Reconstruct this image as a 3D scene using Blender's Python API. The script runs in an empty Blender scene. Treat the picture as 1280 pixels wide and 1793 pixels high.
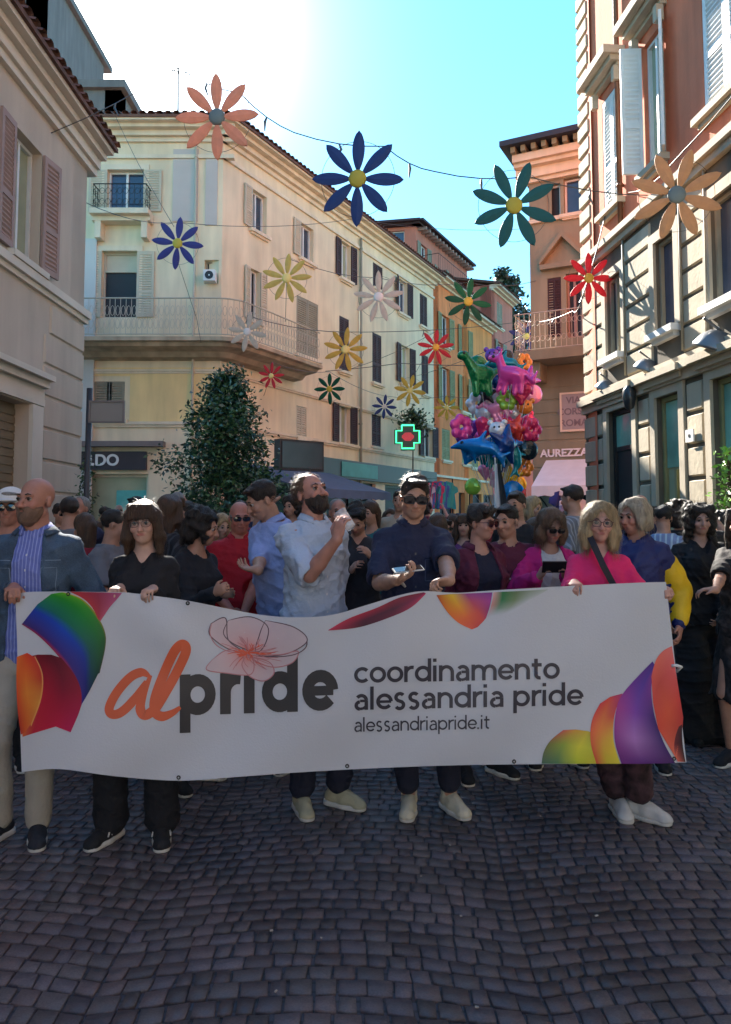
import bpy, math, random
import numpy as np
from mathutils import Vector, Matrix
random.seed(7); RNG = np.random.default_rng(7)
scene = bpy.context.scene
COL = scene.collection
R = math.radians
# ---------------------------------------------------------------- camera
FPX, PITCH, CAMH = 1350.0, R(4.0), 1.55
PPX, PPY = 640.0, 811.0
cam_d = bpy.data.cameras.new('camera'); cam = bpy.data.objects.new('camera', cam_d); COL.objects.link(cam)
cam.location = (0, 0, CAMH); cam.rotation_euler = (R(90) + PITCH, 0, 0)
cam_d.sensor_fit = 'HORIZONTAL'; cam_d.sensor_width = 36; cam_d.lens = 36 * FPX / 1280
cam_d.shift_y = -(896.5 - PPY) / 1280
cam_d.clip_start = 0.05; cam_d.clip_end = 2000
scene.camera = cam
# ---------------------------------------------------------------- light
SUN_EL, SUN_AZ = R(33.3), R(-17.5)          # azimuth measured from +Y towards +X
world = bpy.data.worlds.new('World'); scene.world = world; world.use_nodes = True
nt = world.node_tree; nt.nodes.clear()
sky = nt.nodes.new('ShaderNodeTexSky'); sky.sky_type = 'NISHITA'; sky.sun_disc = False
sky.sun_elevation = SUN_EL; sky.sun_rotation = SUN_AZ
sky.air_density = 1.0; sky.dust_density = 0.1; sky.ozone_density = 1.0; sky.altitude = 100
bg = nt.nodes.new('ShaderNodeBackground'); bg.inputs['Strength'].default_value = 0.08
out = nt.nodes.new('ShaderNodeOutputWorld')
tn = nt.nodes.new('ShaderNodeVectorMath'); tn.operation = 'MULTIPLY'; tn.inputs[1].default_value = (.48, .88, 1.0)   # camera white balance
nt.links.new(sky.outputs[0], tn.inputs[0]); 
# bright aureole of the low sun in the hazy air, tied to the sun's direction
geo = nt.nodes.new('ShaderNodeTexCoord'); dt = nt.nodes.new('ShaderNodeVectorMath'); dt.operation = 'DOT_PRODUCT'
dt.inputs[1].default_value = (math.sin(SUN_AZ) * math.cos(SUN_EL), math.cos(SUN_AZ) * math.cos(SUN_EL), math.sin(SUN_EL))
nm = nt.nodes.new('ShaderNodeVectorMath'); nm.operation = 'NORMALIZE'; nt.links.new(geo.outputs['Generated'], nm.inputs[0]); nt.links.new(nm.outputs[0], dt.inputs[0])
cl = nt.nodes.new('ShaderNodeMath'); cl.operation = 'MAXIMUM'; cl.inputs[1].default_value = 0.0; nt.links.new(dt.outputs['Value'], cl.inputs[0])
ad = tn
for ex, st in ((70.0, 3.0), (260.0, 30.0)):
    pw = nt.nodes.new('ShaderNodeMath'); pw.operation = 'POWER'; pw.inputs[1].default_value = ex; nt.links.new(cl.outputs[0], pw.inputs[0])
    sc_ = nt.nodes.new('ShaderNodeVectorMath'); sc_.operation = 'SCALE'; sc_.inputs[0].default_value = (1.0, .96, .86); nt.links.new(pw.outputs[0], sc_.inputs['Scale'])
    ml = nt.nodes.new('ShaderNodeVectorMath'); ml.operation = 'SCALE'; ml.inputs['Scale'].default_value = st; nt.links.new(sc_.outputs[0], ml.inputs[0])
    a2 = nt.nodes.new('ShaderNodeVectorMath'); a2.operation = 'ADD'; nt.links.new(ad.outputs[0], a2.inputs[0]); nt.links.new(ml.outputs[0], a2.inputs[1]); ad = a2
nt.links.new(ad.outputs[0], bg.inputs[0]); nt.links.new(bg.outputs[0], out.inputs[0])
sun_d = bpy.data.lights.new('sun', 'SUN'); sun_d.energy = 5.0; sun_d.angle = R(0.5); sun_d.color = (1.0, 0.93, 0.82)
sun = bpy.data.objects.new('sun', sun_d); COL.objects.link(sun)
sdir = Vector((math.sin(SUN_AZ) * math.cos(SUN_EL), math.cos(SUN_AZ) * math.cos(SUN_EL), math.sin(SUN_EL)))
sun.rotation_euler = sdir.to_track_quat('Z', 'Y').to_euler(); sun.location = (-6, 18, 20)
scene.view_settings.view_transform = 'Standard'; scene.view_settings.look = 'None'
scene.view_settings.exposure = 2.3; scene.view_settings.gamma = 1.0
scene.render.engine = 'CYCLES'
scene.cycles.max_bounces = 5; scene.cycles.diffuse_bounces = 3; scene.cycles.glossy_bounces = 2
scene.cycles.transmission_bounces = 4; scene.cycles.transparent_max_bounces = 6
scene.cycles.use_denoising = True

# ---------------------------------------------------------------- helpers
def ray(px, py):
    xc = (px - PPX) / FPX; yc = (PPY - py) / FPX
    c, s = math.cos(PITCH), math.sin(PITCH)
    return Vector((xc, c - s * yc, s + c * yc))
def P(px, py, Y):
    d = ray(px, py); k = Y / d.y
    return Vector((d.x * k, Y, CAMH + d.z * k))
def tag(o, label=None, cat=None, group=None, kind=None):
    if label: o['label'] = label
    if cat: o['category'] = cat
    if group: o['group'] = group
    if kind: o['kind'] = kind
    return o
def empty(name, loc=(0, 0, 0), rz=0, parent=None):
    o = bpy.data.objects.new(name, None); COL.objects.link(o); o.empty_display_size = 0.2
    o.location = loc; o.rotation_euler = (0, 0, rz)
    if parent: o.parent = parent
    return o
def srgb(r, g, b):
    f = lambda c: (c / 255 / 12.92) if c / 255 <= 0.04045 else ((c / 255 + 0.055) / 1.055) ** 2.4
    return (f(r), f(g), f(b))
MATS = {}
def mat(name, color=(.5, .5, .5), rough=.7, var=.12, vscale=3.0, bump=0.0, bscale=60.0, metal=0.0, spec=.5,
        emit=None, estr=1.0, attr=None, stains=0.0, stripes=None, sheen=0.0, stretch=None, fine=0.0, alpha=None):
    if name in MATS: return MATS[name]
    m = bpy.data.materials.new(name); m.use_nodes = True; t = m.node_tree; N = t.nodes; L = t.links
    b = N['Principled BSDF']
    b.inputs['Roughness'].default_value = rough; b.inputs['Metallic'].default_value = metal
    b.inputs['Specular IOR Level'].default_value = spec
    if sheen: b.inputs['Sheen Weight'].default_value = sheen
    tc = N.new('ShaderNodeTexCoord'); vec = tc.outputs['Object']
    if stretch:
        mp = N.new('ShaderNodeMapping'); mp.inputs['Scale'].default_value = stretch
        L.new(vec, mp.inputs['Vector']); vec = mp.outputs[0]
    if attr:
        a = N.new('ShaderNodeAttribute'); a.attribute_name = attr; col = a.outputs['Color']
    else:
        rgb = N.new('ShaderNodeRGB'); rgb.outputs[0].default_value = (*color, 1); col = rgb.outputs[0]
    def modulate(col, scale, amt, detail=4, v=vec):
        n = N.new('ShaderNodeTexNoise'); n.inputs['Scale'].default_value = scale; n.inputs['Detail'].default_value = detail
        L.new(v, n.inputs['Vector'])
        mr = N.new('ShaderNodeMapRange'); mr.inputs[1].default_value = .3; mr.inputs[2].default_value = .7
        mr.inputs[3].default_value = 1 - amt; mr.inputs[4].default_value = 1 + amt * .6
        L.new(n.outputs[0], mr.inputs[0])
        mx = N.new('ShaderNodeVectorMath'); mx.operation = 'SCALE'
        L.new(col, mx.inputs[0]); L.new(mr.outputs[0], mx.inputs['Scale'])
        return mx.outputs[0]
    if var: col = modulate(col, vscale, var)
    if fine: col = modulate(col, vscale * 25, fine, 2)
    if stains:
        mp2 = N.new('ShaderNodeMapping'); mp2.inputs['Scale'].default_value = (1.6, 1.6, .22)
        L.new(tc.outputs['Object'], mp2.inputs['Vector'])
        col = modulate(col, 2.2, stains, 6, mp2.outputs[0])
    if stripes:      # woven vertical stripes: colour, repeats per metre
        sx = N.new('ShaderNodeSeparateXYZ'); L.new(tc.outputs['Object'], sx.inputs[0]); m1 = N.new('ShaderNodeMath'); m1.operation = 'MULTIPLY'; m1.inputs[1].default_value = stripes[1]; L.new(sx.outputs[0], m1.inputs[0])
        m2 = N.new('ShaderNodeMath'); m2.operation = 'FRACT'; L.new(m1.outputs[0], m2.inputs[0]); m3 = N.new('ShaderNodeMath'); m3.operation = 'LESS_THAN'; m3.inputs[1].default_value = stripes[2]; L.new(m2.outputs[0], m3.inputs[0])
        mxr = N.new('ShaderNodeMix'); mxr.data_type = 'RGBA'; L.new(m3.outputs[0], mxr.inputs[0]); L.new(col, mxr.inputs[6]); mxr.inputs[7].default_value = (*stripes[0], 1); col = mxr.outputs[2]
    L.new(col, b.inputs['Base Color'])
    if emit:
        b.inputs['Emission Color'].default_value = (*emit, 1); b.inputs['Emission Strength'].default_value = estr
    if bump:
        n = N.new('ShaderNodeTexNoise'); n.inputs['Scale'].default_value = bscale; n.inputs['Detail'].default_value = 3
        L.new(vec, n.inputs['Vector'])
        bp = N.new('ShaderNodeBump'); bp.inputs['Strength'].default_value = min(1, bump); bp.inputs['Distance'].default_value = .01
        L.new(n.outputs[0], bp.inputs['Height']); L.new(bp.outputs[0], b.inputs['Normal'])
    if alpha is not None: b.inputs['Alpha'].default_value = alpha
    MATS[name] = m; return m

class MB:
    """collects geometry, links it as one mesh object"""
    def __init__(s): s.v = []; s.f = []; s.c = []
    def add(s, vs, fs, col=None):
        k = len(s.v); s.v += [tuple(v) for v in vs]; s.f += [tuple(i + k for i in f) for f in fs]
        s.c += ([tuple(col)] * len(vs) if col is not None and not isinstance(col, list) else (col or [(1, 1, 1)] * len(vs)))
        return s
    def hexa(s, p, col=None):   # p: 8 corners, 0-3 bottom loop, 4-7 top loop
        return s.add(p, [(0, 3, 2, 1), (4, 5, 6, 7), (0, 1, 5, 4), (1, 2, 6, 5), (2, 3, 7, 6), (3, 0, 4, 7)], col)
    def box(s, x0, x1, y0, y1, z0, z1, col=None):
        return s.hexa([(x0, y0, z0), (x1, y0, z0), (x1, y1, z0), (x0, y1, z0), (x0, y0, z1), (x1, y0, z1), (x1, y1, z1), (x0, y1, z1)], col)
    def obox(s, c, ax, ay, az, col=None):   # centre and half-axes
        c, ax, ay, az = map(Vector, (c, ax, ay, az))
        return s.hexa([c - ax - ay - az, c + ax - ay - az, c + ax + ay - az, c - ax + ay - az,
                       c - ax - ay + az, c + ax - ay + az, c + ax + ay + az, c - ax + ay + az], col)
    def tube(s, pts, r, n=6, col=None, caps=True):
        pts = [Vector(p) for p in pts]; rs = r if isinstance(r, (list, tuple)) else [r] * len(pts)
        vs = []; fs = []
        for i, p in enumerate(pts):
            d = (pts[min(i + 1, len(pts) - 1)] - pts[max(i - 1, 0)]).normalized()
            a = d.orthogonal().normalized() if i == 0 else (pa - d * pa.dot(d)).normalized()
            pa = a; b = d.cross(a)
            for k in range(n):
                t = 2 * math.pi * k / n; vs.append(p + (a * math.cos(t) + b * math.sin(t)) * rs[i])
        for i in range(len(pts) - 1):
            for k in range(n):
                k2 = (k + 1) % n; fs.append((i * n + k, i * n + k2, (i + 1) * n + k2, (i + 1) * n + k))
        if caps:
            fs.append(tuple(range(n - 1, -1, -1))); fs.append(tuple((len(pts) - 1) * n + k for k in range(n)))
        return s.add(vs, fs, col)
    def lathe(s, prof, c=(0, 0, 0), n=20, col=None, axis=None):
        vs = []; fs = []; c = Vector(c)
        q = Vector(axis).to_track_quat('Z', 'Y') if axis is not None else None
        for (r, z) in prof:
            for k in range(n):
                t = 2 * math.pi * k / n; p = Vector((r * math.cos(t), r * math.sin(t), z))
                vs.append(c + (q @ p if q else p))
        for i in range(len(prof) - 1):
            for k in range(n):
                k2 = (k + 1) % n; fs.append((i * n + k, i * n + k2, (i + 1) * n + k2, (i + 1) * n + k))
        return s.add(vs, fs, col)
    def build(s, name, m, parent=None, smooth=False, colors=False, loc=None):
        me = bpy.data.meshes.new(name); me.from_pydata(s.v, [], s.f); me.update()
        if colors:
            a = me.color_attributes.new('tint', 'FLOAT_COLOR', 'POINT')
            a.data.foreach_set('color', np.array([(*c[:3], 1) for c in s.c], dtype=np.float32).ravel())
        if smooth: me.polygons.foreach_set('use_smooth', [True] * len(me.polygons))
        o = bpy.data.objects.new(name, me); COL.objects.link(o)
        if m: me.materials.append(m)
        if parent: o.parent = parent
        if loc: o.location = loc
        return o
def copy_tree(o, parent=None):
    c = o.copy(); COL.objects.link(c)
    if parent: c.parent = parent
    for ch in o.children: copy_tree(ch, c)
    return c
def text_obj(name, s, size, m, parent=None, extrude=.004, bold=0.0, M=None, align='CENTER'):
    cu = bpy.data.curves.new(name, 'FONT'); cu.body = s; cu.size = size; cu.extrude = extrude; cu.offset = bold
    cu.align_x = align; cu.align_y = 'CENTER'
    t = bpy.data.objects.new(name, cu); COL.objects.link(t)
    bpy.context.view_layer.update()
    me = bpy.data.meshes.new_from_object(t.evaluated_get(bpy.context.evaluated_depsgraph_get()))
    bpy.data.objects.remove(t)
    if M is not None: me.transform(M)
    me.materials.clear(); me.materials.append(m)
    o = bpy.data.objects.new(name, me); COL.objects.link(o)
    if parent: o.parent = parent
    return o
# ---------------------------------------------------------------- signed-distance sculpting
class Grid:
    def __init__(s, lo, hi, vox):
        s.lo = np.array(lo, dtype=np.float32); s.vox = vox
        s.n = np.maximum(4, np.ceil((np.array(hi) - s.lo) / vox).astype(int) + 1)
        s.ax = [s.lo[i] + vox * np.arange(s.n[i], dtype=np.float32) for i in range(3)]
        s.D = np.full(s.n, .09, dtype=np.float32)
    def sub(s, lo, hi, m):
        sl = []
        for i in range(3):
            a = int(max(0, math.floor((lo[i] - m - s.lo[i]) / s.vox))); b = int(min(s.n[i], math.ceil((hi[i] + m - s.lo[i]) / s.vox) + 1))
            if b <= a: return None
            sl.append(slice(a, b))
        return tuple(sl)
    def op(s, fn, lo, hi, k=.012, mode='u'):
        sl = s.sub(lo, hi, k + s.vox * 2.5)
        if sl is None: return
        x = s.ax[0][sl[0]][:, None, None]; y = s.ax[1][sl[1]][None, :, None]; z = s.ax[2][sl[2]][None, None, :]
        d = fn(x, y, z); a = s.D[sl]
        if mode == 'u':
            h = np.maximum(k - np.abs(a - d), 0) / k; s.D[sl] = np.minimum(a, d) - h * h * k * .25
        else:
            d = -d; h = np.maximum(k - np.abs(a - d), 0) / k; s.D[sl] = np.maximum(a, d) + h * h * k * .25
    def cone(s, a, b, ra, rb, k=.012, mode='u', sq=None):
        a = np.array(a, dtype=np.float32); b = np.array(b, dtype=np.float32); ba = b - a; L = float(ba @ ba) + 1e-9
        r = max(ra, rb) * 1.4
        def fn(x, y, z):
            px, py, pz = x - a[0], y - a[1], z - a[2]
            h = np.clip((px * ba[0] + py * ba[1] + pz * ba[2]) / L, 0, 1)
            dx, dy, dz = px - ba[0] * h, py - ba[1] * h, pz - ba[2] * h
            return np.sqrt(dx * dx + dy * dy + dz * dz) - (ra + (rb - ra) * h)
        s.op(fn, np.minimum(a, b) - r, np.maximum(a, b) + r, k, mode)
    def ell(s, c, r, M=None, k=.012, mode='u'):
        c = np.array(c, dtype=np.float32); r = np.array(r, dtype=np.float32); R_ = float(r.max())
        Mi = None if M is None else np.array(M, dtype=np.float32).T   # world->local rows
        def fn(x, y, z):
            px, py, pz = x - c[0], y - c[1], z - c[2]
            if Mi is not None:
                px, py, pz = (Mi[0, 0] * px + Mi[0, 1] * py + Mi[0, 2] * pz, Mi[1, 0] * px + Mi[1, 1] * py + Mi[1, 2] * pz, Mi[2, 0] * px + Mi[2, 1] * py + Mi[2, 2] * pz)
            k0 = np.sqrt((px / r[0]) ** 2 + (py / r[1]) ** 2 + (pz / r[2]) ** 2)
            k1 = np.sqrt((px / r[0] ** 2) ** 2 + (py / r[1] ** 2) ** 2 + (pz / r[2] ** 2) ** 2) + 1e-6
            return k0 * (k0 - 1) / k1
        s.op(fn, c - R_, c + R_, k, mode)
    def loft(s, zs, rx, ry, cy, piv, M, k=.015, mode='u', p=2.3, cx=None):
        zs = np.array(zs, dtype=np.float32); piv = np.array(piv, dtype=np.float32); Mi = np.array(M, dtype=np.float32).T
        H = max(max(rx), max(ry)) * 1.15
        ends = [piv + np.array(M) @ (np.array([sx * H, sy * H, zz]) - piv) for zz in (zs[0], zs[-1]) for sx in (-1, 1) for sy in (-1, 1)]
        lo = np.min(ends, axis=0); hi = np.max(ends, axis=0)
        def fn(x, y, z):
            px, py, pz = x - piv[0], y - piv[1], z - piv[2]
            qx = Mi[0, 0] * px + Mi[0, 1] * py + Mi[0, 2] * pz + piv[0]
            qy = Mi[1, 0] * px + Mi[1, 1] * py + Mi[1, 2] * pz + piv[1]
            qz = Mi[2, 0] * px + Mi[2, 1] * py + Mi[2, 2] * pz + piv[2]
            RX = np.interp(qz, zs, rx); RY = np.interp(qz, zs, ry); CY = np.interp(qz, zs, cy)
            ex = 0 if cx is None else np.interp(qz, zs, cx)
            q = (np.abs((qx - ex) / RX) ** p + np.abs((qy - CY) / RY) ** p) ** (1 / p)
            d = (q - 1) * np.minimum(RX, RY)
            return np.maximum(d, np.maximum(zs[0] - qz, qz - zs[-1])).astype(np.float32)
        s.op(fn, lo, hi, k, mode)
    def noise(s, amp, freq, seed=0, stretch=(1, 1, 1)):
        r = np.random.default_rng(seed); m = np.abs(s.D) < amp * 3 + s.vox * 2
        idx = np.argwhere(m)
        if not len(idx): return
        pos = s.lo + idx * s.vox; v = np.zeros(len(idx), dtype=np.float32)
        for o in range(6):
            w = r.normal(size=3) * np.array(stretch); w = w / np.linalg.norm(w) * freq * (1 + .35 * o)
            v += np.sin(pos @ w + r.uniform(0, 6.28) + 1.3 * np.sin(pos @ (r.normal(size=3) * freq * .4)))
        s.D[m] += amp * v / 3.0
    def crease(s, amp, freq, seed=0):
        r = np.random.default_rng(seed); m = np.abs(s.D) < amp * 3 + s.vox * 2; idx = np.argwhere(m)
        if not len(idx): return
        pos = s.lo + idx * s.vox; v = np.zeros(len(idx), dtype=np.float32)
        for o in range(4):       # narrow ridges along bent diagonal lines, like pulled cloth
            w = r.normal(size=3) * (1, .6, 1.2); w = w / np.linalg.norm(w) * freq * (1 + .4 * o); q = r.normal(size=3) * freq * .3
            a = np.sin(pos @ w + 1.6 * np.sin(pos @ q + r.uniform(0, 6)) + r.uniform(0, 6)); msk = .5 + .5 * np.sin(pos @ (r.normal(size=3) * freq * .35) + r.uniform(0, 6))
            v += ((1 - np.abs(a)) ** 3) * msk
        s.D[m] -= amp * (v - .5)
    def mesh(s):
        D = s.D.copy(); D[0] = D[-1] = .05; D[:, 0] = D[:, -1] = .05; D[:, :, 0] = D[:, :, -1] = .05
        S = D < 0; n = s.n
        c = np.zeros(n - 1, dtype=np.int8)
        for i in (0, 1):
            for j in (0, 1):
                for k in (0, 1): c += S[i:n[0] - 1 + i, j:n[1] - 1 + j, k:n[2] - 1 + k]
        cells = np.argwhere((c > 0) & (c < 8))
        if not len(cells): return np.zeros((0, 3)), np.zeros((0, 4), int)
        acc = np.zeros((len(cells), 3)); cnt = np.zeros(len(cells))
        cor = [(i, j, k) for i in (0, 1) for j in (0, 1) for k in (0, 1)]
        vals = {q: D[cells[:, 0] + q[0], cells[:, 1] + q[1], cells[:, 2] + q[2]] for q in cor}
        for q in cor:
            for ax in range(3):
                if q[ax]: continue
                q2 = list(q); q2[ax] = 1; q2 = tuple(q2); a, b = vals[q], vals[q2]
                m = (a < 0) != (b < 0); t = np.where(m, a / np.where(m, a - b, 1), 0)
                pt = np.array(q, float)[None, :].repeat(len(cells), 0); pt[:, ax] += t
                acc[m] += pt[m]; cnt[m] += 1
        V = s.lo + (cells + acc / cnt[:, None]) * s.vox
        ID = np.full(n, -1, dtype=np.int32); ID[cells[:, 0], cells[:, 1], cells[:, 2]] = np.arange(len(cells))
        F = []
        for ax in range(3):
            sl0 = [slice(0, n[i]) for i in range(3)]; sl1 = list(sl0)
            sl0[ax] = slice(0, n[ax] - 1); sl1[ax] = slice(1, n[ax])
            A = S[tuple(sl0)]; B = S[tuple(sl1)]; E = np.argwhere(A != B)
            if not len(E): continue
            b, c2 = (ax + 1) % 3, (ax + 2) % 3
            def g(db, dc):
                q = E.copy(); q[:, b] -= db; q[:, c2] -= dc; return ID[q[:, 0], q[:, 1], q[:, 2]]
            quad = np.stack([g(1, 1), g(0, 1), g(0, 0), g(1, 0)], 1)
            ins = A[E[:, 0], E[:, 1], E[:, 2]]
            quad[~ins] = quad[~ins][:, ::-1]; F.append(quad)
        F = np.concatenate(F); F = F[(F >= 0).all(1)]
        return V, F
    def build(s, name, m, parent=None, tint=None):
        V, F = s.mesh(); return np_mesh(name, V, F, m, parent, tint)
def np_mesh(name, V, F, m, parent=None, tint=None, smooth=True):
    me = bpy.data.meshes.new(name); k = F.shape[1] if len(F) else 4
    me.vertices.add(len(V)); me.vertices.foreach_set('co', np.asarray(V, dtype=np.float32).ravel())
    me.loops.add(len(F) * k); me.loops.foreach_set('vertex_index', F.astype(np.int32).ravel())
    me.polygons.add(len(F)); me.polygons.foreach_set('loop_start', np.arange(len(F), dtype=np.int32) * k)
    me.polygons.foreach_set('loop_total', np.full(len(F), k, dtype=np.int32))
    if smooth: me.polygons.foreach_set('use_smooth', np.ones(len(F), dtype=bool))
    me.update(calc_edges=True); me.validate()
    if tint is not None:
        a = me.color_attributes.new('tint', 'FLOAT_COLOR', 'POINT')
        c = np.ones((len(V), 4), dtype=np.float32); c[:, :3] = tint(V) if callable(tint) else tint
        a.data.foreach_set('color', c.ravel())
    if m: me.materials.append(m)
    o = bpy.data.objects.new(name, me); COL.objects.link(o)
    if parent: o.parent = parent
    return o
# ---------------------------------------------------------------- people
def vec(a): return np.array(a, dtype=float)
def unit(v): v = np.array(v, float); return v / (np.linalg.norm(v) + 1e-9)
def rotx(a): c, s = math.cos(a), math.sin(a); return np.array([[1, 0, 0], [0, c, -s], [0, s, c]])
def roty(a): c, s = math.cos(a), math.sin(a); return np.array([[c, 0, s], [0, 1, 0], [-s, 0, c]])
def rotz(a): c, s = math.cos(a), math.sin(a); return np.array([[c, -s, 0], [s, c, 0], [0, 0, 1]])
def axrot(ax, a): return np.array(Matrix.Rotation(a, 3, Vector(ax)))
def ik(a, t, l1, l2, pole):
    d = t - a; L = np.linalg.norm(d); Lm = (l1 + l2) * .995
    if L > Lm: t = a + d / L * Lm; d = t - a; L = Lm
    if L < abs(l1 - l2) + .02: L = abs(l1 - l2) + .02
    u = unit(d); x = (l1 * l1 - l2 * l2 + L * L) / (2 * L); h = math.sqrt(max(0, l1 * l1 - x * x))
    pl = vec(pole) - u * (vec(pole) @ u)
    return a + u * x + unit(pl) * h, t
SKIN = mat('skin', attr='tint', rough=.48, var=.13, vscale=22, spec=.4, bump=.25, bscale=260, fine=.05)
def cloth(name, c, rough=.85, var=.1, sheen=.0, bump=.45, bscale=45, **k): return mat(name, c, rough, var, 7, bump, bscale, sheen=sheen, **k)
def hairmat(name, c): return mat(name, c, .45, .35, 9, .9, 26, spec=.45, stretch=(9, 9, .9), fine=.0)

_BV = {}
class Person:
    def __init__(p, X, Y, yaw=0, H=1.75, w=1.0, sex='m', lean=0, side=0, twist=0, head=(0, 0, 0), neckfwd=0, belly=0, arms=None, legs=None,
                 skin=(.50, .27, .18), vox=.0075, label='', group=None, hair=None, hairc=None, loc_z=0):
        p.root = empty('person', (X, Y, loc_z), yaw); tag(p.root, label, 'person', group)
        p.s = s = H / 1.75; p.H = H; p.vox = vox; p.sex = sex; p.w = w; p.skin = skin; p.yaw = yaw; p.X, p.Y = X, Y
        p.piv = vec((0, 0, .93 * s))
        p.T = rotx(lean) @ roty(side) @ rotz(twist)     # lean>0 bends towards -Y (the front)
        sh = (.150 if sex == 'm' else .128) * s * w
        tp = lambda v: p.piv + p.T @ (vec(v) - p.piv); p.tp = tp
        p.sh = {-1: tp((-sh, .005, 1.392 * s)), 1: tp((sh, .005, 1.392 * s))}
        p.neck0 = tp((0, .012, 1.445 * s))
        Hr = p.T @ rotz(head[0]) @ rotx(head[1]) @ roty(head[2]); p.Hm = Hr
        nk = tp((0, -.012 - neckfwd, 1.535 * s)); p.nk = nk
        p.hc = nk + Hr @ vec((0, -.012, .103 * s)); p.hs = s * (.97 if sex == 'm' else .93)
        p.hp = {-1: vec((-.088 * s, 0, .9 * s)), 1: vec((.088 * s, 0, .9 * s))}
        legs = legs or {}
        p.foot = {}; p.knee = {}
        for sd in (-1, 1):
            fx, fy, fyaw = legs.get(sd, (.115 * sd, 0, .25 * sd))
            ank = vec((fx, fy, .085 * s)); kn, ank = ik(p.hp[sd], ank, .425 * s, .42 * s, (0.15 * sd, -1, 0))
            p.knee[sd] = kn; p.foot[sd] = (ank, fyaw)
        p.elb = {}; p.wr = {}; p.hand = {}
        arms = arms or {}
        for sd in (-1, 1):
            a = arms.get(sd, {})
            tgt = a.get('wrist')
            tgt = vec((sd * .27 * s * w, -.03, .93 * s)) if tgt is None else (p.to_local(tgt) if a.get('world', True) else vec(tgt))
            e, wv = ik(p.sh[sd], tgt, .285 * s, .25 * s, a.get('pole', (sd * .5, .8, -.6)))
            p.elb[sd] = e; p.wr[sd] = wv
            fd = unit(wv - e); d = unit(a['dir']) if 'dir' in a else fd
            nrm = vec(a.get('normal', (-sd, 0, 0))); nrm = unit(nrm - d * (nrm @ d))
            p.hand[sd] = (d, nrm, a.get('curl', (25, 30, 20)), a.get('thumb', 'side'))
        p.body()
    def to_local(p, wpt):
        q = vec(wpt) - vec((p.X, p.Y, 0)); return rotz(-p.yaw) @ q
    def to_world(p, l): return rotz(p.yaw) @ vec(l) + vec((p.X, p.Y, 0))
    def grid(p, zlo=-.02, zhi=None, pad=.10, vox=None, pts=()):
        P_ = [p.sh[-1], p.sh[1], p.elb[-1], p.elb[1], p.wr[-1], p.wr[1], p.hc, p.foot[-1][0], p.foot[1][0], p.piv] + list(pts)
        lo = np.min(P_, axis=0) - pad - .07; hi = np.max(P_, axis=0) + pad + .07
        lo[2] = zlo; hi[2] = p.hc[2] + .2 * p.s if zhi is None else zhi
        return Grid(lo, hi, vox or p.vox)
    def torso_prof(p, off=0, z0=.86, z1=1.5, belly=0):
        s, w = p.s, p.w
        if p.sex == 'm': t = [(.80, .145, .10, 0), (.92, .158, .112, .01), (1.06, .140, .102, 0), (1.2, .146, .108, -.005), (1.32, .158, .114, -.005), (1.40, .145, .098, .004), (1.455, .115, .075, .012), (1.50, .06, .058, .01)]
        else: t = [(.80, .155, .105, .005), (.92, .172, .12, .012), (1.06, .132, .095, 0), (1.18, .138, .1, -.005), (1.30, .152, .118, -.012), (1.38, .14, .096, .002), (1.44, .10, .07, .012), (1.49, .052, .052, .012)]
        zs, rx, ry, cy = [], [], [], []
        for (z, a, b, c) in t:
            bb = p_b = belly * math.exp(-((z - 1.08) / .13) ** 2)
            zs.append(z * s); rx.append((a * w + bb * .3) * s + off); ry.append((b + bb * .5) * s + off); cy.append((c - bb * .6) * s)
        zz = np.linspace(z0 * s, z1 * s, 26)
        # smooth interpolation
        def sm(v): return [float(np.mean(np.interp([q - .02, q - .01, q, q + .01, q + .02], zs, v))) for q in zz]
        return zz, sm(rx), sm(ry), sm(cy)
    def hl(p, v): return p.hc + p.Hm @ (vec(v) * p.hs)
    def body(p):
        s = p.s; g = p.grid(); p.belly = 0
        zz, rx, ry, cy = p.torso_prof(0, .82, 1.49); g.loft(zz, rx, ry, cy, p.piv, p.T, .02)
        for sd in (-1, 1):
            m = 1.0 if p.sex == 'm' else .86
            g.cone(p.neck0 + vec((0, 0, -.01)), p.sh[sd] + vec((-.02 * sd, 0, 0)), .045 * s, .05 * s * m, .03)
            g.ell(p.sh[sd], vec((.050, .050, .056)) * s * m, k=.03)
            g.cone(p.sh[sd], p.elb[sd], .05 * s * m, .039 * s * m, .02)
            g.cone(p.elb[sd], p.elb[sd] + (p.wr[sd] - p.elb[sd]) * .35, .039 * s * m, .04 * s * m, .01)
            g.cone(p.elb[sd] + (p.wr[sd] - p.elb[sd]) * .35, p.wr[sd], .04 * s * m, .026 * s * m, .01)
            p.hand_sdf(g, sd)
            an, yw = p.foot[sd]
            g.cone(p.hp[sd], p.knee[sd], .082 * s, .054 * s, .02); g.cone(p.knee[sd], an, .052 * s, .034 * s, .015)
            fd = rotz(yw) @ vec((0, -1, 0)); g.cone(an + vec((0, 0, -.04)) - fd * .02, an * vec((1, 1, 0)) + vec((0, 0, .034)) + fd * .105, .026, .018, .01)
            if p.sex == 'f': g.ell(p.tp((.065 * s * sd, -.085 * s, 1.285 * s)), vec((.06, .05, .06)) * s, k=.03)
        # neck + head
        nr = (.056 if p.sex == 'm' else .048) * s
        g.cone(p.neck0, p.nk + p.Hm @ vec((0, .005, .03)), nr * 1.12, nr, .025)
        h = p.hl; k = p.hs; M = p.Hm
        E = lambda c, r, kk=.012, mode='u': g.ell(h(c), vec(r) * k, M, kk, mode)
        C = lambda a, b, ra, rb, kk=.006, mode='u': g.cone(h(a), h(b), ra * k, rb * k, kk, mode)
        E((0, .018, .032), (.074, .092, .083)); E((0, -.022, -.028), (.061, .066, .082), .015)
        jw = 1.0 if p.sex == 'm' else .88
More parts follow.
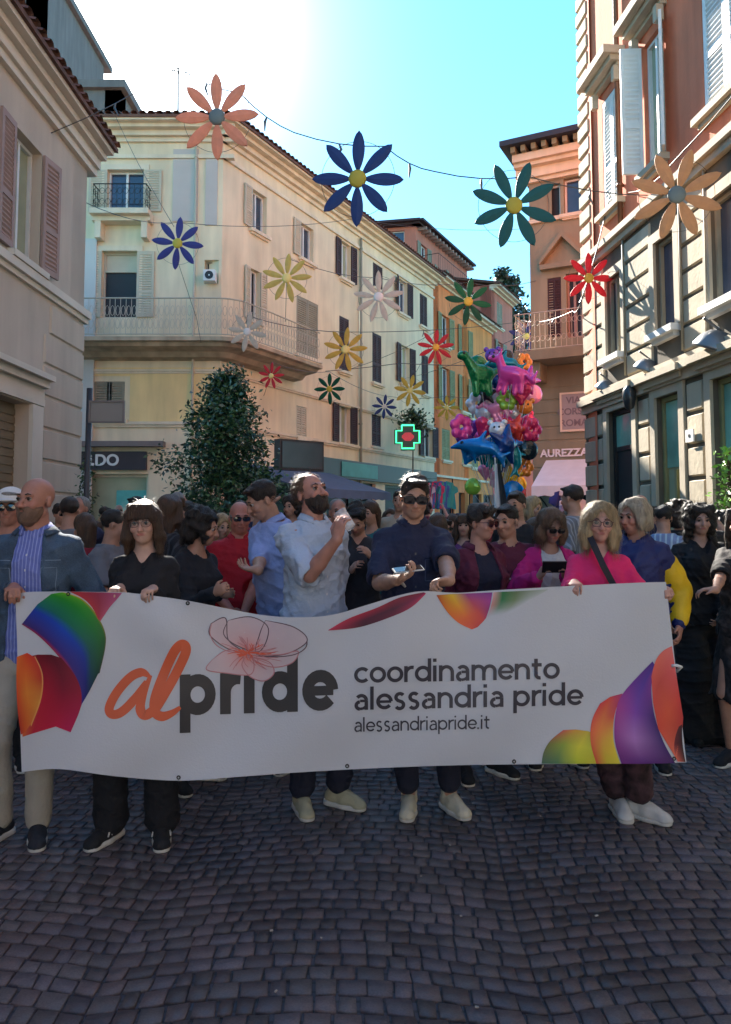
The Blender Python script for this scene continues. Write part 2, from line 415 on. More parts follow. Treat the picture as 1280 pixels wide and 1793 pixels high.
        E((0, -.042, -.08), (.04 * jw, .04, .033), .02); C((-.045 * jw, .0, -.062), (0, -.045, -.088), .022, .024, .015); C((.045 * jw, .0, -.062), (0, -.045, -.088), .022, .024, .015)
        C((-.036, -.078, .02), (.036, -.078, .02), .012, .012, .012)
        for sd in (-1, 1):
            E((.032 * sd, -.096, .002), (.016, .014, .011), .008, 's')
            E((.040 * sd, -.066, -.032), (.022, .02, .02), .015)
            E((.077 * sd, .012, -.012), (.009, .018, .030), .005)
            E((.012 * sd, -.098, -.038), (.009, .010, .008), .004)
        C((0, -.086, .008), (0, -.110, -.036), .008, .011, .007)
        C((-.019, -.086, -.062), (.019, -.086, -.062), .008, .008, .005)
        E((0, -.098, -.062), (.024, .008, .0022), .002, 's')
        Minv = M.T; hc = p.hc; hk = p.hs; sk = vec(p.skin); isf = p.sex == 'f'
        def tint(V):
            q = ((V - hc) @ Minv.T) / hk
            c = np.tile(sk, (len(V), 1))
            lip = np.clip(1.4 - ((q[:, 0] / .024) ** 2 + ((q[:, 2] + .062) / .0095) ** 2), 0, 1) * (q[:, 1] < -.075)
            lc = vec((.42, .10, .09)) if isf else sk * vec((.85, .62, .6))
            c = c * (1 - lip[:, None] * .8) + lc * lip[:, None] * .8
            ck = np.exp(-(((np.abs(q[:, 0]) - .042) / .02) ** 2 + ((q[:, 2] + .03) / .02) ** 2)) * (q[:, 1] < -.04)
            nz = np.exp(-((q[:, 0] / .016) ** 2 + ((q[:, 2] + .03) / .018) ** 2)) * (q[:, 1] < -.09)
            f = np.clip(ck + nz, 0, 1)[:, None] * .35
            return c * (1 - f) + c * vec((1.1, .72, .68)) * f
        p.bodyo = g.build('body', SKIN, p.root, tint)
        if p.vox < .012: p.face()
    def _unused(p):
        pass
    def face(p, eyes=True):
        h = p.hl; k = p.hs; M = p.Hm
        for sd in (-1, 1):
            mb = MB(); c = h((.032 * sd, -.0785, .002))
            n = 14; vs = []; fs = []; cs = []
            for i in range(9):
                th = math.pi * i / 8
                for j in range(n):
                    ph = 2 * math.pi * j / n
                    d = vec((math.sin(th) * math.cos(ph), -math.cos(th), math.sin(th) * math.sin(ph)))
                    vs.append(c + M @ (d * .0118 * k)); cs.append((.012, .008, .007) if i <= 1 else ((.06, .03, .018) if i <= 2 else (.40, .36, .34)))
            for i in range(8):
                for j in range(n): fs.append((i * n + j, i * n + (j + 1) % n, (i + 1) * n + (j + 1) % n, (i + 1) * n + j))
            mb.add(vs, fs, cs); mb.build('eye', mat('eye', attr='tint', rough=.15, var=0), p.root, True, True)
            mb = MB(); q = [(.016 * sd, -.091, .0225), (.03 * sd, -.0915, .027), (.046 * sd, -.082, .022)]
            mb.tube([h(v) for v in q], [.003 * k, .004 * k, .002 * k], 6); mb.build('eyebrow', getattr(p, 'browm', None) or hairmat('hair_dark', (.02, .014, .01)), p.root, True)
            mb = MB(); q = [(.018 * sd, -.0885, .002), (.026 * sd, -.0915, .0085), (.036 * sd, -.0905, .009), (.046 * sd, -.083, .002)]
            mb.tube([h(v) for v in q], .0019 * k, 5); mb.build('eyelid', mat('lash', (.04, .02, .015), .6, 0), p.root, True)
    # ---- clothing
    def top(p, name, m, off=.014, sleeve=1.0, hem=.86, neck='v', wr=.006, loose=.012, belly=0, open_w=0, open_z=(.8, 1.5), puff=0, ztop=1.492, vox=None, flare=0):
        s = p.s; g = p.grid(hem * s - .1, p.nk[2] + .1, vox=vox or p.vox * 1.25)
        zz, rx, ry, cy = p.torso_prof(off, hem, ztop, belly)
        rx = [r + loose * max(0, 1 - abs(z / s - 1.02) / .25) + flare * max(0, 1.2 - z / s) for r, z in zip(rx, zz)]; ry = [r + loose * .7 + flare * max(0, 1.2 - z / s) for r, z in zip(ry, zz)]
        g.loft(zz, rx, ry, cy, p.piv, p.T, .02)
        mm = 1.0 if p.sex == 'm' else .86
        for sd in (-1, 1):
            a, e, w_ = p.sh[sd], p.elb[sd], p.wr[sd]
            g.cone(p.neck0 + p.T @ vec((0, 0, -.012)), a + vec((-.02 * sd, 0, 0)), .042 * s + off * .7, .046 * s * mm + off * .9, .03)
            g.ell(a, vec((.050, .050, .056)) * s * mm + off, k=.03)
            if p.sex == 'f': g.ell(p.tp((.06 * s * sd, -.085 * s, 1.285 * s)), vec((.062, .052, .065)) * s + off * .8, k=.04)
            if sleeve <= 1:
                b = a + (e - a) * sleeve; g.cone(a, b, .05 * s * mm + off, .045 * s * mm + off + .010 + puff, .02)
                if sleeve < 1:
                    d = unit(e - a); g.ell(b + d * .07, (.069, .069, .069), k=.004, mode='s')
            else:
                b = e + (w_ - e) * min(.97, sleeve - 1)
                g.cone(a, e, .05 * s * mm + off, .044 * s * mm + off + puff, .02); g.cone(e, b, .043 * s * mm + off + puff, .030 * s * mm + off * .9 + puff * .4, .015)
        if wr: g.noise(wr * .7, 30, int(abs(p.X * 100)) % 97, (1, 1, .5)); g.crease(wr * 1.3, 15, int(abs(p.X * 50)) % 91); g.crease(wr * .7, 34, 3)
        if neck == 'v':
            g.cone(p.tp((0, -.06 * s, 1.53 * s)), p.tp((0, -.135 * s, 1.36 * s)), .066 * s, .008, .006, 's'); g.cone(p.nk + vec((0, 0, .04)), p.tp((0, .0, 1.50 * s)), .07 * s, .062 * s, .006, 's')
        elif neck == 'round':
            g.cone(p.nk + vec((0, 0, .04)), p.tp((0, -.03 * s, 1.475 * s)), .075 * s, .066 * s, .006, 's')
        elif neck == 'collar':
            g.cone(p.nk + vec((0, -.0, .03)), p.tp((0, -.012 * s, 1.492 * s)), .068 * s, .056 * s, .004, 's')
            g.cone(p.tp((0, -.08 * s, 1.53 * s)), p.tp((0, -.13 * s, 1.41 * s)), .03 * s, .004, .006, 's')
        if open_w:
            z0, z1 = open_z; zz2 = np.linspace(z0 * s, z1 * s, 8)
            g.loft(zz2, np.interp(zz2, [z0 * s, z1 * s], open_w), [.16] * 8, [-.2] * 8, p.piv, p.T, .012, 's', p=6)
        return g.build(name, m, p.root)
    def deco(p, garment, pts, width, m, name, off=.002):
        """a strip (placket, seam, pocket edge) laid on the surface of a garment; pts in front-view (x, z)"""
        from mathutils.bvhtree import BVHTree
        if garment.name not in _BV: _BV[garment.name] = BVHTree.FromPolygons([v.co[:] for v in garment.data.vertices], [q.vertices[:] for q in garment.data.polygons])
        tr = _BV[garment.name]; P3 = []
        for a, b in zip(pts, pts[1:]):
            n = max(2, int(math.dist(a, b) / .02))
            P3 += [(a[0] + (b[0] - a[0]) * i / n, a[1] + (b[1] - a[1]) * i / n) for i in range(n)]
        P3.append(pts[-1]); V = []; F = []
        for i, q in enumerate(P3):
            a, b = P3[max(0, i - 1)], P3[min(len(P3) - 1, i + 1)]; d = unit((b[0] - a[0], b[1] - a[1])); nn = (-d[1] * width / 2, d[0] * width / 2)
            for sg in (1, -1):
                c = p.tp(((q[0] + sg * nn[0]) * p.s, -.6, (q[1] + sg * nn[1]) * p.s)); h = tr.ray_cast(Vector(c), Vector(p.T @ vec((0, 1, 0))), 1.0)
                if h[0] is None: return None
                V.append(h[0] + h[1] * off if h[1].dot(Vector(c) - h[0]) > 0 else h[0] - h[1] * off)
        for i in range(len(P3) - 1): F.append((2 * i, 2 * i + 1, 2 * i + 3, 2 * i + 2))
        mb = MB(); mb.add(V, F); o = mb.build(name, m, None, True); o.parent = garment; return o
    def buttons(p, garment, x, zs, m, r=.006):
        for z in zs: p.deco(garment, [(x - r * .7, z), (x + r * .7, z)], r * 2, m, 'button', .004)
    def collar(p, m, r=.068, z=1.50, open_a=.5, h=.035, name='collar'):
        s = p.s; mb = MB(); n = 22; vs = []; fs = []
        for i in range(n + 1):
            a = -math.pi / 2 + open_a + (2 * math.pi - 2 * open_a) * i / n
            fr = abs(math.sin((a + math.pi / 2) / 2)); zz = z * s - .03 * (1 - fr) ** 2 * 2
            for (rr, dz) in ((r * .93, .0), (r * .9, h * .9), (r * .97, h), (r * 1.30, h * .1), (r * 1.28, -.002), (r * 1.02, h * .75)):
                vs.append(p.tp((math.cos(a) * rr * s, .004 + math.sin(a) * rr * s * .95 - .018 * (1 - fr), zz + dz)))
        for i in range(n):
            for j in range(5): fs.append((i * 6 + j, i * 6 + j + 1, (i + 1) * 6 + j + 1, (i + 1) * 6 + j))
        mb.add(vs, fs); return mb.build(name, m, p.root, True)
    def trousers(p, m, off=.014, wide=0, hem=.10, wr=.005, name='trousers', vox=None):
        s = p.s; g = p.grid(0, 1.1 * s, vox=vox or p.vox * 1.25)
        zz, rx, ry, cy = p.torso_prof(off - .003, .80, 1.04); g.loft(zz, rx, ry, cy, p.piv, np.eye(3), .02)
        for sd in (-1, 1):
            an, _ = p.foot[sd]; kn = p.knee[sd]; b = kn + (an - kn) * (1 - (hem - .085) / .4)
            g.cone(p.hp[sd], kn, .085 * s + off, .056 * s + off + wide * .4, .02); g.cone(kn, b, .055 * s + off + wide * .4, .040 * s + off + wide, .015)
        if wr: g.noise(wr * .3, 28, 5, (1, 1, .6)); g.crease(wr * 1.2, 18, int(abs(p.X * 70)) % 83)
        return g.build(name, m, p.root)
    def skirt(p, m, z0=.12, z1=1.0, r0=.26, name='dress', wr=.012, r0y=None):
        s = p.s; g = p.grid(0, 1.15 * s, pad=.25, vox=p.vox * 1.3)
        zz = np.linspace(z0 * s, z1 * s, 14); t = (zz / s - z0) / (z1 - z0)
        top = .165 * s; g.loft(zz, r0 + (top - r0) * t, (r0y or r0 * .75) + (.13 * s - (r0y or r0 * .75)) * t, [.01] * 14, p.piv, np.eye(3), .02, p=2.2)
        g.noise(wr, 22, 9, (1, 1, .08)); return g.build(name, m, p.root)
    def shoes(p, m, sole, style='sneaker', logo=None):
        s = p.s
        for sd in (-1, 1):
            an, yw = p.foot[sd]; fd = rotz(yw) @ vec((0, -1, 0)); sx = rotz(yw) @ vec((1, 0, 0)); base = an * vec((1, 1, 0))
            lo = base - .24; hi = base + .24; lo[2] = -.005; hi[2] = .22
            g = Grid(lo, hi, max(.0045, p.vox * .7))
            q = lambda f, u, z: base + fd * f + sx * u + vec((0, 0, z))
            g.cone(q(-.045, 0, .048), q(.05, 0, .046), .036, .038, .02); g.cone(q(.05, 0, .04), q(.12, .006 * sd, .030), .039, .036, .02); g.ell(q(.135, .006 * sd, .024), (.038, .038, .027), k=.02)
            g.cone(q(-.02, 0, .06), q(-.012, 0, .155 if style == 'boot' else .10), .042, .042 if style != 'low' else .036, .015)
            g.cone(q(.03, 0, .075), q(.1, 0, .058), .028, .022, .02)
            if style == 'sneaker':
                for i in range(5): g.cone(q(.035 + i * .017, -.02, .098 - i * .0065), q(.035 + i * .017, .02, .098 - i * .0065), .004, .004, .002)
            g.noise(.0012, 60, 2)
            g.D = np.maximum(g.D, .016 - g.ax[2][None, None, :])
            sh = g.build('shoe', m, p.root)
            g2 = Grid(lo, hi, .005)
            g2.cone(q(-.048, 0, .014), q(.05, 0, .014), .040, .040, .02); g2.cone(q(.05, 0, .014), q(.13, .006 * sd, .014), .042, .040, .02)
            g2.D = np.maximum(g2.D, g2.ax[2][None, None, :] - (.03 if style != 'low' else .022)); g2.D = np.maximum(g2.D, .002 - g2.ax[2][None, None, :])
            so = g2.build('sole', sole, p.root); so.parent = sh
            if logo:
                mb = MB()
                for a_ in (0, .028):
                    c0 = q(.03 + a_, .0, 0); 
                    for ss in (-1, 1):
                        mb.tube([q(.02 + a_, .043 * ss, .045), q(.032 + a_, .038 * ss, .068), q(.05 + a_, .043 * ss, .045)], .004, 5)
                lg = mb.build('emblem', logo, p.root, True); lg.parent = sh
    # ---- hair
    def hair(p, style, m, strands=0, seed=1, length=.14):
        k = p.hs; M = p.Hm; p.browm = m
        h = p.hl; vx = max(.005, p.vox * .8)
        g = Grid(p.hc - vec((.2, .2, .36 + max(0, length - .2))) * k, p.hc + vec((.2, .22, .2)) * k, vx)
        E = lambda c, r, kk=.015, mode='u': g.ell(h(c), vec(r) * k, M, kk, mode)
        C = lambda a, b, ra, rb, kk=.012, mode='u': g.cone(h(a), h(b), ra * k, rb * k, kk, mode)
        if style == 'short':
            E((0, .022, .041), (.0795, .097, .0825)); E((.012, -.060, .088), (.052, .032, .016), .02)
            E((0, -.10, -.02), (.066, .072, .088), .008, 's'); E((0, .0, -.11), (.14, .09, .09), .01, 's'); E((0, .07, -.13), (.14, .1, .07), .01, 's')
            g.noise(.0032, 60, seed)
        elif style == 'receding':
            E((0, .028, .040), (.081, .096, .083)); E((0, -.085, .02), (.072, .085, .12), .015, 's'); E((0, .0, -.12), (.14, .09, .095), .01, 's'); E((0, .07, -.13), (.14, .1, .07), .01, 's'); g.noise(.003, 60, seed)
        elif style == 'ring':
            E((0, .022, .012), (.0772, .093, .07)); E((0, -.03, .085), (.11, .13, .075), .008, 's'); E((0, -.07, -.03), (.09, .07, .12), .01, 's'); E((0, .02, -.12), (.14, .12, .08), .01, 's')
        elif style == 'bob':
            L = length
            E((0, .018, .048), (.090, .106, .092))
            for sd in (-1, 1):
                C((.068 * sd, -.012, .06), (.086 * sd, -.025, -L * .45), .032, .038, .02); C((.086 * sd, -.025, -L * .45), (.084 * sd, -.035, -L), .038, .026, .02)
                C((.05 * sd, .06, .02), (.06 * sd, .06, -L * .9), .05, .04, .03)
            C((0, .075, .02), (0, .06, -L * .9), .05, .045, .03)
            E((.004, -.105, -.022), (.058, .078, .108), .01, 's'); C((0, -.01, -.11), (0, -.03, -.25), .06, .06, .01, 's')
            g.noise(.006, 40, seed, (1, 1, .25))
        elif style == 'bangs':
            L = length
            E((0, .018, .048), (.090, .106, .090))
            for sd in (-1, 1):
                C((.07 * sd, -.012, .05), (.088 * sd, -.01, -L * .5), .030, .034, .02); C((.088 * sd, -.01, -L * .5), (.092 * sd, -.02, -L), .034, .016, .02)
                C((.05 * sd, .06, .02), (.06 * sd, .055, -L), .05, .034, .03)
            C((0, .075, .02), (0, .06, -L), .05, .04, .03)
            E((0, -.105, -.045), (.061, .075, .10), .008, 's'); C((0, -.01, -.11), (0, -.03, -.25), .06, .06, .01, 's')
            for i in range(7): C(((i - 3) * .018, -.070, .095), ((i - 3) * .0195, -.099 + abs(i - 3) * .0045, .028 + (i % 2) * .004), .016, .010, .008)
            g.noise(.005, 45, seed, (1, 1, .25))
        elif style in ('curly', 'curlylong'):
            r = np.random.default_rng(seed)
            E((0, .03, .045), (.105, .115, .10)); E((0, .06, -.02), (.11, .09, .12), .03)
            for i in range(46):
                a = r.uniform(-2.4, 2.4); zz = r.uniform(-.10 if style == 'curly' else -length, .12); rr = .102 if zz > -.05 else .095
                C((math.sin(a) * rr * .95, .03 + math.cos(a) * rr, zz), (math.sin(a) * rr * 1.02, .03 + math.cos(a) * rr * 1.05, zz - .03), .024, .018, .01)
            if style == 'curlylong':
                for sd in (-1, 1): C((.085 * sd, .01, 0), (.10 * sd, .0, -length), .045, .03, .03)
                C((0, .08, 0), (0, .07, -length), .07, .06, .03)
            E((0, -.115, -.035), (.064, .085, .11), .008, 's'); C((0, -.01, -.11), (0, -.03, -.25), .055, .06, .01, 's')
            g.noise(.009, 48, seed)
        elif style == 'up':
            E((0, .02, .046), (.082, .098, .086)); E((0, .07, .10), (.045, .045, .04), .02); C((-.05, -.07, .085), (.05, -.06, .09), .026, .026, .02)
            E((0, -.105, -.035), (.066, .078, .09), .008, 's'); E((0, .0, -.12), (.14, .1, .09), .01, 's'); g.noise(.006, 50, seed)
        elif style == 'back':
            E((0, .02, .046), (.086, .102, .088)); C((0, .08, .0), (0, .07, -length), .06, .045, .03)
            for sd in (-1, 1): C((.05 * sd, .06, .0), (.05 * sd, .055, -length), .04, .03, .03)
            E((0, -.105, -.035), (.066, .078, .09), .008, 's'); E((0, -.05, -.12), (.14, .1, .11), .01, 's'); g.noise(.006, 40, seed, (1, 1, .3))
        o = g.build('hair', m, p.root)
        if strands:
            r = np.random.default_rng(seed + 50); V = []; F = []
            long = style in ('bob', 'bangs', 'curlylong', 'back')
            vt, _ = g.mesh(); vt = vt[r.choice(len(vt), min(strands, len(vt)), replace=False)]
            for q in vt:
                l = (np.linalg.inv(M) @ (q - p.hc)) / k
                outw = unit((l[0], l[1] - .02, max(l[2], 0) * .8))
                if l[1] < -.06 and l[2] < .03: continue
                down = vec((0, 0, -1)); base_d = down if long else vec((0, .55, -.45)) if l[1] > -.03 else vec((.5, -.1, .25)); tang = unit(base_d - outw * (base_d @ outw) + r.normal(size=3) * (.14 if long else .28))
                if style.startswith('curly'): tang = unit(r.normal(size=3)); 
                n = 4; st = (.016 if long else .008) * r.uniform(.6, 1.3); wv = unit(np.cross(tang, outw)) * .0008
                pt = l + outw * .001; base = len(V)
                for i in range(n + 1):
                    w_ = wv * (1 - i / (n + 1)); V.append(h(pt + w_)); V.append(h(pt - w_))
                    pt = pt + tang * st + outw * (.0006 if long else .0016); tang = unit(tang + (down * .12 if long else 0) + r.normal(size=3) * (.06 if not style.startswith('curly') else .5))
                for i in range(n): F.append((base + 2 * i, base + 2 * i + 1, base + 2 * i + 3, base + 2 * i + 2))
            s_ = np_mesh('hair_strands', np.array(V), np.array(F), m, None); s_.parent = o
        return o
    def beard(p, m, full=True):
        k = p.hs; M = p.Hm; g = Grid(p.hc - .17 * k, p.hc + .12 * k, .005)
        E = lambda c, r, kk=.01, mode='u': g.ell(p.hl(c), vec(r) * k, M, kk, mode)
        E((0, -.028, -.045), (.066, .070, .080)); E((0, -.05, -.092), (.047, .048, .042), .02)
        E((0, -.05, .01), (.14, .12, .052), .008, 's'); E((0, -.112, -.060), (.022, .025, .007), .004, 's'); E((0, -.1, -.018), (.04, .06, .026), .008, 's')
        E((0, .09, -.04), (.13, .085, .14), .01, 's'); g.noise(.003, 90, 4)
        return g.build('beard', m, p.root)
    def glasses(p, fm, lens, w=.027, hgt=.02, sq=2.4, name='glasses', thick=.0022):
        h = p.hl; fr = MB()
        for sd in (-1, 1):
            pts = []
            for i in range(21):
                a = 2 * math.pi * i / 20; c, s_ = math.cos(a), math.sin(a)
                pts.append(h((.033 * sd + w * math.copysign(abs(c) ** (2 / sq), c), -.103 + .10 * (abs(.033 * sd + w * c)) ** 1.5, -.001 + hgt * math.copysign(abs(s_) ** (2 / sq), s_))))
            fr.tube(pts, thick * p.hs, 5)
            fr.tube([h((.059 * sd, -.097, .008)), h((.078 * sd, -.06, .006)), h((.082 * sd, .0, .004)), h((.08 * sd, .02, -.012))], thick * p.hs * .9, 5)
        fr.tube([h((-.007, -.104, .004)), h((0, -.107, .007)), h((.007, -.104, .004))], thick * p.hs, 5)
        o = fr.build(name, fm, p.root, True)
        lb = MB()
        for sd in (-1, 1):
            c = [h((.033 * sd, -.104, -.001))]
            for i in range(20):
                a = 2 * math.pi * i / 20; cc, s_ = math.cos(a), math.sin(a)
                c.append(h((.033 * sd + w * math.copysign(abs(cc) ** (2 / sq), cc), -.102 + .10 * (abs(.033 * sd + w * cc)) ** 1.5, -.001 + hgt * math.copysign(abs(s_) ** (2 / sq), s_))))
            lb.add(c, [(0, 1 + i, 1 + (i + 1) % 20) for i in range(20)])
        l = lb.build('lens', lens, None, False); l.parent = o
        return o

def _hand(p, g, sd):
    s = p.s * (1.0 if p.sex == 'm' else .92)
    d, n, curl, thumb = p.hand[sd]; w = p.wr[sd]
    across = unit(np.cross(d, n)) * (1 if sd < 0 else -1)      # points to the thumb side
    Mh = np.stack([across, n, d], 1)
    pc = w + d * .048 * s
    g.ell(pc, vec((.040, .015, .050)) * s, Mh, .012); g.ell(w + d * .03 * s + across * .018 * s + n * .008 * s, vec((.02, .014, .034)) * s, Mh, .01)
    g.cone(w, w + d * .03 * s, .026 * s, .02 * s, .012)
    if p.vox > .012:
        dd = unit(d + n * math.tan(R(min(60, curl[0])))); g.cone(w + d * .085 * s, w + d * .085 * s + dd * .06 * s, .026 * s, .018 * s, .01); return
    for i, (off, L) in enumerate(((.028, .072), (.0095, .08), (-.0095, .075), (-.027, .06))):
        b = w + d * (.088 - .004 * abs(i - 1.2)) * s + across * off * s
        dd = unit(d + across * (.5 - i / 3) * .22); r0 = (.0088, .009, .0086, .0076)[i] * s; pt = b; ax = np.cross(dd, n)
        for j, fr in enumerate((.45, .32, .23)):
            a = R(curl[j] + (3 - i) * 2); dd = unit(axrot(ax, a) @ dd); q = pt + dd * L * fr * s
            g.cone(pt, q, r0 * (1 - .07 * j), r0 * (.95 - .09 * j), .0025); pt = q
    tb = w + d * .022 * s + across * .026 * s; td = unit(across * .75 + d * .75 + n * (.35 if thumb == 'side' else .75)); q = tb + td * .036 * s
    g.cone(tb, q, .0125 * s, .0105 * s, .004)
    td2 = unit(d * .9 + n * (.45 if thumb == 'side' else .8) + across * .15); g.cone(q, q + td2 * .03 * s, .0105 * s, .0085 * s, .003)
Person.hand_sdf = lambda p, g, sd: _hand(p, g, sd)
def frontal(label, **k): return Person(label=label, **k)
# ---------------------------------------------------------------- materials of the street
ST = dict(
 cream=mat('cream_stucco', srgb(236, 216, 182), .9, .10, .9, .25, 30, stains=.12),
 cream_y=mat('yellow_cream_stucco', srgb(242, 212, 152), .9, .10, .9, .25, 30, stains=.12),
 cream_trim=mat('pale_trim', srgb(232, 214, 186), .85, .08, 1.5, .2, 30, stains=.12),
 beige=mat('beige_stucco', srgb(202, 184, 166), .9, .08, .9, .25, 30, stains=.10),
 beige_trim=mat('beige_trim', srgb(222, 210, 194), .85, .08, 1.5, .15, 30),
 red=mat('terracotta_stucco', srgb(216, 124, 90), .9, .14, 1.1, .3, 25, stains=.20),
 stone=mat('grey_beige_stonework', srgb(188, 174, 150), .9, .16, 2.0, .4, 18, stains=.14),
 stone_dark=mat('joint_mortar', srgb(98, 90, 78), .95, .2, 2),
 stone_trim=mat('stone_trim', srgb(184, 170, 148), .85, .12, 2.4, .25, 30, stains=.1),
 brownpink=mat('dusty_pink_stucco', srgb(150, 140, 116), .9, .1, 1, .2, 30, stains=.16),
 olive=mat('olive_grey_stucco', srgb(140, 136, 110), .9, .1, 1, .2, 30, stains=.12),
 orange=mat('orange_stucco', srgb(238, 140, 84), .9, .12, 1, .2, 30, stains=.18),
 orange2=mat('amber_stucco', srgb(238, 150, 84), .9, .12, 1, .2, 30, stains=.18),
 pink=mat('pink_stucco', srgb(206, 124, 104), .9, .1, 1, .2, 30, stains=.12),
 grey=mat('grey_render', srgb(120, 112, 110), .9, .15, .6, .2, 20, stains=.2),
 tile=mat('roof_tiles', srgb(110, 78, 66), .9, .35, 6, .8, 12),
 dark=mat('dark_interior', (.02, .02, .024), .6, .2, 2),
 glass=mat('window_glass', srgb(58, 70, 92), .08, .35, 1.2, spec=.8),
 glass_teal=mat('teal_shop_glass', srgb(120, 176, 160), .12, .35, 1.5, spec=.7),
 glass_pale=mat('pale_shop_glass', srgb(170, 178, 148), .12, .3, .9, spec=.7),
 white=mat('white_paint', (.74, .73, .70), .55, .08, 4),
 sh_cream=mat('cream_shutter_paint', srgb(200, 186, 162), .7, .1, 3),
 sh_white=mat('white_shutter_paint', (.76, .75, .72), .6, .1, 3),
 sh_dark=mat('dark_brown_shutter_paint', srgb(66, 40, 42), .7, .15, 3),
 sh_grey=mat('grey_green_shutter_paint', srgb(150, 142, 122), .7, .15, 3),
 sh_pink=mat('pink_brown_shutter_paint', srgb(166, 136, 126), .7, .12, 3),
 sh_green=mat('green_grey_shutter_paint', srgb(140, 138, 96), .7, .15, 3),
 iron=mat('wrought_iron', (.03, .03, .03), .5, .2, 5, metal=.6),
 iron_pale=mat('pale_painted_iron', srgb(190, 180, 160), .6, .1, 5),
 copper=mat('brown_drainpipe', srgb(120, 82, 60), .5, .2, 5, metal=.3),
 awn_navy=mat('navy_awning_canvas', srgb(78, 94, 122), .8, .12, 3, .2, 60),
 awn_white=mat('white_awning_canvas', srgb(222, 232, 234), .8, .08, 3, .2, 60),
 sign_dark=mat('charcoal_sign', srgb(62, 54, 60), .5, .1, 3),
 letter=mat('white_lettering', (.8, .8, .78), .5, 0),
 black=mat('black_paint', (.015, .015, .018), .5, .1, 5),
)
class Fac:
    """a vertical facade plane: origin (x, y), direction (ux, uy) running right as seen from the street"""
    def __init__(s, O, U):
        s.O = Vector((O[0], O[1], 0)); s.U = Vector((U[0], U[1], 0)).normalized(); s.N = Vector((s.U.y, -s.U.x, 0))
    def p(s, u, z, w=0): return s.O + s.U * u + s.N * w + Vector((0, 0, z))
    def uz(s, px, py):
        d = ray(px, py); C = Vector((0, 0, CAMH)); k = (s.O - C).dot(s.N) / d.dot(s.N); q = C + d * k
        return (q - s.O).dot(s.U), q.z
    def rect(s, x0, x1, y0, y1, ref=None):
        ym = (y0 + y1) / 2; u0 = s.uz(x0, ym)[0]; u1 = s.uz(x1, ym)[0]; xm = (x0 + x1) / 2
        z1 = s.uz(xm, y0)[1]; z0 = s.uz(xm, y1)[1]; return min(u0, u1), max(u0, u1), z0, z1
    def box(s, mb, u0, u1, z0, z1, w0, w1, col=None):
        return mb.hexa([s.p(u0, z0, w1), s.p(u1, z0, w1), s.p(u1, z0, w0), s.p(u0, z0, w0), s.p(u0, z1, w1), s.p(u1, z1, w1), s.p(u1, z1, w0), s.p(u0, z1, w0)], col)
    def frame_box(s, mb, u, z, du, dz, w0, w1, ang=0):
        pass
def wall(fac, u0, u1, z0, z1, holes, m, parent, depth=.28, name='wall', w=0.0, bands=None):
    if z0 == 0: z0 = -.12; holes = [(h[0], h[1], -.12 if h[2] < .02 else h[2], h[3]) for h in holes]
    us = sorted({u0, u1, *[min(max(h[i], u0), u1) for h in holes for i in (0, 1)]}); zs = sorted({z0, z1, *[min(max(h[i], z0), z1) for h in holes for i in (2, 3)]})
    mb = MB()
    for a, b in zip(us, us[1:]):
        for c, d in zip(zs, zs[1:]):
            mu, mz = (a + b) / 2, (c + d) / 2
            if any(h[0] < mu < h[1] and h[2] < mz < h[3] for h in holes): continue
            mb.add([fac.p(a, c, w), fac.p(b, c, w), fac.p(b, d, w), fac.p(a, d, w)], [(0, 1, 2, 3)])
    for h in holes:
        a, b, c, d = h[:4]
        q = [fac.p(a, c, w), fac.p(b, c, w), fac.p(b, d, w), fac.p(a, d, w)]; r = [fac.p(a, c, w - depth), fac.p(b, c, w - depth), fac.p(b, d, w - depth), fac.p(a, d, w - depth)]
        mb.add(q + r, [(0, 4, 5, 1), (1, 5, 6, 2), (2, 6, 7, 3), (3, 7, 4, 0)])
    # thickness of the wall at its ends and top
    mb.add([fac.p(u0, z0, w), fac.p(u0, z1, w), fac.p(u0, z1, w - .6), fac.p(u0, z0, w - .6)], [(0, 1, 2, 3)])
    mb.add([fac.p(u1, z0, w), fac.p(u1, z1, w), fac.p(u1, z1, w - .6), fac.p(u1, z0, w - .6)], [(3, 2, 1, 0)])
    mb.add([fac.p(u0, z1, w), fac.p(u1, z1, w), fac.p(u1, z1, w - .6), fac.p(u0, z1, w - .6)], [(0, 1, 2, 3)])
    return mb.build(name, m, parent)
def shutter(fac, parent, u_h, z0, z1, width, ang, side, m, w=.04, louvre=True):
    """leaf hinged at u_h; side -1 opens to the left, +1 to the right; ang 0 = flat on the wall, 180 = closed"""
    a = R(ang); du = fac.U * (side * math.cos(a)); dn = fac.N * math.sin(a); ax = (du + dn).normalized(); nx = ax.cross(Vector((0, 0, 1))); Z = Vector((0, 0, 1))
    o = fac.p(u_h, 0, w); mb = MB(); t = .02; fw = min(.07, width * .16)
    def bar(a0, a1, b0, b1, tt=t):
        mb.obox(o + ax * (a0 + a1) / 2 + Z * (b0 + b1) / 2, ax * (a1 - a0) / 2, nx * tt, Z * (b1 - b0) / 2)
    bar(0, fw, z0, z1); bar(width - fw, width, z0, z1); H = z1 - z0
    for (f0, f1) in ((0, .05), (.36, .40), (.95, 1)): bar(fw, width - fw, z0 + H * f0, z0 + H * f1)
    if louvre:
        n = max(6, int(H / .065)); st = H / n
        for i in range(1, n - 1):
            zc = z0 + st * (i + .5)
            if abs((zc - z0) / H - .38) < .035: continue
            mb.obox(o + ax * width / 2 + Z * zc, ax * (width / 2 - fw * .9), nx * .013 + Z * .015, (Z * .019 - nx * .013) * (st / .065) * .75)
    bar(fw * .9, width - fw * .9, z0 + H * .02, z0 + H * .98, .003)
    return mb.build('shutter', m, parent)
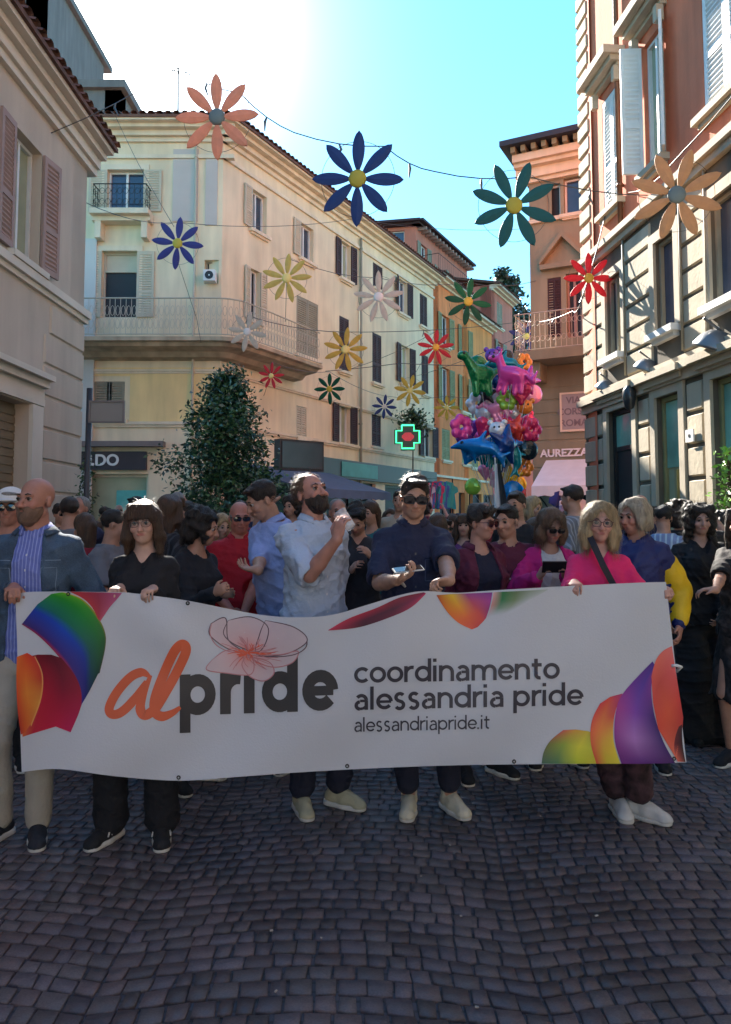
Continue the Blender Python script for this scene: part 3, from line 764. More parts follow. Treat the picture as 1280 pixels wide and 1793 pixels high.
def window(fac, parent, r, glass='glass', frame='white', sill='cream_trim', surround=None, open_l=None, open_r=None, shut=None, mull=True, depth=.2,
           closed=False, name='window', transom=None, sill_w=.12, hood=None, ft=.05, blind=None):
    u0, u1, z0, z1 = r; z0 = -.1 if z0 < .02 else z0; mb = MB(); g = .004
    B = lambda a, b, c, d, w0=-depth, w1=-depth + .06: fac.box(mb, a, b, c, d, w0, w1)
    B(u0 + g, u0 + ft, z0 + g, z1 - g); B(u1 - ft, u1 - g, z0 + g, z1 - g); B(u0 + ft, u1 - ft, z1 - ft, z1 - g); B(u0 + ft, u1 - ft, z0 + g, z0 + ft)
    if mull: c = (u0 + u1) / 2; B(c - ft * .6, c + ft * .6, z0 + ft, z1 - ft, -depth + .002, -depth + .07)
    if transom: zt = z0 + (z1 - z0) * transom; B(u0 + ft, u1 - ft, zt - .03, zt + .03, -depth + .001, -depth + .065)
    fr = mb.build(name, ST[frame], parent)
    mb = MB(); mb.add([fac.p(u0, z0, -depth + .01), fac.p(u1, z0, -depth + .01), fac.p(u1, z1, -depth + .01), fac.p(u0, z1, -depth + .01)], [(0, 1, 2, 3)])
    mb.build('pane', ST[glass], fr)
    if blind:
        mb = MB(); fac.box(mb, u0 + ft, u1 - ft, z0 + (z1 - z0) * blind, z1 - ft, -depth + .012, -depth + .022); mb.build('blind', ST['sh_cream'], fr)
    if sill:
        mb = MB(); fac.box(mb, u0 - .1, u1 + .1, z0 - .09, z0 - .002, -depth + .02, sill_w); fac.box(mb, u0 - .04, u1 + .04, z0 - .15, z0 - .09, .002, sill_w * .55); mb.build('sill', ST[sill], fr)
    if surround:
        mb = MB(); s = .14; fac.box(mb, u0 - s, u0 - .003, z0, z1 + s, .003, .045); fac.box(mb, u1 + .003, u1 + s, z0, z1 + s, .003, .045); fac.box(mb, u0 - .003, u1 + .003, z1 + .003, z1 + s, .003, .045)
        mb.build('surround', ST[surround], fr)
    if hood:
        mb = MB(); zt = z1 + .16; fac.box(mb, u0 - .22, u1 + .22, zt + .14, zt + .26, .003, .34); fac.box(mb, u0 - .17, u1 + .17, zt + .06, zt + .14, .003, .22); fac.box(mb, u0 - .14, u1 + .14, zt, zt + .06, .003, .1)
        for uu in (u0 - .13, u1 + .03): fac.box(mb, uu, uu + .1, zt - .22, zt, .047, .15)
        mb.build('hood', ST[hood], fr)
    W = (u1 - u0) / 2
    for sd, an in ((-1, open_l), (1, open_r)):
        if an is None or shut is None: continue
        shutter(fac, fr, u0 if sd < 0 else u1, z0 + .01, z1 - .01, W - .005, an, sd, ST[shut], w=.03 if an < 90 else -.02)
    if closed and shut:
        shutter(fac, fr, u0 + .01, z0 + .01, z1 - .01, W - .015, 0, 1, ST[shut], w=-.025); shutter(fac, fr, u1 - .01, z0 + .01, z1 - .01, W - .015, 0, -1, ST[shut], w=-.025)
    return fr
def profile(fac, parent, u0, u1, z, prof, m, name='cornice'):
    """horizontal moulding; prof: list of (height, projection) steps from the bottom up"""
    mb = MB(); zz = z
    for i, (h, w_) in enumerate(prof): fac.box(mb, u0 - .001 * i, u1 + .001 * i, zz + (.001 if i else 0), zz + h, -.1 + .002 * i, w_); zz += h
    return mb.build(name, ST[m] if isinstance(m, str) else m, parent)
def blocks(fac, parent, u0, u1, z0, z1, course, length, holes, m, proj=.03, gap=.03, name='stonework', stagger=True, margin=.14, w=0.0):
    """rusticated courses built as real blocks around the openings"""
    mb = MB(); r = random.Random(int(u0 * 100) + 3); nz = max(1, round((z1 - z0) / course)); ch = (z1 - z0) / nz
    for i in range(nz):
        a, b = z0 + i * ch + gap / 2, z0 + (i + 1) * ch - gap / 2
        segs = [(u0, u1)]
        for h in holes:
            if h[2] - margin < b and h[3] + margin > a:
                ns = []
                for (p0, p1) in segs:
                    l, rr = h[0] - margin, h[1] + margin
                    if rr <= p0 or l >= p1: ns.append((p0, p1)); continue
                    if l > p0: ns.append((p0, l))
                    if rr < p1: ns.append((rr, p1))
                segs = ns
        for (p0, p1) in segs:
            if p1 - p0 < .08: continue
            n = max(1, round((p1 - p0) / length)); L = (p1 - p0) / n
            cuts = [p0 + j * L + (L / 2 if (stagger and i % 2 and n > 1 and 0 < j < n) else 0) for j in range(n + 1)]; cuts[-1] = p1
            for c0, c1 in zip(cuts, cuts[1:]):
                e = .018; q0, q1 = c0 + gap / 2 * (c0 > p0 + .01), c1 - gap / 2 * (c1 < p1 - .01); pr = proj * r.uniform(.9, 1.1)
                f = [fac.p(q0, a, w), fac.p(q1, a, w), fac.p(q1, b, w), fac.p(q0, b, w), fac.p(q0 + e, a + e, w + pr), fac.p(q1 - e, a + e, w + pr), fac.p(q1 - e, b - e, w + pr), fac.p(q0 + e, b - e, w + pr)]
                mb.add(f, [(4, 5, 6, 7), (0, 1, 5, 4), (1, 2, 6, 5), (2, 3, 7, 6), (3, 0, 4, 7)])
    return mb.build(name, ST[m], parent)
def railing(fac, parent, u0, u1, z0, z1, w, m='iron', step=.11, ornate=True, name='railing', sides=True):
    mb = MB()
    def run(f, a, b):
        n = max(1, int(abs(b - a) / step))
        mb.tube([f(a, z1), f(b, z1)], .016, 5); mb.tube([f(a, z0), f(b, z0)], .012, 5)
        for i in range(n + 1):
            t = a + (b - a) * i / n; mb.tube([f(t, z0), f(t, z1)], .007, 4, caps=False)
            if ornate and i < n:
                c = a + (b - a) * (i + .5) / n; rr = abs(b - a) / n * .42
                for zc in (z0 + (z1 - z0) * .28, z0 + (z1 - z0) * .72):
                    mb.tube([f(c + rr * math.cos(q * .785), zc + rr * 1.3 * math.sin(q * .785)) for q in range(9)], .006, 4, caps=False)
    run(lambda t, z: fac.p(t, z, w), u0, u1)
    if sides: run(lambda t, z: fac.p(u0, z, t), .02, w); run(lambda t, z: fac.p(u1, z, t), .02, w)
    return mb.build(name, ST[m], parent)
def building(label, group=None, cat='building', name='building', loc=(0, 0, 0)):
    o = empty(name, loc); tag(o, label, cat, group); return o
def roof_slab(parent, pts, z, h=.12, m='tile', name='roof', ridge=None):
    mb = MB(); n = len(pts); vs = [(x, y, z) for x, y in pts] + [(x, y, z + h) for x, y in pts]
    fs = [tuple(range(n - 1, -1, -1)), tuple(range(n, 2 * n))] + [(i, (i + 1) % n, n + (i + 1) % n, n + i) for i in range(n)]
    mb.add(vs, fs); return mb.build(name, ST[m], parent)
def sloped_roof(fac, parent, u0, u1, z, over=.55, back=5, rise=1.9, name='roof', m='tile', tiles=True):
    """tiled roof plane that starts at an overhanging eave and climbs away from the street, with rows of rounded tiles"""
    mb = MB(); n = Vector((0, 0, 1))
    A = lambda u, t, dz=0: fac.p(u, z + (t + over) / (back + over) * rise + dz, -t)
    mb.hexa([A(u0, -over, -.07), A(u1, -over, -.07), A(u1, back, -.07), A(u0, back, -.07), A(u0, -over), A(u1, -over), A(u1, back), A(u0, back)])
    if tiles:
        k = int((u1 - u0) / .22)
        for i in range(k):
            uc = u0 + (i + .5) * (u1 - u0) / k; vs = []; fs = []; ns = 7
            for j in range(ns + 1):
                t = -over - .05 + j * .42; rr = .085
                for q in range(5):
                    a = math.pi * q / 4; vs.append(A(uc + rr * math.cos(a), t, .004 + rr * .75 * math.sin(a) + (.02 if j % 1 == 0 else 0)))
            for j in range(ns):
                for q in range(4): fs.append((j * 5 + q, j * 5 + q + 1, (j + 1) * 5 + q + 1, (j + 1) * 5 + q))
            mb.add(vs, fs)
    return mb.build(name, ST[m], parent)
def drainpipe(fac, parent, u, z0, z1, w=.09, r=.05, m='copper'):
    mb = MB(); mb.tube([fac.p(u, z0, w), fac.p(u, z1, w)], r, 10)
    z = z0 + .6
    while z < z1: mb.tube([fac.p(u, z, w), fac.p(u, z + .05, w)], r * 1.25, 10); fac.box(mb, u - .015, u + .015, z, z + .04, 0, w); z += 2.1
    return mb.build('drainpipe', ST[m], parent, True)
def M_fac(fac, u, z, w):
    U, N = fac.U, fac.N; p = fac.p(u, z, w)
    return Matrix(((U.x, 0, N.x, p.x), (U.y, 0, N.y, p.y), (0, 1, 0, p.z), (0, 0, 0, 1)))
# ================================================================ ground
def cobbles():
    rr = random.Random(4); V = []; F = []; C = []
    # segmental arcs of small dark porphyry setts, real raised stones near the camera
    W = 1.45; s = .080; x0, x1, y0, y1 = -5.2, 5.6, 1.6, 9.6
    def arc(lane, v, t):     # t across the lane 0..1
        x = lane * W + t * W + .62 + .05 * math.sin(v * 1.7); return x, v + .10 * math.sin(math.pi * t) + .03 * math.sin(v * 2.3)
    lanes = range(int(math.floor(x0 / W)) - 1, int(math.ceil(x1 / W)) + 1)
    rh = random.Random(11); hs_ = [s * rh.uniform(.88, 1.12) for _ in range(400)]
    for ln in lanes:
        v = y0 - .6; row = 0
        while v < y1:
            h = hs_[row]; n = int(W * 1.12 / (s * 1.12)); cuts = [0]
            for i in range(n): cuts.append(cuts[-1] + rr.uniform(.72, 1.35))
            off = 0; tot = cuts[-1]; cuts = [c / tot for c in cuts]
            for a, b in zip(cuts, cuts[1:]):
                if v > 6 and abs((ln + .5) * W) > 3.5 and False: continue
                g = .0045; ga = g / W
                P4 = []
                for (t, dv) in ((a + ga, g), (b - ga, g), (b - ga, h - g), (a + ga, h - g)):
                    x, y = arc(ln, v + dv, t); P4.append((x + rr.uniform(-.005, .005), y + rr.uniform(-.006, .006)))
                zt = rr.uniform(-.0015, .0015); tx, ty = rr.uniform(-.018, .018), rr.uniform(-.018, .018)
                cx = sum(p[0] for p in P4) / 4; cy = sum(p[1] for p in P4) / 4; k = len(V)
                val = rr.uniform(.72, 1.3); hue = rr.random(); c = (.092 * val * (1.10 if hue > .7 else 1), .074 * val, .073 * val * (1.10 if hue < .3 else 1))
                for (f, z) in ((1.0, -.012), (1.0, -.0015), (.93, .0016)):
                    for (x, y) in P4:
                        xx, yy = cx + (x - cx) * f, cy + (y - cy) * f
                        V.append((xx, yy, z + zt + (tx * (xx - cx) + ty * (yy - cy) if z > -.01 else 0))); C.append(c)
                for lv in (0, 4):
                    for i in range(4): F.append((k + lv + i, k + lv + (i + 1) % 4, k + lv + 4 + (i + 1) % 4, k + lv + 4 + i))
                F.append((k + 8, k + 9, k + 10, k + 11))
            v += h; row += 1
    V = np.array(V); F = np.array(F); C = np.array(C)
    m = bpy.data.materials.new('porphyry_setts'); m.use_nodes = True; t = m.node_tree; N, L = t.nodes, t.links; b = N['Principled BSDF']
    a = N.new('ShaderNodeAttribute'); a.attribute_name = 'tint'; tc = N.new('ShaderNodeTexCoord')
    n1 = N.new('ShaderNodeTexNoise'); n1.inputs['Scale'].default_value = .9; n1.inputs['Detail'].default_value = 5; L.new(tc.outputs['Object'], n1.inputs['Vector'])
    n2 = N.new('ShaderNodeTexNoise'); n2.inputs['Scale'].default_value = 140; n2.inputs['Detail'].default_value = 3; L.new(tc.outputs['Object'], n2.inputs['Vector'])
    mr = N.new('ShaderNodeMapRange'); mr.inputs[1].default_value = .35; mr.inputs[2].default_value = .65; mr.inputs[3].default_value = .7; mr.inputs[4].default_value = 1.35; L.new(n1.outputs[0], mr.inputs[0])
    mr2 = N.new('ShaderNodeMapRange'); mr2.inputs[1].default_value = .3; mr2.inputs[2].default_value = .7; mr2.inputs[3].default_value = .75; mr2.inputs[4].default_value = 1.25; L.new(n2.outputs[0], mr2.inputs[0])
    mu = N.new('ShaderNodeMath'); mu.operation = 'MULTIPLY'; L.new(mr.outputs[0], mu.inputs[0]); L.new(mr2.outputs[0], mu.inputs[1])
    vm = N.new('ShaderNodeVectorMath'); vm.operation = 'SCALE'; L.new(a.outputs['Color'], vm.inputs[0]); L.new(mu.outputs[0], vm.inputs['Scale']); L.new(vm.outputs[0], b.inputs['Base Color'])
    mr3 = N.new('ShaderNodeMapRange'); mr3.inputs[1].default_value = .3; mr3.inputs[2].default_value = .7; mr3.inputs[3].default_value = .36; mr3.inputs[4].default_value = .62; L.new(n1.outputs[0], mr3.inputs[0]); L.new(mr3.outputs[0], b.inputs['Roughness'])
    bp = N.new('ShaderNodeBump'); bp.inputs['Strength'].default_value = .5; bp.inputs['Distance'].default_value = .002; L.new(n2.outputs[0], bp.inputs['Height']); L.new(bp.outputs[0], b.inputs['Normal'])
    o = np_mesh('cobblestone_paving', V, F, m, None, C, smooth=False); tag(o, 'dark porphyry setts laid in arcs across the square', kind='structure')
    # the far paving: same setts drawn by a brick pattern, on the base sheet
    m = bpy.data.materials.new('ground_setts'); m.use_nodes = True; t = m.node_tree; N, L = t.nodes, t.links; b = N['Principled BSDF']; b.inputs['Roughness'].default_value = .6
    tc = N.new('ShaderNodeTexCoord'); br = N.new('ShaderNodeTexBrick'); br.inputs['Scale'].default_value = 5; br.inputs['Color1'].default_value = (.05, .046, .055, 1); br.inputs['Color2'].default_value = (.075, .068, .08, 1); br.inputs['Mortar'].default_value = (.03, .027, .027, 1); br.inputs['Mortar Size'].default_value = .03
    L.new(tc.outputs['Object'], br.inputs['Vector']); L.new(br.outputs[0], b.inputs['Base Color'])
    mb = MB(); mb.add([(-60, -40, -.008), (80, -40, -.008), (80, 140, -.008), (-60, 140, -.008)], [(0, 1, 2, 3)]); g = mb.build('ground', m); tag(g, kind='structure')
    # grit lying in the joints
    mb = MB(); r2 = random.Random(9)
    for i in range(26):
        x = r2.uniform(-2.2, 2.2); y = r2.uniform(2.2, 4.2); s_ = r2.uniform(.0015, .004); a = r2.uniform(0, 3.14)
        mb.obox((x, y, .009), (s_ * 2 * math.cos(a), s_ * 2 * math.sin(a), 0), (-s_ * math.sin(a), s_ * math.cos(a), 0), (0, 0, .002))
    g = mb.build('grit', mat('grit', (.4, .36, .32), .9, .2)); tag(g, 'pale crumbs and confetti scattered on the dark setts', kind='stuff')
cobbles()
# ================================================================ near left building (beige, grooved)
FL = Fac((-4.72, -13.0), (0, 1)); FL.N = Vector((1, 0, 0))
b = building('beige two-storey house with grooved plaster courses at the left edge, nearest on that side')
uC = 25.7     # corner at Y = 13
zc = FL.uz(145, 279)[1]
hW = [FL.rect(20, 72, 205, 478), FL.rect(-330, -230, 60, 500)]
door = FL.rect(-95, 45, 700, 1100); door = (door[0], door[1], 0, FL.uz(20, 697)[1])
winL = (hW[0][0], hW[0][1], FL.uz(60, 470)[1], FL.uz(60, 255)[1])
winL2 = (winL[0] - 3.6, winL[1] - 3.6, winL[2], winL[3])
holes = [winL, winL2, door] + [(u, u + 1.0, winL[2], winL[3]) for u in (4, 8, 12)] + [(u, u + 1.6, 0, 3) for u in (3, 8, 12)]
wall(FL, 0, uC, 0, zc + .02, holes, ST['beige'], b)
for h in holes[3:]:
    window(FL, b, h, shut='sh_pink' if h[2] > 1 else None, open_l=4 if h[2] > 1 else None, open_r=4 if h[2] > 1 else None, sill='beige_trim' if h[2] > 1 else None)
window(FL, b, winL, glass='glass_pale', shut='sh_pink', open_l=3, open_r=8, sill='beige_trim', mull=True); window(FL, b, winL2, glass='glass_pale', shut='sh_pink', open_l=3, open_r=3, sill='beige_trim')
blocks(FL, b, 0, uC - .0, .02, winL[2] - .35, .46, 30, [(h[0], h[1], h[2], h[3] + .5) if h[2] < 1 else h for h in holes], 'beige', .03, .035, 'grooved_courses', False, .42)
profile(FL, b, 0, uC + .1, winL[2] - .30, [(.08, .05), (.12, .10)], 'beige_trim', 'string_course')
profile(FL, b, 0, uC + .25, zc - .1, [(.12, .08), (.16, .14), (.1, .24), (.22, .36)], 'beige_trim')
profile(FL, b, door[0] - .42, door[1] + .42, door[3] + .02, [(.1, .05), (.16, .04), (.1, .12), (.08, .2)], 'beige_trim', 'door_hood')
mb = MB(); FL.box(mb, door[0] - .36, door[0] - .003, 0, door[3], .002, .06); FL.box(mb, door[1] + .003, door[1] + .36, 0, door[3], .002, .06); d_ = mb.build('door_surround', ST['beige_trim'], b)
mb = MB(); FL.box(mb, door[0] + .005, door[1] - .005, .01, door[3] - .005, -.26, -.2)
for i in range(26): FL.box(mb, door[0] + .01, door[1] - .01, .05 + i * (door[3] - .1) / 26, .05 + (i + .8) * (door[3] - .1) / 26, -.2, -.185)
d_ = mb.build('roller_shutter', mat('roller_paint', srgb(128, 112, 88), .6, .15, 2), b)
sloped_roof(FL, b, 0, uC + .3, zc + .42, over=.42, back=4.5, rise=.9)
# side wall towards the side street
FLs = Fac((-14, 12.7), (1, 0)); FLs.N = Vector((0, 1, 0))
wall(FLs, 0, 9.28, 0, zc + .3, [], ST['beige'], b, name='side_wall')
# ================================================================ cream corner building
D0 = 20.0; cx = (383 - 640) / 1350 * D0
FC = Fac((-15.0, D0), (1, 0)); uc = cx + 15.0; SD = Vector((.454, .891, 0)).normalized()
FS = Fac((cx, D0), (SD.x, SD.y))
zE = 12.0
b = building('cream corner building with long curved balcony and dark shop sign at street level'); CB = b
f1 = FC.rect(188, 252, 298, 372); f1 = (f1[0], f1[1], f1[2], f1[3])
f2 = FC.rect(178, 240, 440, 556); f3 = FC.rect(164, 218, 668, 735); f4 = FC.rect(358, 383, 455, 497)
shop = FC.rect(100, 258, 830, 1000); shop = (shop[0] - .5, shop[1], .45, shop[3])
bl1 = FC.rect(303, 347, 262, 388)
holes = [f1, f2, f3, f4, shop]
wall(FC, 0, uc, 0, zE, holes, ST['cream'], b, name='front_wall')
# yellow plaster zone under the balcony, proud of the wall
zb = FC.uz(250, 603)[1]; zs_ = FC.uz(250, 748)[1]
mb = MB()
yz = [(FC.uz(166, 640)[0] - 4.5, f3[0] - .14), (f3[1] + .14, uc)]
FC.box(mb, yz[0][0], yz[0][1], zs_ + .15, zb - .62, .004, .02); FC.box(mb, yz[1][0], uc + .02, zs_ + .15, zb - .62, .004, .02)
FC.box(mb, yz[0][1] + .001, yz[1][0] - .001, f3[3] + .14, zb - .62, .004, .0195)
mb.build('plaster_panel', ST['cream_y'], b)
window(FC, b, f1, shut='sh_cream', open_l=2, open_r=2, sill=None, surround='cream_trim', frame='white')
window(FC, b, f2, glass='dark', shut='sh_cream', open_l=2, open_r=2, sill=None, surround='cream_trim', frame='sh_cream', mull=False, transom=.72, blind=.74)
window(FC, b, f3, glass='sh_grey', frame='white', sill='cream_trim', closed=True, shut='sh_grey', ft=.07)
mb = MB(); c3 = (f3[0] + f3[1]) / 2; FC.box(mb, c3 - .06, c3 + .06, f3[2] + .02, f3[3] - .02, -.03, -.005); mb.build('mullion', ST['white'], b)
window(FC, b, f4, glass='dark', frame='sh_grey', sill=None, mull=False)
# balcony of the upper front window
zz = f1[2] - .05
profile(FC, b, f1[0] - .28, f1[1] + .28, zz - .30, [(.12, .35), (.14, .55)], 'cream_trim', 'small_balcony')
mb = MB()
for uu in (f1[0] - .2, f1[1] + .04): FC.box(mb, uu, uu + .16, zz - .75, zz - .30, .002, .34)
mb.build('bracket', ST['cream_trim'], b)
railing(FC, b, f1[0] - .2, f1[1] + .2, zz - .03, zz + .62, .48, 'iron', .14)
mb = MB(); FC.box(mb, bl1[0], bl1[1], bl1[2], bl1[3], .002, .03); mb.build('blind_panel', mat('grey_lilac_panel', srgb(196, 186, 178), .85, .05, 2), b)
q = FC.rect(360, 381, 270, 395); mb = MB(); FC.box(mb, q[0], q[1], q[2], q[3], .002, .03); mb.build('blind_panel', MATS['grey_lilac_panel'], b)
# long balcony, wrapping round the corner
mb = MB(); pts_o = []; pts_i = []
uL = FC.uz(160, 600)[0] - 4; Wb = .95
rows = [FC.p(uL, 0, 0), FC.p(uc - 1.2, 0, 0)]
path = []   # (inner point, outward normal)
for u in (uL, uc - 2.5, uc - 1.4, uc - .7): path.append((FC.p(u, 0, 0), FC.N))
for k in range(7): 
    t = (k + .5) / 7; n = (FC.N * (1 - t) + FS.N * t).normalized(); path.append((FS.p(0, 0, 0), n))
for u in (.6, 1.6, 2.6, 3.6): path.append((FS.p(u, 0, 0), FS.N))
lens = [0]
for (a, n1), (c, n2) in zip(path, path[1:]): lens.append(lens[-1] + ((c + n2 * Wb) - (a + n1 * Wb)).length)
zb0 = zb - .02
prof = [(-.02, -.42), (.30, -.38), (.42, -.26), (.8, -.20), (.86, -.12), (Wb + .05, -.10), (Wb + .05, .0), (-.02, .0)]
vs = []; fs = []
for (a, n) in path:
    for (w_, dz) in prof: vs.append(a + n * w_ + Vector((0, 0, zb0 + dz)))
k = len(prof)
for i in range(len(path) - 1):
    for j in range(k): fs.append((i * k + j, i * k + (j + 1) % k, (i + 1) * k + (j + 1) % k, (i + 1) * k + j))
fs.append(tuple(range(k))); fs.append(tuple(len(path) * k - 1 - j for j in range(k)))
mb.add(vs, fs); bal = mb.build('balcony', mat('weathered_balcony_stone', srgb(190, 170, 142), .9, .25, 2, .3, 20, stains=.25), b)
rl = MB(); H0, H1 = zb0 + .08, zb0 + 1.0
line = [a + n * (Wb - .05) for a, n in path]
rl.tube([p + Vector((0, 0, H1)) for p in line], .02, 6); rl.tube([p + Vector((0, 0, H0)) for p in line], .014, 5)
for p, q in zip(line, line[1:]):
    L_ = (q - p).length; n_ = max(1, int(L_ / .13))
    for i in range(n_):
        c = p + (q - p) * (i / n_); c2 = p + (q - p) * ((i + .5) / n_); d = (q - p).normalized()
        rl.tube([c + Vector((0, 0, H0)), c + Vector((0, 0, H1))], .008, 4, caps=False)
        for zc_ in (.27, .6): rl.tube([c2 + d * (.05 * math.cos(a * .785)) + Vector((0, 0, H0 + zc_ + .13 * math.sin(a * .785))) for a in range(9)], .007, 4, caps=False)
g_ = rl.build('railing', ST['iron_pale'], bal)
# shop front
window(FC, b, shop, glass='glass_pale', frame='cream_trim', sill=None, mull=False, ft=.08, name='shop_window')
mb = MB(); qs = FC.rect(200, 262, 858, 900); FC.box(mb, qs[0], qs[1] - .1, qs[2], qs[3], -.182, -.176); mb.build('window_poster', mat('teal_poster', srgb(96, 186, 178), .5, .2, 3), b)
sg = FC.rect(110, 258, 791, 823); mb = MB(); FC.box(mb, sg[0] - .3, sg[1], sg[2], sg[3], .003, .12); sgo = mb.build('shop_sign', ST['sign_dark'], b)
u_, z_ = FC.uz(187, 807)
text_obj('lettering', '.DO', .40, ST['letter'], sgo, .01, .012, M_fac(FC, u_ + .0, z_, .13))
u2_, _ = FC.uz(161.5, 807); text_obj('lettering', 'i', .40, ST['letter'], sgo, .01, .012, M_fac(FC, u2_, z_, .13))
q = FC.rect(110, 290, 774, 783); mb = MB(); FC.box(mb, q[0], q[1], q[2], q[3], .003, .3); mb.build('sign_canopy', mat('grey_canopy', srgb(128, 116, 112), .7, .1), b)
profile(FC, b, 0, uc + .05, zs_, [(.06, .05), (.08, .09)], 'cream_trim', 'string_course')
profile(FC, b, 0, uc + .03, zb - .78, [(.05, .05), (.06, .08)], 'cream_trim', 'string_course')
profile(FC, b, 0, uc + .3, zE - .9, [(.1, .07)], 'cream_trim', 'string_course')
profile(FC, b, 0, uc + .35, zE - .45, [(.12, .08), (.14, .2), (.1, .38), (.12, .55)], 'cream_trim')
mb = MB(); q = FC.rect(122, 166, 420, 880); FC.box(mb, q[0] - .3, q[1], -.1, q[3], .004, .10); mb.build('pilaster', mat('white_pilaster', srgb(206, 204, 198), .8, .06, 1.5), b)
# a little air-conditioner by the small window
q = FC.rect(360, 380, 478, 497); mb = MB(); FC.box(mb, q[0], q[1], q[2], q[3], .003, .3); ac = mb.build('air_conditioner', ST['white'], b)
mb = MB(); c = FC.p((q[0] + q[1]) / 2, (q[2] + q[3]) / 2, .302); mb.lathe([(.02, 0), (.1, .002), (.11, .01)], c, 16, axis=FC.N); o = mb.build('fan_grille', ST['black'], ac)
# ---- street facade
LEN = 14.95
W = {}
def fr_(a, b_, c, d): return FS.rect(a, b_, c, d)
wins = [
 (fr_(440, 467, 337, 408), dict(shut='sh_cream', open_l=3, open_r=None, glass='glass')),
 (fr_(525, 549, 395, 457), dict(shut='sh_cream', open_l=3, glass='glass')),
 (fr_(596, 614, 425, 490), dict(shut='sh_dark', open_l=4, open_r=4, glass='glass_pale')),
 (fr_(653, 670, 464, 507), dict(shut='sh_dark', closed=True)),
 (fr_(697, 713, 491, 550), dict(shut='sh_dark', open_l=20, open_r=4, glass='glass')),
 (fr_(735, 748, 517, 572), dict(shut='sh_dark', closed=True)),
 (fr_(436, 455, 472, 563), dict(shut='sh_cream', open_l=8, open_r=8, glass='dark')),
 (fr_(519, 557, 525, 625), dict(shut='sh_grey', closed=True)),
 (fr_(594, 611, 556, 650), dict(shut='sh_dark', closed=True)),
 (fr_(652, 668, 585, 671), dict(shut='sh_dark', closed=True)),
 (fr_(701, 717, 606, 672), dict(shut='sh_dark', open_l=6, open_r=6, glass='glass_pale')),
 (fr_(738, 750, 622, 690), dict(shut='sh_dark', closed=True)),
 (fr_(519, 537, 712, 767), dict(shut='sh_cream', closed=True)),
 (fr_(592, 613, 706, 776), dict(shut='sh_dark', open_l=4, open_r=4, glass='glass_pale')),
 (fr_(651, 667, 720, 782), dict(shut='sh_dark', closed=True)),
 (fr_(741, 757, 745, 800), dict(shut='sh_dark', open_l=5, open_r=5, glass='dark')),
]
zg = FS.uz(620, 806)[1]
sh1 = (1.0, 4.6, 0, 2.9); sh2 = (5.6, 9.2, 0, zg - .75); sh3 = (10.0, 13.6, 0, zg - .75)
hol = [w_[0] for w_ in wins] + [sh1, sh2, sh3]
wall(FS, 0, LEN, 0, zE, hol, ST['cream'], b, name='street_wall')
for r_, k_ in wins: window(FS, b, r_, sill='cream_trim', **k_)
for h in (sh1, sh2, sh3): window(FS, b, h, glass='dark', frame='black', sill=None, name='shop_window', ft=.1)
mb = MB(); FS.box(mb, 4.9, LEN - .1, zg - .68, zg - .05, .003, .16); mb.build('fascia', ST['sign_dark'], b)
mb = MB(); FS.box(mb, 6.3, 9.0, zg - .6, zg - .12, .162, .19); mb.build('fascia_panel', mat('teal_fascia', srgb(60, 130, 120), .5, .2, 2), b)
for u0_, z_ in ((0, zb - .78), ):
    profile(FS, b, u0_, LEN, z_, [(.05, .05), (.06, .08)], 'cream_trim', 'string_course')
profile(FS, b, 0, LEN, zs_ + .0, [(.06, .05), (.08, .09)], 'cream_trim', 'string_course')
profile(FS, b, -.05, LEN, zE - .9, [(.1, .07)], 'cream_trim', 'string_course')
profile(FS, b, -.2, LEN, zE - .45, [(.12, .08), (.14, .2), (.1, .38), (.12, .55)], 'cream_trim')
sloped_roof(FC, b, 0, uc + .55, zE + .03, over=.6, back=5, rise=1.5)
sloped_roof(FS, b, -.3, LEN, zE + .03, over=.6, back=5, rise=1.5)
drainpipe(FS, b, .0 + FS.uz(628, 600)[0], 0, zE - .5, m='sh_grey'); drainpipe(FC, b, FC.uz(338, 700)[0], 0, zE - .5, m='sh_cream', r=.035)
# antenna on the roof
a_ = P(312, 198, 21.5); o = MB(); o.tube([a_ - Vector((0, 0, .4)), P(312, 118, 21.5)], .03, 6); t_ = P(312, 124, 21.5)
o.tube([t_ + Vector((-.3, .0, 0.05)), t_ + Vector((.35, 0, -.1))], .015, 5)
for k in range(5): o.tube([t_ + Vector((-.25 + k * .12, -.18, 0.03)), t_ + Vector((-.25 + k * .12, .18, .03))], .01, 4)
tag(o.build('roof_antenna', ST['iron'], None), 'thin metal aerial standing on the cream corner roof', 'antenna')
# corner shop: dark box and sign
b2 = empty('shop_awning', FS.p(.2, 0)); tag(b2, 'navy blue sloping shop awning beside the leafy tree', 'awning')
def loc(parent, v): return Vector(v) - parent.location
def awning(parent, fac, u0, u1, z1, z0, proj, m, val=.22):
    mb = MB(); L0 = parent.location
    q = lambda u, z, w_: fac.p(u, z, w_) - L0
    mb.hexa([q(u0, z1 - .03, .03), q(u1, z1 - .03, .03), q(u1, z0 - .03, proj), q(u0, z0 - .03, proj), q(u0, z1, .03), q(u1, z1, .03), q(u1, z0, proj), q(u0, z0, proj)])
    cn = mb.build('canopy', ST[m], parent)
    mb = MB(); n = 12; vs = []; fs = []
    for i in range(n * 2 + 1):
        u = u0 + (u1 - u0) * i / (n * 2); vs += [q(u, z0 + .005, proj + .004), q(u, z0 - val - .03 * (i % 2), proj + .02)]
    for i in range(n * 2): fs.append((2 * i, 2 * i + 1, 2 * i + 3, 2 * i + 2))
    mb.add(vs, fs); mb.build('valance', ST[m], parent)
    for u in (u0 + .04, u1 - .04):
        mb = MB(); mb.tube([q(u, z0 - .04, proj - .02), q(u, z0 - .5, .05)], .018, 6); mb.build('strut', ST['iron'], parent)
    return cn
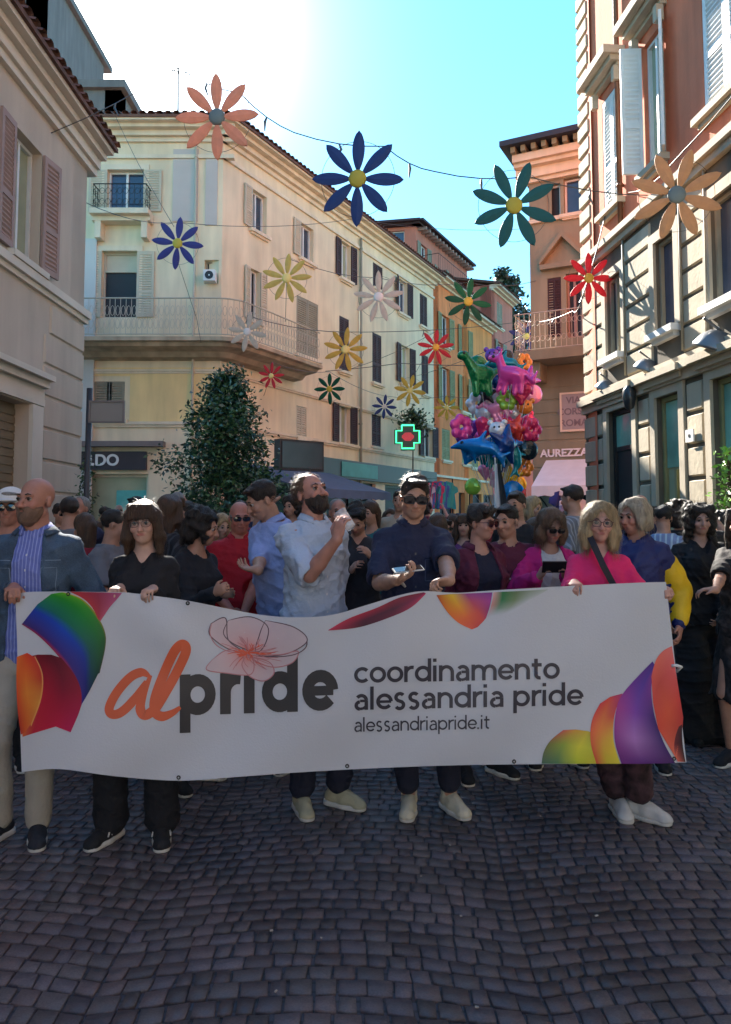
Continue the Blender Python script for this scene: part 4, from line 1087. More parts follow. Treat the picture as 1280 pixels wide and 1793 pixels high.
awning(b2, FS, .3, 5.6, 3.0, 2.3, 2.3, 'awn_navy')
b3 = empty('shop_sign', FS.p(.3, 2.9)); tag(b3, 'black box sign projecting above the navy awning', 'sign')
mb = MB(); A_ = P(492, 822, 19.2); B_ = P(567, 770, 20.2)
FSg = Fac((P(492, 800, 19.3).x, 19.3), (.75, .66)); r0 = FSg.rect(490, 567, 771, 824)
mb = MB(); vs0 = FSg.box(mb, r0[0], r0[1], r0[2], r0[3], -.25, 0); o = mb.build('panel', ST['black'], None); o.parent = b3; o.location = -b3.location
mb = MB(); FSg.box(mb, r0[0] + .06, r0[1] - .06, r0[2] + .06, r0[3] - .06, .001, .02); o = mb.build('face', mat('dark_sign_face', (.03, .028, .035), .3, .3, 2), None); o.parent = b3; o.location = -b3.location
mb = MB(); mb.tube([FSg.p(r0[0] + .3, r0[2] + .2, -.2), FSg.p(r0[0] + .3, r0[2] + .2, -.8)], .03); o = mb.build('bracket', ST['iron'], None); o.parent = b3; o.location = -b3.location
# ================================================================ orange house and the further ones in the street
def row_house(label, u0, u1, z1, wallm, shut, cols, rows, trim='cream_trim', roof=True, setback=0.0, zfoot=0, over=.5, grp=None):
    b = building(label); F = Fac(((FS.p(0, 0, -setback)).x, (FS.p(0, 0, -setback)).y), (SD.x, SD.y)); hs = []
    for c in cols:
        for (za, zb_) in rows: hs.append((c - .5, c + .5, za, zb_))
    gs = [(c - 1.0, c + 1.0, 0, 2.7) for c in cols[::1]] if zfoot == 0 else []
    wall(F, u0, u1, zfoot, z1, hs + gs, ST[wallm], b)
    for i, h in enumerate(hs): window(F, b, h, shut=shut, closed=i % 3 == 0, open_l=None if i % 3 == 0 else 5, open_r=None if i % 3 == 0 else 5, sill=trim, glass='glass' if i % 2 else 'dark', surround=trim if grp else None)
    for h in gs: window(F, b, h, glass='dark', frame='black', sill=None, name='shop_window')
    profile(F, b, u0, u1, z1 - .3, [(.1, .1), (.1, .3), (.1, over)], trim)
    if zfoot == 0: profile(F, b, u0, u1, 3.3, [(.1, .08)], trim, 'string_course')
    if roof: sloped_roof(F, b, u0 - .1, u1 + .1, z1 + .02, over=over, back=5, rise=1.3)
    E = Fac((F.p(u0, 0).x, F.p(u0, 0).y), (-F.N.x, -F.N.y)); E.N = -SD
    wall(E, 0, 7, zfoot, z1, [], ST[wallm], b, name='gable_wall')
    return b, F
YU = lambda px: FS.uz(px, 700)[0]
u_o0, u_o1 = LEN + .02, YU(812); 
row_house('orange plastered house next after the cream one, with green-grey shutters', u_o0, u_o1, FS.uz(790, 503)[1], 'orange', 'sh_green', [u_o0 + 1.4, u_o0 + 4.0, u_o0 + 5.8][:3 if u_o1 - u_o0 > 6.5 else 2], [(4.1, 5.5), (6.6, 8.3), (9.3, 10.7)])
u2, u3 = u_o1 + .02, YU(862)
row_house('amber yellow house in the middle of the far street row', u2, u3, FS.uz(840, 562)[1], 'orange2', 'sh_green', [u2 + 1.5 + 2.3 * i for i in range(int((u3 - u2 - 1.5) / 2.3) + 1)], [(4.0, 5.4), (6.4, 8.0)])
u4, u5 = u3 + .02, YU(899)
row_house('salmon pink house at the far end of the street row', u4, u5, FS.uz(885, 520)[1], 'pink', 'sh_grey', [u4 + 1.5 + 2.6 * i for i in range(max(1, int((u5 - u4 - 1.5) / 2.6)))], [(4.0, 5.6), (6.8, 8.4), (9.6, 11.2), (12, 13.4)])
# setback red building with terrace
bR, FRb = row_house('salmon red top storey with roof terrace rising behind the cream roof', 0, 1, 1, 'pink', None, [], [], roof=False, zfoot=.9) if False else (None, None)
SB = 3.2; Fb = Fac((FS.p(0, 0, -SB).x, FS.p(0, 0, -SB).y), (SD.x, SD.y))
bR = building('salmon red penthouse with a terrace rising behind the cream roof')
ua, za = Fb.uz(728, 396); ub, zb2 = Fb.uz(818, 482)
zt = za; ub = Fb.uz(818, 482 + 0)[0]
h1 = Fb.rect(736, 748, 430, 470); h2 = Fb.rect(765, 775, 470, 505); h3 = Fb.rect(785, 795, 480, 520)
wall(Fb, ua, ub, 9, zt, [h1, h2, h3], ST['pink'], bR)
for h in (h1, h2, h3): window(Fb, bR, h, sill=None, shut='sh_grey', open_l=4, open_r=4)
Fe = Fac((Fb.p(ua, 0).x - 9 * .98, Fb.p(ua, 0).y + 9 * .2), (.98, -.2)); wall(Fe, 0, 9.0, 9, zt, [Fe.rect(665, 708, 405, 430)], ST['pink'], bR, name='gable_wall'); window(Fe, bR, Fe.rect(665, 708, 405, 430), sill=None, glass='glass', frame='white', mull=True)
profile(Fb, bR, ua - .4, ub, zt, [(.1, .35), (.12, .6)], 'sh_dark', 'eave'); profile(Fe, bR, 0, 9.3, zt, [(.101, .35), (.122, .6)], 'sh_dark', 'eave')
roof_slab(bR, [(Fe.p(0, 0).x, Fe.p(0, 0).y), (Fe.p(9, 0).x, Fe.p(9, 0).y), (Fb.p(ub, 0).x, Fb.p(ub, 0).y), (Fb.p(ub, 0, -7).x, Fb.p(ub, 0, -7).y)], zt + .22, .2)
mb = MB()
for i in range(16): uu = ua + (ub - ua) * (i + .5) / 16; Fb.box(mb, uu, uu + .12, zt - .16, zt - .003, .002, .5)
mb.build('rafter', ST['sh_pink'], bR)
q = Fb.rect(728, 756, 455, 480); railing(Fb, bR, ua + .2, ua + 6, q[2] - .3, q[2] + .7, 1.2, 'iron', .3, False)
mb = MB(); q2 = Fb.rect(728, 758, 455, 482)
# far end closing buildings and a chimney
F9 = Fac((P(862, 600, 58).x, 58), (1, -.1)); b = building('tall grey-pink house closing the far end of the street')
wr_ = F9.rect(862, 902, 540, 900); hs = [F9.rect(870, 877, 560, 590), F9.rect(886, 893, 560, 590), F9.rect(870, 877, 620, 650), F9.rect(886, 893, 620, 650)]
wall(F9, wr_[0], wr_[1] + 6, 0, wr_[3] - 1.2, hs, ST['pink'], b); [window(F9, b, h, shut='sh_grey', closed=True) for h in hs]
sloped_roof(F9, b, wr_[0] - .3, wr_[1] + 6.3, wr_[3] - 1.2, tiles=False)
q = F9.rect(871, 879, 488, 552); mb = MB(); F9.box(mb, q[0], q[1], q[2], q[3], -1.5, -.6); F9.box(mb, q[0] - .1, q[1] + .1, q[3], q[3] + .25, -1.6, -.5); mb.build('chimney', ST['pink'], b)
# ================================================================ back right building
b = building('dusty pink house with wide dark eaves, balcony and white awning beyond the side street'); FBp = P(930, 600, 20.0)
FB = Fac((FBp.x, 20.0), (.891, -.454))
ztop = FB.uz(960, 268)[1]; zbal = FB.uz(960, 624)[1]
wA = FB.rect(958, 981, 322, 378); wB = FB.rect(987, 1020, 310, 374); wC = FB.rect(959, 983, 486, 590); wD = FB.rect(992, 1018, 478, 590)
dr = FB.rect(955, 1030, 862, 1000); dr = (dr[0], dr[1] + .6, 0, dr[3])
UR = 4.5
wall(FB, 0, UR, 0, zbal, [dr], ST['olive'], b, name='lower_wall'); wall(FB, 0, UR, zbal, ztop, [wA, wB, wC, wD], ST['brownpink'], b, name='upper_wall')
window(FB, b, wA, glass='dark', frame='white', sill=None, mull=False); window(FB, b, wB, glass='glass', frame='white', sill='cream_trim', mull=False)
window(FB, b, wC, closed=True, shut='sh_dark', sill=None); window(FB, b, wD, glass='dark', frame='sh_pink', sill=None)
window(FB, b, dr, glass='dark', frame='sh_dark', sill=None, name='shop_window')
profile(FB, b, 0, UR, wA[2] - .14, [(.1, .1)], 'cream_trim', 'string_course')
profile(FB, b, -.3, UR, ztop - .75, [(.1, .1), (.25, .2), (.1, .38), (.2, .5)], 'cream_trim'); 
mb = MB()
for i in range(18): FB.box(mb, -.3 + i * .27, -.18 + i * .27, ztop - .1, ztop + .05, .002, .66)
mb.build('dentil', ST['olive'], b)
mb = MB(); FB.box(mb, -.55, UR, ztop + .055, ztop + .2, -4, .82); mb.build('eave', mat('slate_eave', srgb(52, 60, 72), .8, .2), b)
FBs = Fac((FB.p(0, 0).x + SD.x * 9, FB.p(0, 0).y + SD.y * 9), (-SD.x, -SD.y)); wall(FBs, 0, 8.98, 0, ztop, [], ST['brownpink'], b, name='side_wall')
mb = MB(); pc = (wC[0] + wD[1]) / 2; zp = wC[3] + .25; Wp = (wD[1] - wC[0]) / 2 + .15
for sgn in (-1, 1): mb.hexa([FB.p(pc, zp + .75, .0), FB.p(pc + sgn * Wp, zp + .08, 0), FB.p(pc + sgn * Wp, zp + .08, .22), FB.p(pc, zp + .75, .22), FB.p(pc, zp + .9, 0), FB.p(pc + sgn * Wp, zp + .2, 0), FB.p(pc + sgn * Wp, zp + .2, .22), FB.p(pc, zp + .9, .22)])
FB.box(mb, pc - Wp, pc + Wp, zp - .05, zp + .078, .002, .2); mb.build('pediment', ST['brownpink'], b)
mb = MB(); FB.box(mb, -.25, UR, zbal - .25, zbal - .02, .004, .95); FB.box(mb, .1, .4, zbal - .7, zbal - .26, .003, .7); FB.box(mb, 1.9, 2.2, zbal - .7, zbal - .26, .003, .7); bl = mb.build('balcony', ST['olive'], b)
r_ = railing(FB, b, -.2, UR - .1, zbal + .03, zbal + .95, .88, 'iron_pale', .13); r_.parent = bl
blocks(FB, b, 0, UR, .0, zbal - .8, .36, 30, [dr], 'olive', .02, .025, 'grooved_courses', False, .05)
pl = FB.rect(985, 1040, 690, 752); mb = MB(); FB.box(mb, pl[0], pl[1], pl[2], pl[3], .022, .07); po = mb.build('plaque', mat('pale_plaque', srgb(168, 158, 152), .7, .06), b)
mb = MB(); e = .05; FB.box(mb, pl[0] - e, pl[0], pl[2] - e, pl[3] + e, .022, .09); FB.box(mb, pl[1], pl[1] + e, pl[2] - e, pl[3] + e, .022, .09); FB.box(mb, pl[0], pl[1], pl[3], pl[3] + e, .022, .09); FB.box(mb, pl[0], pl[1], pl[2] - e, pl[2], .022, .09); mb.build('plaque_frame', ST['cream_trim'], po)
for i, tx in enumerate(('FARMACIA', 'CORSO', 'OTTICA')):
    text_obj('lettering', ('VIA', 'CORSO', 'ROMA')[i], .24, mat('plaque_letters', srgb(128, 118, 120), .7, 0), po, .004, .004, M_fac(FB, (pl[0] + pl[1]) / 2 - .1, pl[3] - .16 - .29 * i, .076))
u_, z_ = FB.uz(1003, 793); text_obj('lettering', 'AUREZZANO', .27, ST['letter'], b, .012, .008, M_fac(FB, u_, z_, .05))
a3 = empty('shop_awning', FB.p(.5, 0)); tag(a3, 'white sloping canvas awning under the grooved olive wall', 'awning')
zA1 = FB.uz(990, 812)[1]; awning(a3, FB, .35, UR - .3, zA1 + .1, zA1 - .62, 1.5, 'awn_white')
# ================================================================ right building (terracotta above stone)
FR = Fac((3.74, 13.0), (.085, -1))
b = building('terracotta and grey stone palazzo with white louvred shutters filling the right edge'); RB = b
UE = 27.0
zst = FR.uz(1050, 445)[1]; zm = FR.uz(1150, 668)[1]; zTop = 14.5
W1 = FR.rect(1056, 1088, 158, 365); W2 = FR.rect(1128, 1164, 62, 292); W3 = FR.rect(1229, 1290, -60, 150)
ztA, zbA = W1[3], W1[2]
W2 = (W2[0], W2[1], zbA, ztA); W3 = (W3[0], W3[0] + 1.0, zbA, ztA)
V1 = FR.rect(1064, 1091, 482, 624); V2 = FR.rect(1150, 1185, 426, 566); V2 = (V2[0], V2[1], V1[2], V1[3]); V3 = FR.rect(1247, 1300, 360, 520); V3 = (V3[0], V3[0] + .9, V1[2], V1[3])
U1 = tuple([W1[0], W1[1], ztA + 2.0, ztA + 3.9]); U2 = (W2[0], W2[1], U1[2], U1[3]); U3 = (W3[0], W3[1], U1[2], U1[3])
D1 = FR.rect(1069, 1113, 715, 1000); D1 = (D1[0], D1[1], 0, FR.uz(1090, 715)[1]); D2 = FR.rect(1154, 1196, 685, 1000); zD = FR.uz(1175, 690)[1]; D2 = (D2[0], D2[1], 0, zD); D3 = FR.rect(1252, 1330, 650, 900); D3 = (D3[0], D3[0] + 1.35, 0, zD)
rest = []
k_ = W3[0] - W2[0]
for i in range(1, 8):
    u = W3[0] + (W2[0] - W1[0]) * i * 1.02
    if u + 1.2 < UE: rest += [(u, u + .95, zbA, ztA), (u, u + .95, U1[2], U1[3]), (u, u + .9, V1[2], V1[3]), (u, u + 1.2, 0, zD)]
up = [W1, W2, W3, U1, U2, U3] + [r for r in rest if r[2] >= zbA]
lo = [V1, V2, V3, D1, D2, D3] + [r for r in rest if r[2] < zbA]
wall(FR, 0, UE, 0, zst, lo, ST['stone_dark'], b, name='lower_wall'); wall(FR, 0, UE, zst, zTop, up, ST['red'], b, name='upper_wall')
blocks(FR, b, 0, UE, zm + .22, zst - .16, .36, .95, [V1, V2, V3] + [r for r in rest if V1[2] - .01 < r[2] < zbA], 'stone', .028, .035)
blocks(FR, b, 0, UE, .02, zm - .16, .42, 1.2, [(h[0], h[1], h[2], h[3] + .3) for h in (D1, D2, D3)] + [r for r in rest if r[2] < .1], 'stone', .032, .045, margin=.20)
blocks(FR, b, 0, .48, zst + .1, zTop, .30, .5, [], 'stone', .05, .06, 'quoins', False)
profile(FR, b, 0, UE, zst - .12, [(.1, .08), (.1, .14)], 'stone_trim', 'string_course'); profile(FR, b, 0, UE, zm - .12, [(.12, .08), (.1, .16), (.08, .10)], 'stone_trim', 'string_course')
window(FR, b, W1, shut='sh_white', closed=True, sill='stone_trim', hood='stone_trim', sill_w=.13, depth=.12)
window(FR, b, W2, shut='sh_white', open_l=82, open_r=28, sill='stone_trim', hood='stone_trim', glass='glass_pale', sill_w=.13, depth=.12)
window(FR, b, W3, shut='sh_white', closed=True, sill='stone_trim', hood='stone_trim', sill_w=.13, depth=.12)
for h in up[3:]: window(FR, b, h, shut='sh_white', closed=True, sill='stone_trim', surround='stone_trim')
window(FR, b, V1, sill='white', sill_w=.15, depth=.1, surround='stone_trim', glass='dark', frame='sh_grey'); window(FR, b, V2, sill='white', sill_w=.15, depth=.1, surround='stone_trim', glass='glass', frame='sh_grey', mull=False); window(FR, b, V3, sill='white', sill_w=.15, depth=.1, surround='stone_trim', glass='glass', frame='sh_grey')
mb = MB(); FR.box(mb, (V2[0] + V2[1]) / 2 + .12, V2[1] - .06, V2[2] + 1.0, V2[3] - .05, -.17, -.165); mb.build('window_notice', ST['white'], b)
u_ = (V2[0] + V2[1]) / 2 + .24; text_obj('lettering', 'E', .34, ST['black'], b, .003, .008, M_fac(FR, u_, V2[3] - .32, -.158))
for r in lo[6:]: window(FR, b, r, sill='white' if r[2] > .1 else None, surround='stone_trim', glass='glass' if r[2] > .1 else 'glass_teal', frame='sh_grey')
for D, gl in ((D1, 'dark'), (D2, 'glass_pale'), (D3, 'glass_pale')):
    w_ = window(FR, b, D, sill=None, surround='stone_trim', glass=gl, frame='sh_green' if gl != 'dark' else 'black', mull=False, name='shop_door', ft=.06, depth=.12)
    mb = MB(); zz = D[3] + .15; FR.box(mb, D[0] - .2, D[1] + .2, zz, zz + .08, .003, .12); FR.box(mb, D[0] - .26, D[1] + .26, zz + .08, zz + .17, .003, .2); mb.build('hood', ST['stone_trim'], w_)
    mb = MB(); FR.box(mb, D[0] + .07, D[1] - .07, D[3] - (.55 if gl == 'dark' else .95), D[3] - .07, -.105, -.09); mb.build('fanlight', ST['glass_teal'], w_)
    if gl == 'dark':
        mb = MB(); FR.box(mb, D[0] + .07, D[1] - .07, D[3] - .62, D[3] - .55, -.104, -.082); mb.build('sign_band', ST['black'], w_)
        text_obj('lettering', 'ITALIA', .14, ST['letter'], w_, .002, .002, M_fac(FR, (D[0] + D[1]) / 2, D[3] - .3, -.262)) if False else None
    if gl != 'dark':
        mb = MB(); c = (D[0] + D[1]) / 2; FR.box(mb, c - .03, c + .03, .05, D[3] - .98, -.105, -.07); mb.tube([FR.p(c + .06, .95, -.06), FR.p(c + .06, 1.25, -.06)], .015, 6); mb.build('door_stile', ST['sh_green'], w_)
drainpipe(FR, b, FR.uz(1090, 250)[0], zst + .1, zTop, r=.04, w=.06)
mb = MB(); uu = FR.uz(1200, 560)[0]; uu2 = FR.uz(1243, 470)[0]
for uq in (uu, uu2, FR.uz(1098, 560)[0]): mb.tube([FR.p(uq, zm + .25, .045), FR.p(uq, zst - .1, .045)], .016, 6)
mb.build('conduit', ST['sh_grey'], b, True)
np_ = FR.rect(1210, 1224, 752, 774); mb = MB(); FR.box(mb, np_[0], np_[1], np_[2], np_[3], .057, .075); o = mb.build('number_plate', ST['white'], b); 
mb = MB(); FR.box(mb, (np_[0] + np_[1]) / 2 - .02, (np_[0] + np_[1]) / 2 + .02, np_[2] + .06, np_[3] - .06, .076, .08); mb.build('numeral', ST['black'], o)
roof_slab(b, [(FR.p(0, 0, .6).x, FR.p(0, 0, .6).y), (FR.p(UE, 0, .6).x, FR.p(UE, 0, .6).y), (FR.p(UE, 0, -8).x, FR.p(UE, 0, -8).y), (FR.p(0, 0, -8).x, FR.p(0, 0, -8).y)], zTop + .01, .3)
FRs = Fac((12.5, 13.0), (-1, 0)); FRs.N = Vector((0, 1, 0)); wall(FRs, 0, 8.75, 0, zTop, [], ST['red'], b, name='side_wall')
# ================================================================ unseen building added behind the camera to hold back sky light
FK = Fac((8, -21), (-1, 0)); FK.N = Vector((0, 1, 0)); b = building('unseen low plastered house added behind the viewer to block sky light')
hs = [(1.2 + 2.4 * i, 2.2 + 2.4 * i, z0, z0 + 1.7) for i in range(5) for z0 in (3.9,)]
wall(FK, 0, 13, 0, 6.5, hs, ST['beige'], b); [window(FK, b, h, sill='beige_trim', shut='sh_dark', open_l=3, open_r=3) for h in hs]
# ================================================================ dark tower behind the cream roof
b = building('tall dark grey tower block behind the cream roof, in the glare', cat='tower', name='tower')
FT = Fac((P(212, 150, 28).x - 11, 28), (1, 0)); xm = P(60, 150, 28).x - FT.O.x; tz = 17.6
hs = []
wall(FT, xm, 11, 0, tz, hs, ST['grey'], b, name='front_wall'); [window(FT, b, h, sill=None, glass='dark', frame='sh_grey') for h in hs]
hs = []
FT2 = Fac((FT.O.x, 28.4), (1, 0)); wall(FT2, 0, xm, 0, 23, hs, ST['grey'], b, name='front_wall'); [window(FT2, b, h, sill=None, glass='dark', frame='sh_grey') for h in hs]
FTs = Fac((FT.O.x + 11, 28), (0, 1)); FTs.N = Vector((1, 0, 0)); wall(FTs, 0, 8, 0, tz, [], ST['grey'], b, name='side_wall'); roof_slab(b, [(FT.O.x + xm, 27.8), (FT.O.x + 11.2, 27.8), (FT.O.x + 11.2, 36), (FT.O.x + xm, 36)], tz + .01, .3, 'grey')
FTu = Fac((FT.O.x + xm, 28.4), (0, 1)); FTu.N = Vector((1, 0, 0)); wall(FTu, 0, 7, tz + .32, 23, [], ST['grey'], b, name='side_wall'); roof_slab(b, [(FT.O.x - .2, 28.2), (FT.O.x + xm + .2, 28.2), (FT.O.x + xm + .2, 36), (FT.O.x - .2, 36)], 23.01, .3, 'grey')
# ================================================================ hanging flower decorations
FCOL = dict(blue=srgb(34, 62, 122), teal=srgb(0, 92, 92), coral=srgb(222, 156, 124), amber=srgb(206, 156, 108), red=srgb(214, 44, 58), yellow=srgb(228, 196, 96),
            white=srgb(222, 212, 196), green=srgb(0, 104, 74), navy=srgb(52, 52, 128), pale=srgb(226, 206, 120))
def felt(c):
    new = 'petal_' + c not in MATS; m = mat('petal_' + c, FCOL[c], .6, .12, 5, .15, 40)
    if new:      # thin painted boards and fabric that let some light through
        t = m.node_tree; b = t.nodes['Principled BSDF']; o = next(n for n in t.nodes if n.type == 'OUTPUT_MATERIAL'); tr = t.nodes.new('ShaderNodeBsdfTranslucent'); mx = t.nodes.new('ShaderNodeMixShader')
        mx.inputs[0].default_value = .12 if c in ('blue', 'teal', 'navy') else (.2 if c in ('coral', 'amber') else (.28 if c == 'red' else .5)); t.links.new(b.inputs['Base Color'].links[0].from_socket, tr.inputs['Color'])
        t.links.new(b.outputs[0], mx.inputs[1]); t.links.new(tr.outputs[0], mx.inputs[2]); t.links.new(mx.outputs[0], o.inputs['Surface'])
    return m
DISC = dict(grey=mat('disc_grey', srgb(120, 128, 124), .6, .1), yellow=mat('disc_yellow', srgb(198, 176, 60), .6, .1), gold=mat('disc_gold', srgb(236, 170, 60), .6, .1), white=mat('disc_white', (.7, .68, .62), .6, .1), pale=mat('disc_pale', srgb(236, 216, 130), .6, .1))
WIREM = mat('grey_wire', (.12, .12, .12), .5, .1, 5, metal=.4)
# one petal: a long lens-shaped lacquered board, 2 cm thick
def petal_mesh():
    mb = MB(); n = 14; top = []; r0, r1 = .17, 1.0
    out_ = []
    for i in range(n + 1):
        t = i / n; w = .122 * (math.sin(math.pi * min(1, t * .98 + .02) ** 1.15) ** .62) + .012
        out_.append((r0 + (r1 - r0) * t, w))
    out_.append((r1 + .012, 0.004))
    vs = []; fs = []
    for (r, w) in out_:
        vs += [(-w, -.016, r), (0, -.030, r), (w, -.016, r), (w, .016, r), (0, .030, r), (-w, .016, r)]
    for i in range(len(out_) - 1):
        for j in range(6): fs.append((i * 6 + j, i * 6 + (j + 1) % 6, (i + 1) * 6 + (j + 1) % 6, (i + 1) * 6 + j))
    fs += [tuple(range(5, -1, -1)), tuple((len(out_) - 1) * 6 + j for j in range(6))]
    mb.add(vs, fs); return mb
def make_flower(px, py, rad_px, Y, col, disc, label, rot=0, tilt=0, npet=8, group='flower decorations strung over the street', yawf=None):
    c = P(px, py, Y); r = rad_px / FPX * Y
    root = empty('flower_decoration', c); root.scale = (r, r, r); root.rotation_euler = (R(6), rot, tilt); tag(root, label, 'decoration', group)
    key = ('petal', col)
    if key not in _FM:
        o = petal_mesh().build('petal', felt(col)); _FM[key] = o.data; bpy.data.objects.remove(o)
    for k in range(npet):
        o = bpy.data.objects.new('petal', _FM[key]); COL.objects.link(o); o.parent = root
        a = 2 * math.pi * k / npet; o.rotation_euler = (_fr.uniform(-.05, .05), a + _fr.uniform(-.03, .03), 0); o.scale = (8 / npet * 1.0, 1, _fr.uniform(.97, 1.0))
    if ('d', disc) not in _FM:
        mb = MB(); mb.lathe([(0, .06), (.13, .055), (.19, .03), (.195, 0), (.19, -.03), (.13, -.055), (0, -.06)], n=20, axis=(0, -1, 0)); o = mb.build('disc', DISC[disc], None, True); _FM[('d', disc)] = o.data; bpy.data.objects.remove(o)
    o = bpy.data.objects.new('disc', _FM[('d', disc)]); COL.objects.link(o); o.parent = root
    if 'ring' not in _FM:
        mb = MB(); mb.tube([(.80 * math.cos(q * math.pi / 24), .035, .80 * math.sin(q * math.pi / 24)) for q in range(49)], .006, 5); o = mb.build('ring', WIREM); _FM['ring'] = o.data; bpy.data.objects.remove(o)
    o = bpy.data.objects.new('ring', _FM['ring']); COL.objects.link(o); o.parent = root
    return c
_FM = {}; _fr = random.Random(3)
FL_ = [
 (380, 205, 78, 10.0, 'coral', 'grey', 'large coral pink flower with grey disc, nearest the roof aerial', 0.0, 8),
 (626, 313, 84, 9.6, 'blue', 'yellow', 'large dark blue flower with yellow disc in the middle of the sky', .06, 8),
 (900, 360, 80, 9.6, 'teal', 'yellow', 'large teal flower with yellow disc just left of the dusty pink house', .32, 8),
 (1185, 341, 82, 8.6, 'amber', 'grey', 'large amber flower with grey disc in front of the terracotta wall', .34, 8),
 (311, 426, 47, 17.0, 'navy', 'yellow', 'dark blue flower with yellow disc hanging before the cream front wall', .12, 8),
 (1031, 487, 46, 11.8, 'red', 'gold', 'red flower with golden disc by the corner of the stone palazzo', .0, 8),
 (502, 487, 45, 18.0, 'pale', 'pale', 'pale yellow flower, the upper one left of the white flower', .1, 9),
 (433, 581, 36, 18.4, 'white', 'white', 'white flower hanging over the end of the long balcony', .2, 8),
 (663, 520, 46, 19.0, 'white', 'white', 'larger white flower hanging before the dark shutters of the cream house', .0, 9),
 (820, 528, 43, 19.0, 'green', 'yellow', 'green flower with yellow disc before the orange house', .15, 8),
 (605, 612, 40, 21.0, 'yellow', 'pale', 'yellow flower with narrow petals above the teal and green one', .12, 9),
 (763, 608, 33, 24.0, 'red', 'gold', 'red flower with golden disc at the seam of the cream and orange houses', .05, 9),
 (475, 658, 24, 18.6, 'red', 'pale', 'small red flower with pale disc just above the leafy tree', .1, 9),
 (577, 681, 28, 21.8, 'green', 'yellow', 'green flower with yellow disc above the dark shop fascia', .0, 8),
 (718, 684, 29, 27.0, 'yellow', 'pale', 'yellow flower right above the green pharmacy cross', .2, 8),
 (673, 712, 22, 27.5, 'blue', 'white', 'small dark blue flower with white disc left of the pharmacy cross', .1, 8),
 (782, 714, 23, 29.0, 'yellow', 'pale', 'small yellow flower right of the pharmacy cross before the orange wall', .0, 8),
 (921, 589, 32, 24.0, 'navy', 'pale', 'violet blue flower with pale disc above the balloons', .3, 8),
]
fc = {}
for i, (px, py, rp, Y, c, d, lb, rot, n) in enumerate(FL_): fc[i] = make_flower(px, py, rp, Y, c, d, lb, rot, _fr.uniform(-.15, .15), n)
def wire(pts, label, sag=.25, r=.010, lights=0, name='cable'):
    out_ = []
    for a, b in zip(pts, pts[1:]):
        a, b = Vector(a), Vector(b); n = max(4, int((b - a).length / .6))
        for k in range(n): t = k / n; out_.append(a + (b - a) * t - Vector((0, 0, sag * 4 * t * (1 - t))))
    out_.append(Vector(pts[-1])); o0 = out_[0]; mb = MB(); mb.tube([p - o0 for p in out_], r, 5)
    o = mb.build(name, WIREM, None, True, loc=o0); tag(o, label, 'cable')
    if lights:
        mb = MB(); rr = random.Random(len(pts))
        for k in range(lights):
            q = out_[int((k + .5) / lights * len(out_))] - o0
            mb.tube([q, q + Vector((rr.uniform(-.03, .03), 0, -.07)), q + Vector((rr.uniform(-.05, .05), 0, -.19))], [.012, .02, .008], 5)
        c = mb.build('clips', WIREM); c.parent = o
up_ = Vector((0, 0, 0))
z0_ = lambda px, py, Y: P(px, py, Y)
wire([FL.p(24.2, 7.3, 0), P(312, 118, 11.5), fc[0] + Vector((.3, .04, .35)), P(515, 232, 9.8), fc[1] + Vector((.35, .04, .45)), P(760, 300, 9.6), fc[2] + Vector((.2, .04, .4)), FR.p(2.6, 6.0, .05)], 'long dark cable holding the coral, blue and teal flowers', .06, .008, 7)
wire([FR.p(2.0, 6.3, .05), fc[3] + Vector((0, .04, .42)), FR.p(6.5, 6.6, .05)], 'short cable carrying the amber flower by the terracotta wall', .1, .007)
wire([P(140, 350, 12.8), fc[4] + Vector((0, .04, .5)), P(620, 383, 20), P(933, 400, 19.9)], 'thin cable carrying the navy flower along the cream front', .15, .007)
wire([P(203, 205, 19.3), P(243, 288, 18.3), fc[4] + Vector((-.1, .04, .4))], 'slack cord from the cream cornice down to the navy flower', .02, .007)
wire([fc[4] + Vector((0, .04, -.4)), P(345, 560, 18.5), P(352, 600, 19.0)], 'thin cord hanging under the navy flower', .0, .006)
wire([FS.p(3.1, 7.4), fc[6] + Vector((0, .04, .5)), fc[8] + Vector((0, .04, .5)), fc[9] + Vector((0, .04, .5)), P(938, 492, 19.9)], 'cable carrying the pale yellow, white and green flowers', .12, .008)
wire([FS.p(1.0, 6.9), fc[7] + Vector((0, .04, .4)), fc[10] + Vector((0, .04, .5)), fc[17] + Vector((0, .04, .5)), P(1003, 545, 13.5), fc[5] + Vector((-.1, .04, -.3)), FR.p(1.2, 6.6, 0)], 'pale cable dipping to the violet flower and rising to the red one', .10, .010, 5)
wire([FS.p(2.0, 5.0), fc[12] + Vector((0, .04, .35)), fc[13] + Vector((0, .04, .5)), fc[15] + Vector((0, .04, .4)), fc[16] + Vector((0, .04, .45)), FB.p(0, 4.8, .1)], 'lowest cable carrying the small flowers near the pharmacy', .10, .008)
wire([FS.p(5.5, 6.3), P(700, 636, 23), P(830, 640, 23.5), FB.p(0, 5.9, .1)], 'straight taut cable crossing before the cream windows', .02, .012)
wire([FS.p(7.0, 6.6), fc[11] + Vector((0, .04, .5)), fc[14] + Vector((.1, .04, .5)), FB.p(0, 6.4, .1)], 'cable carrying the red and yellow flowers before the orange house', .1, .008)
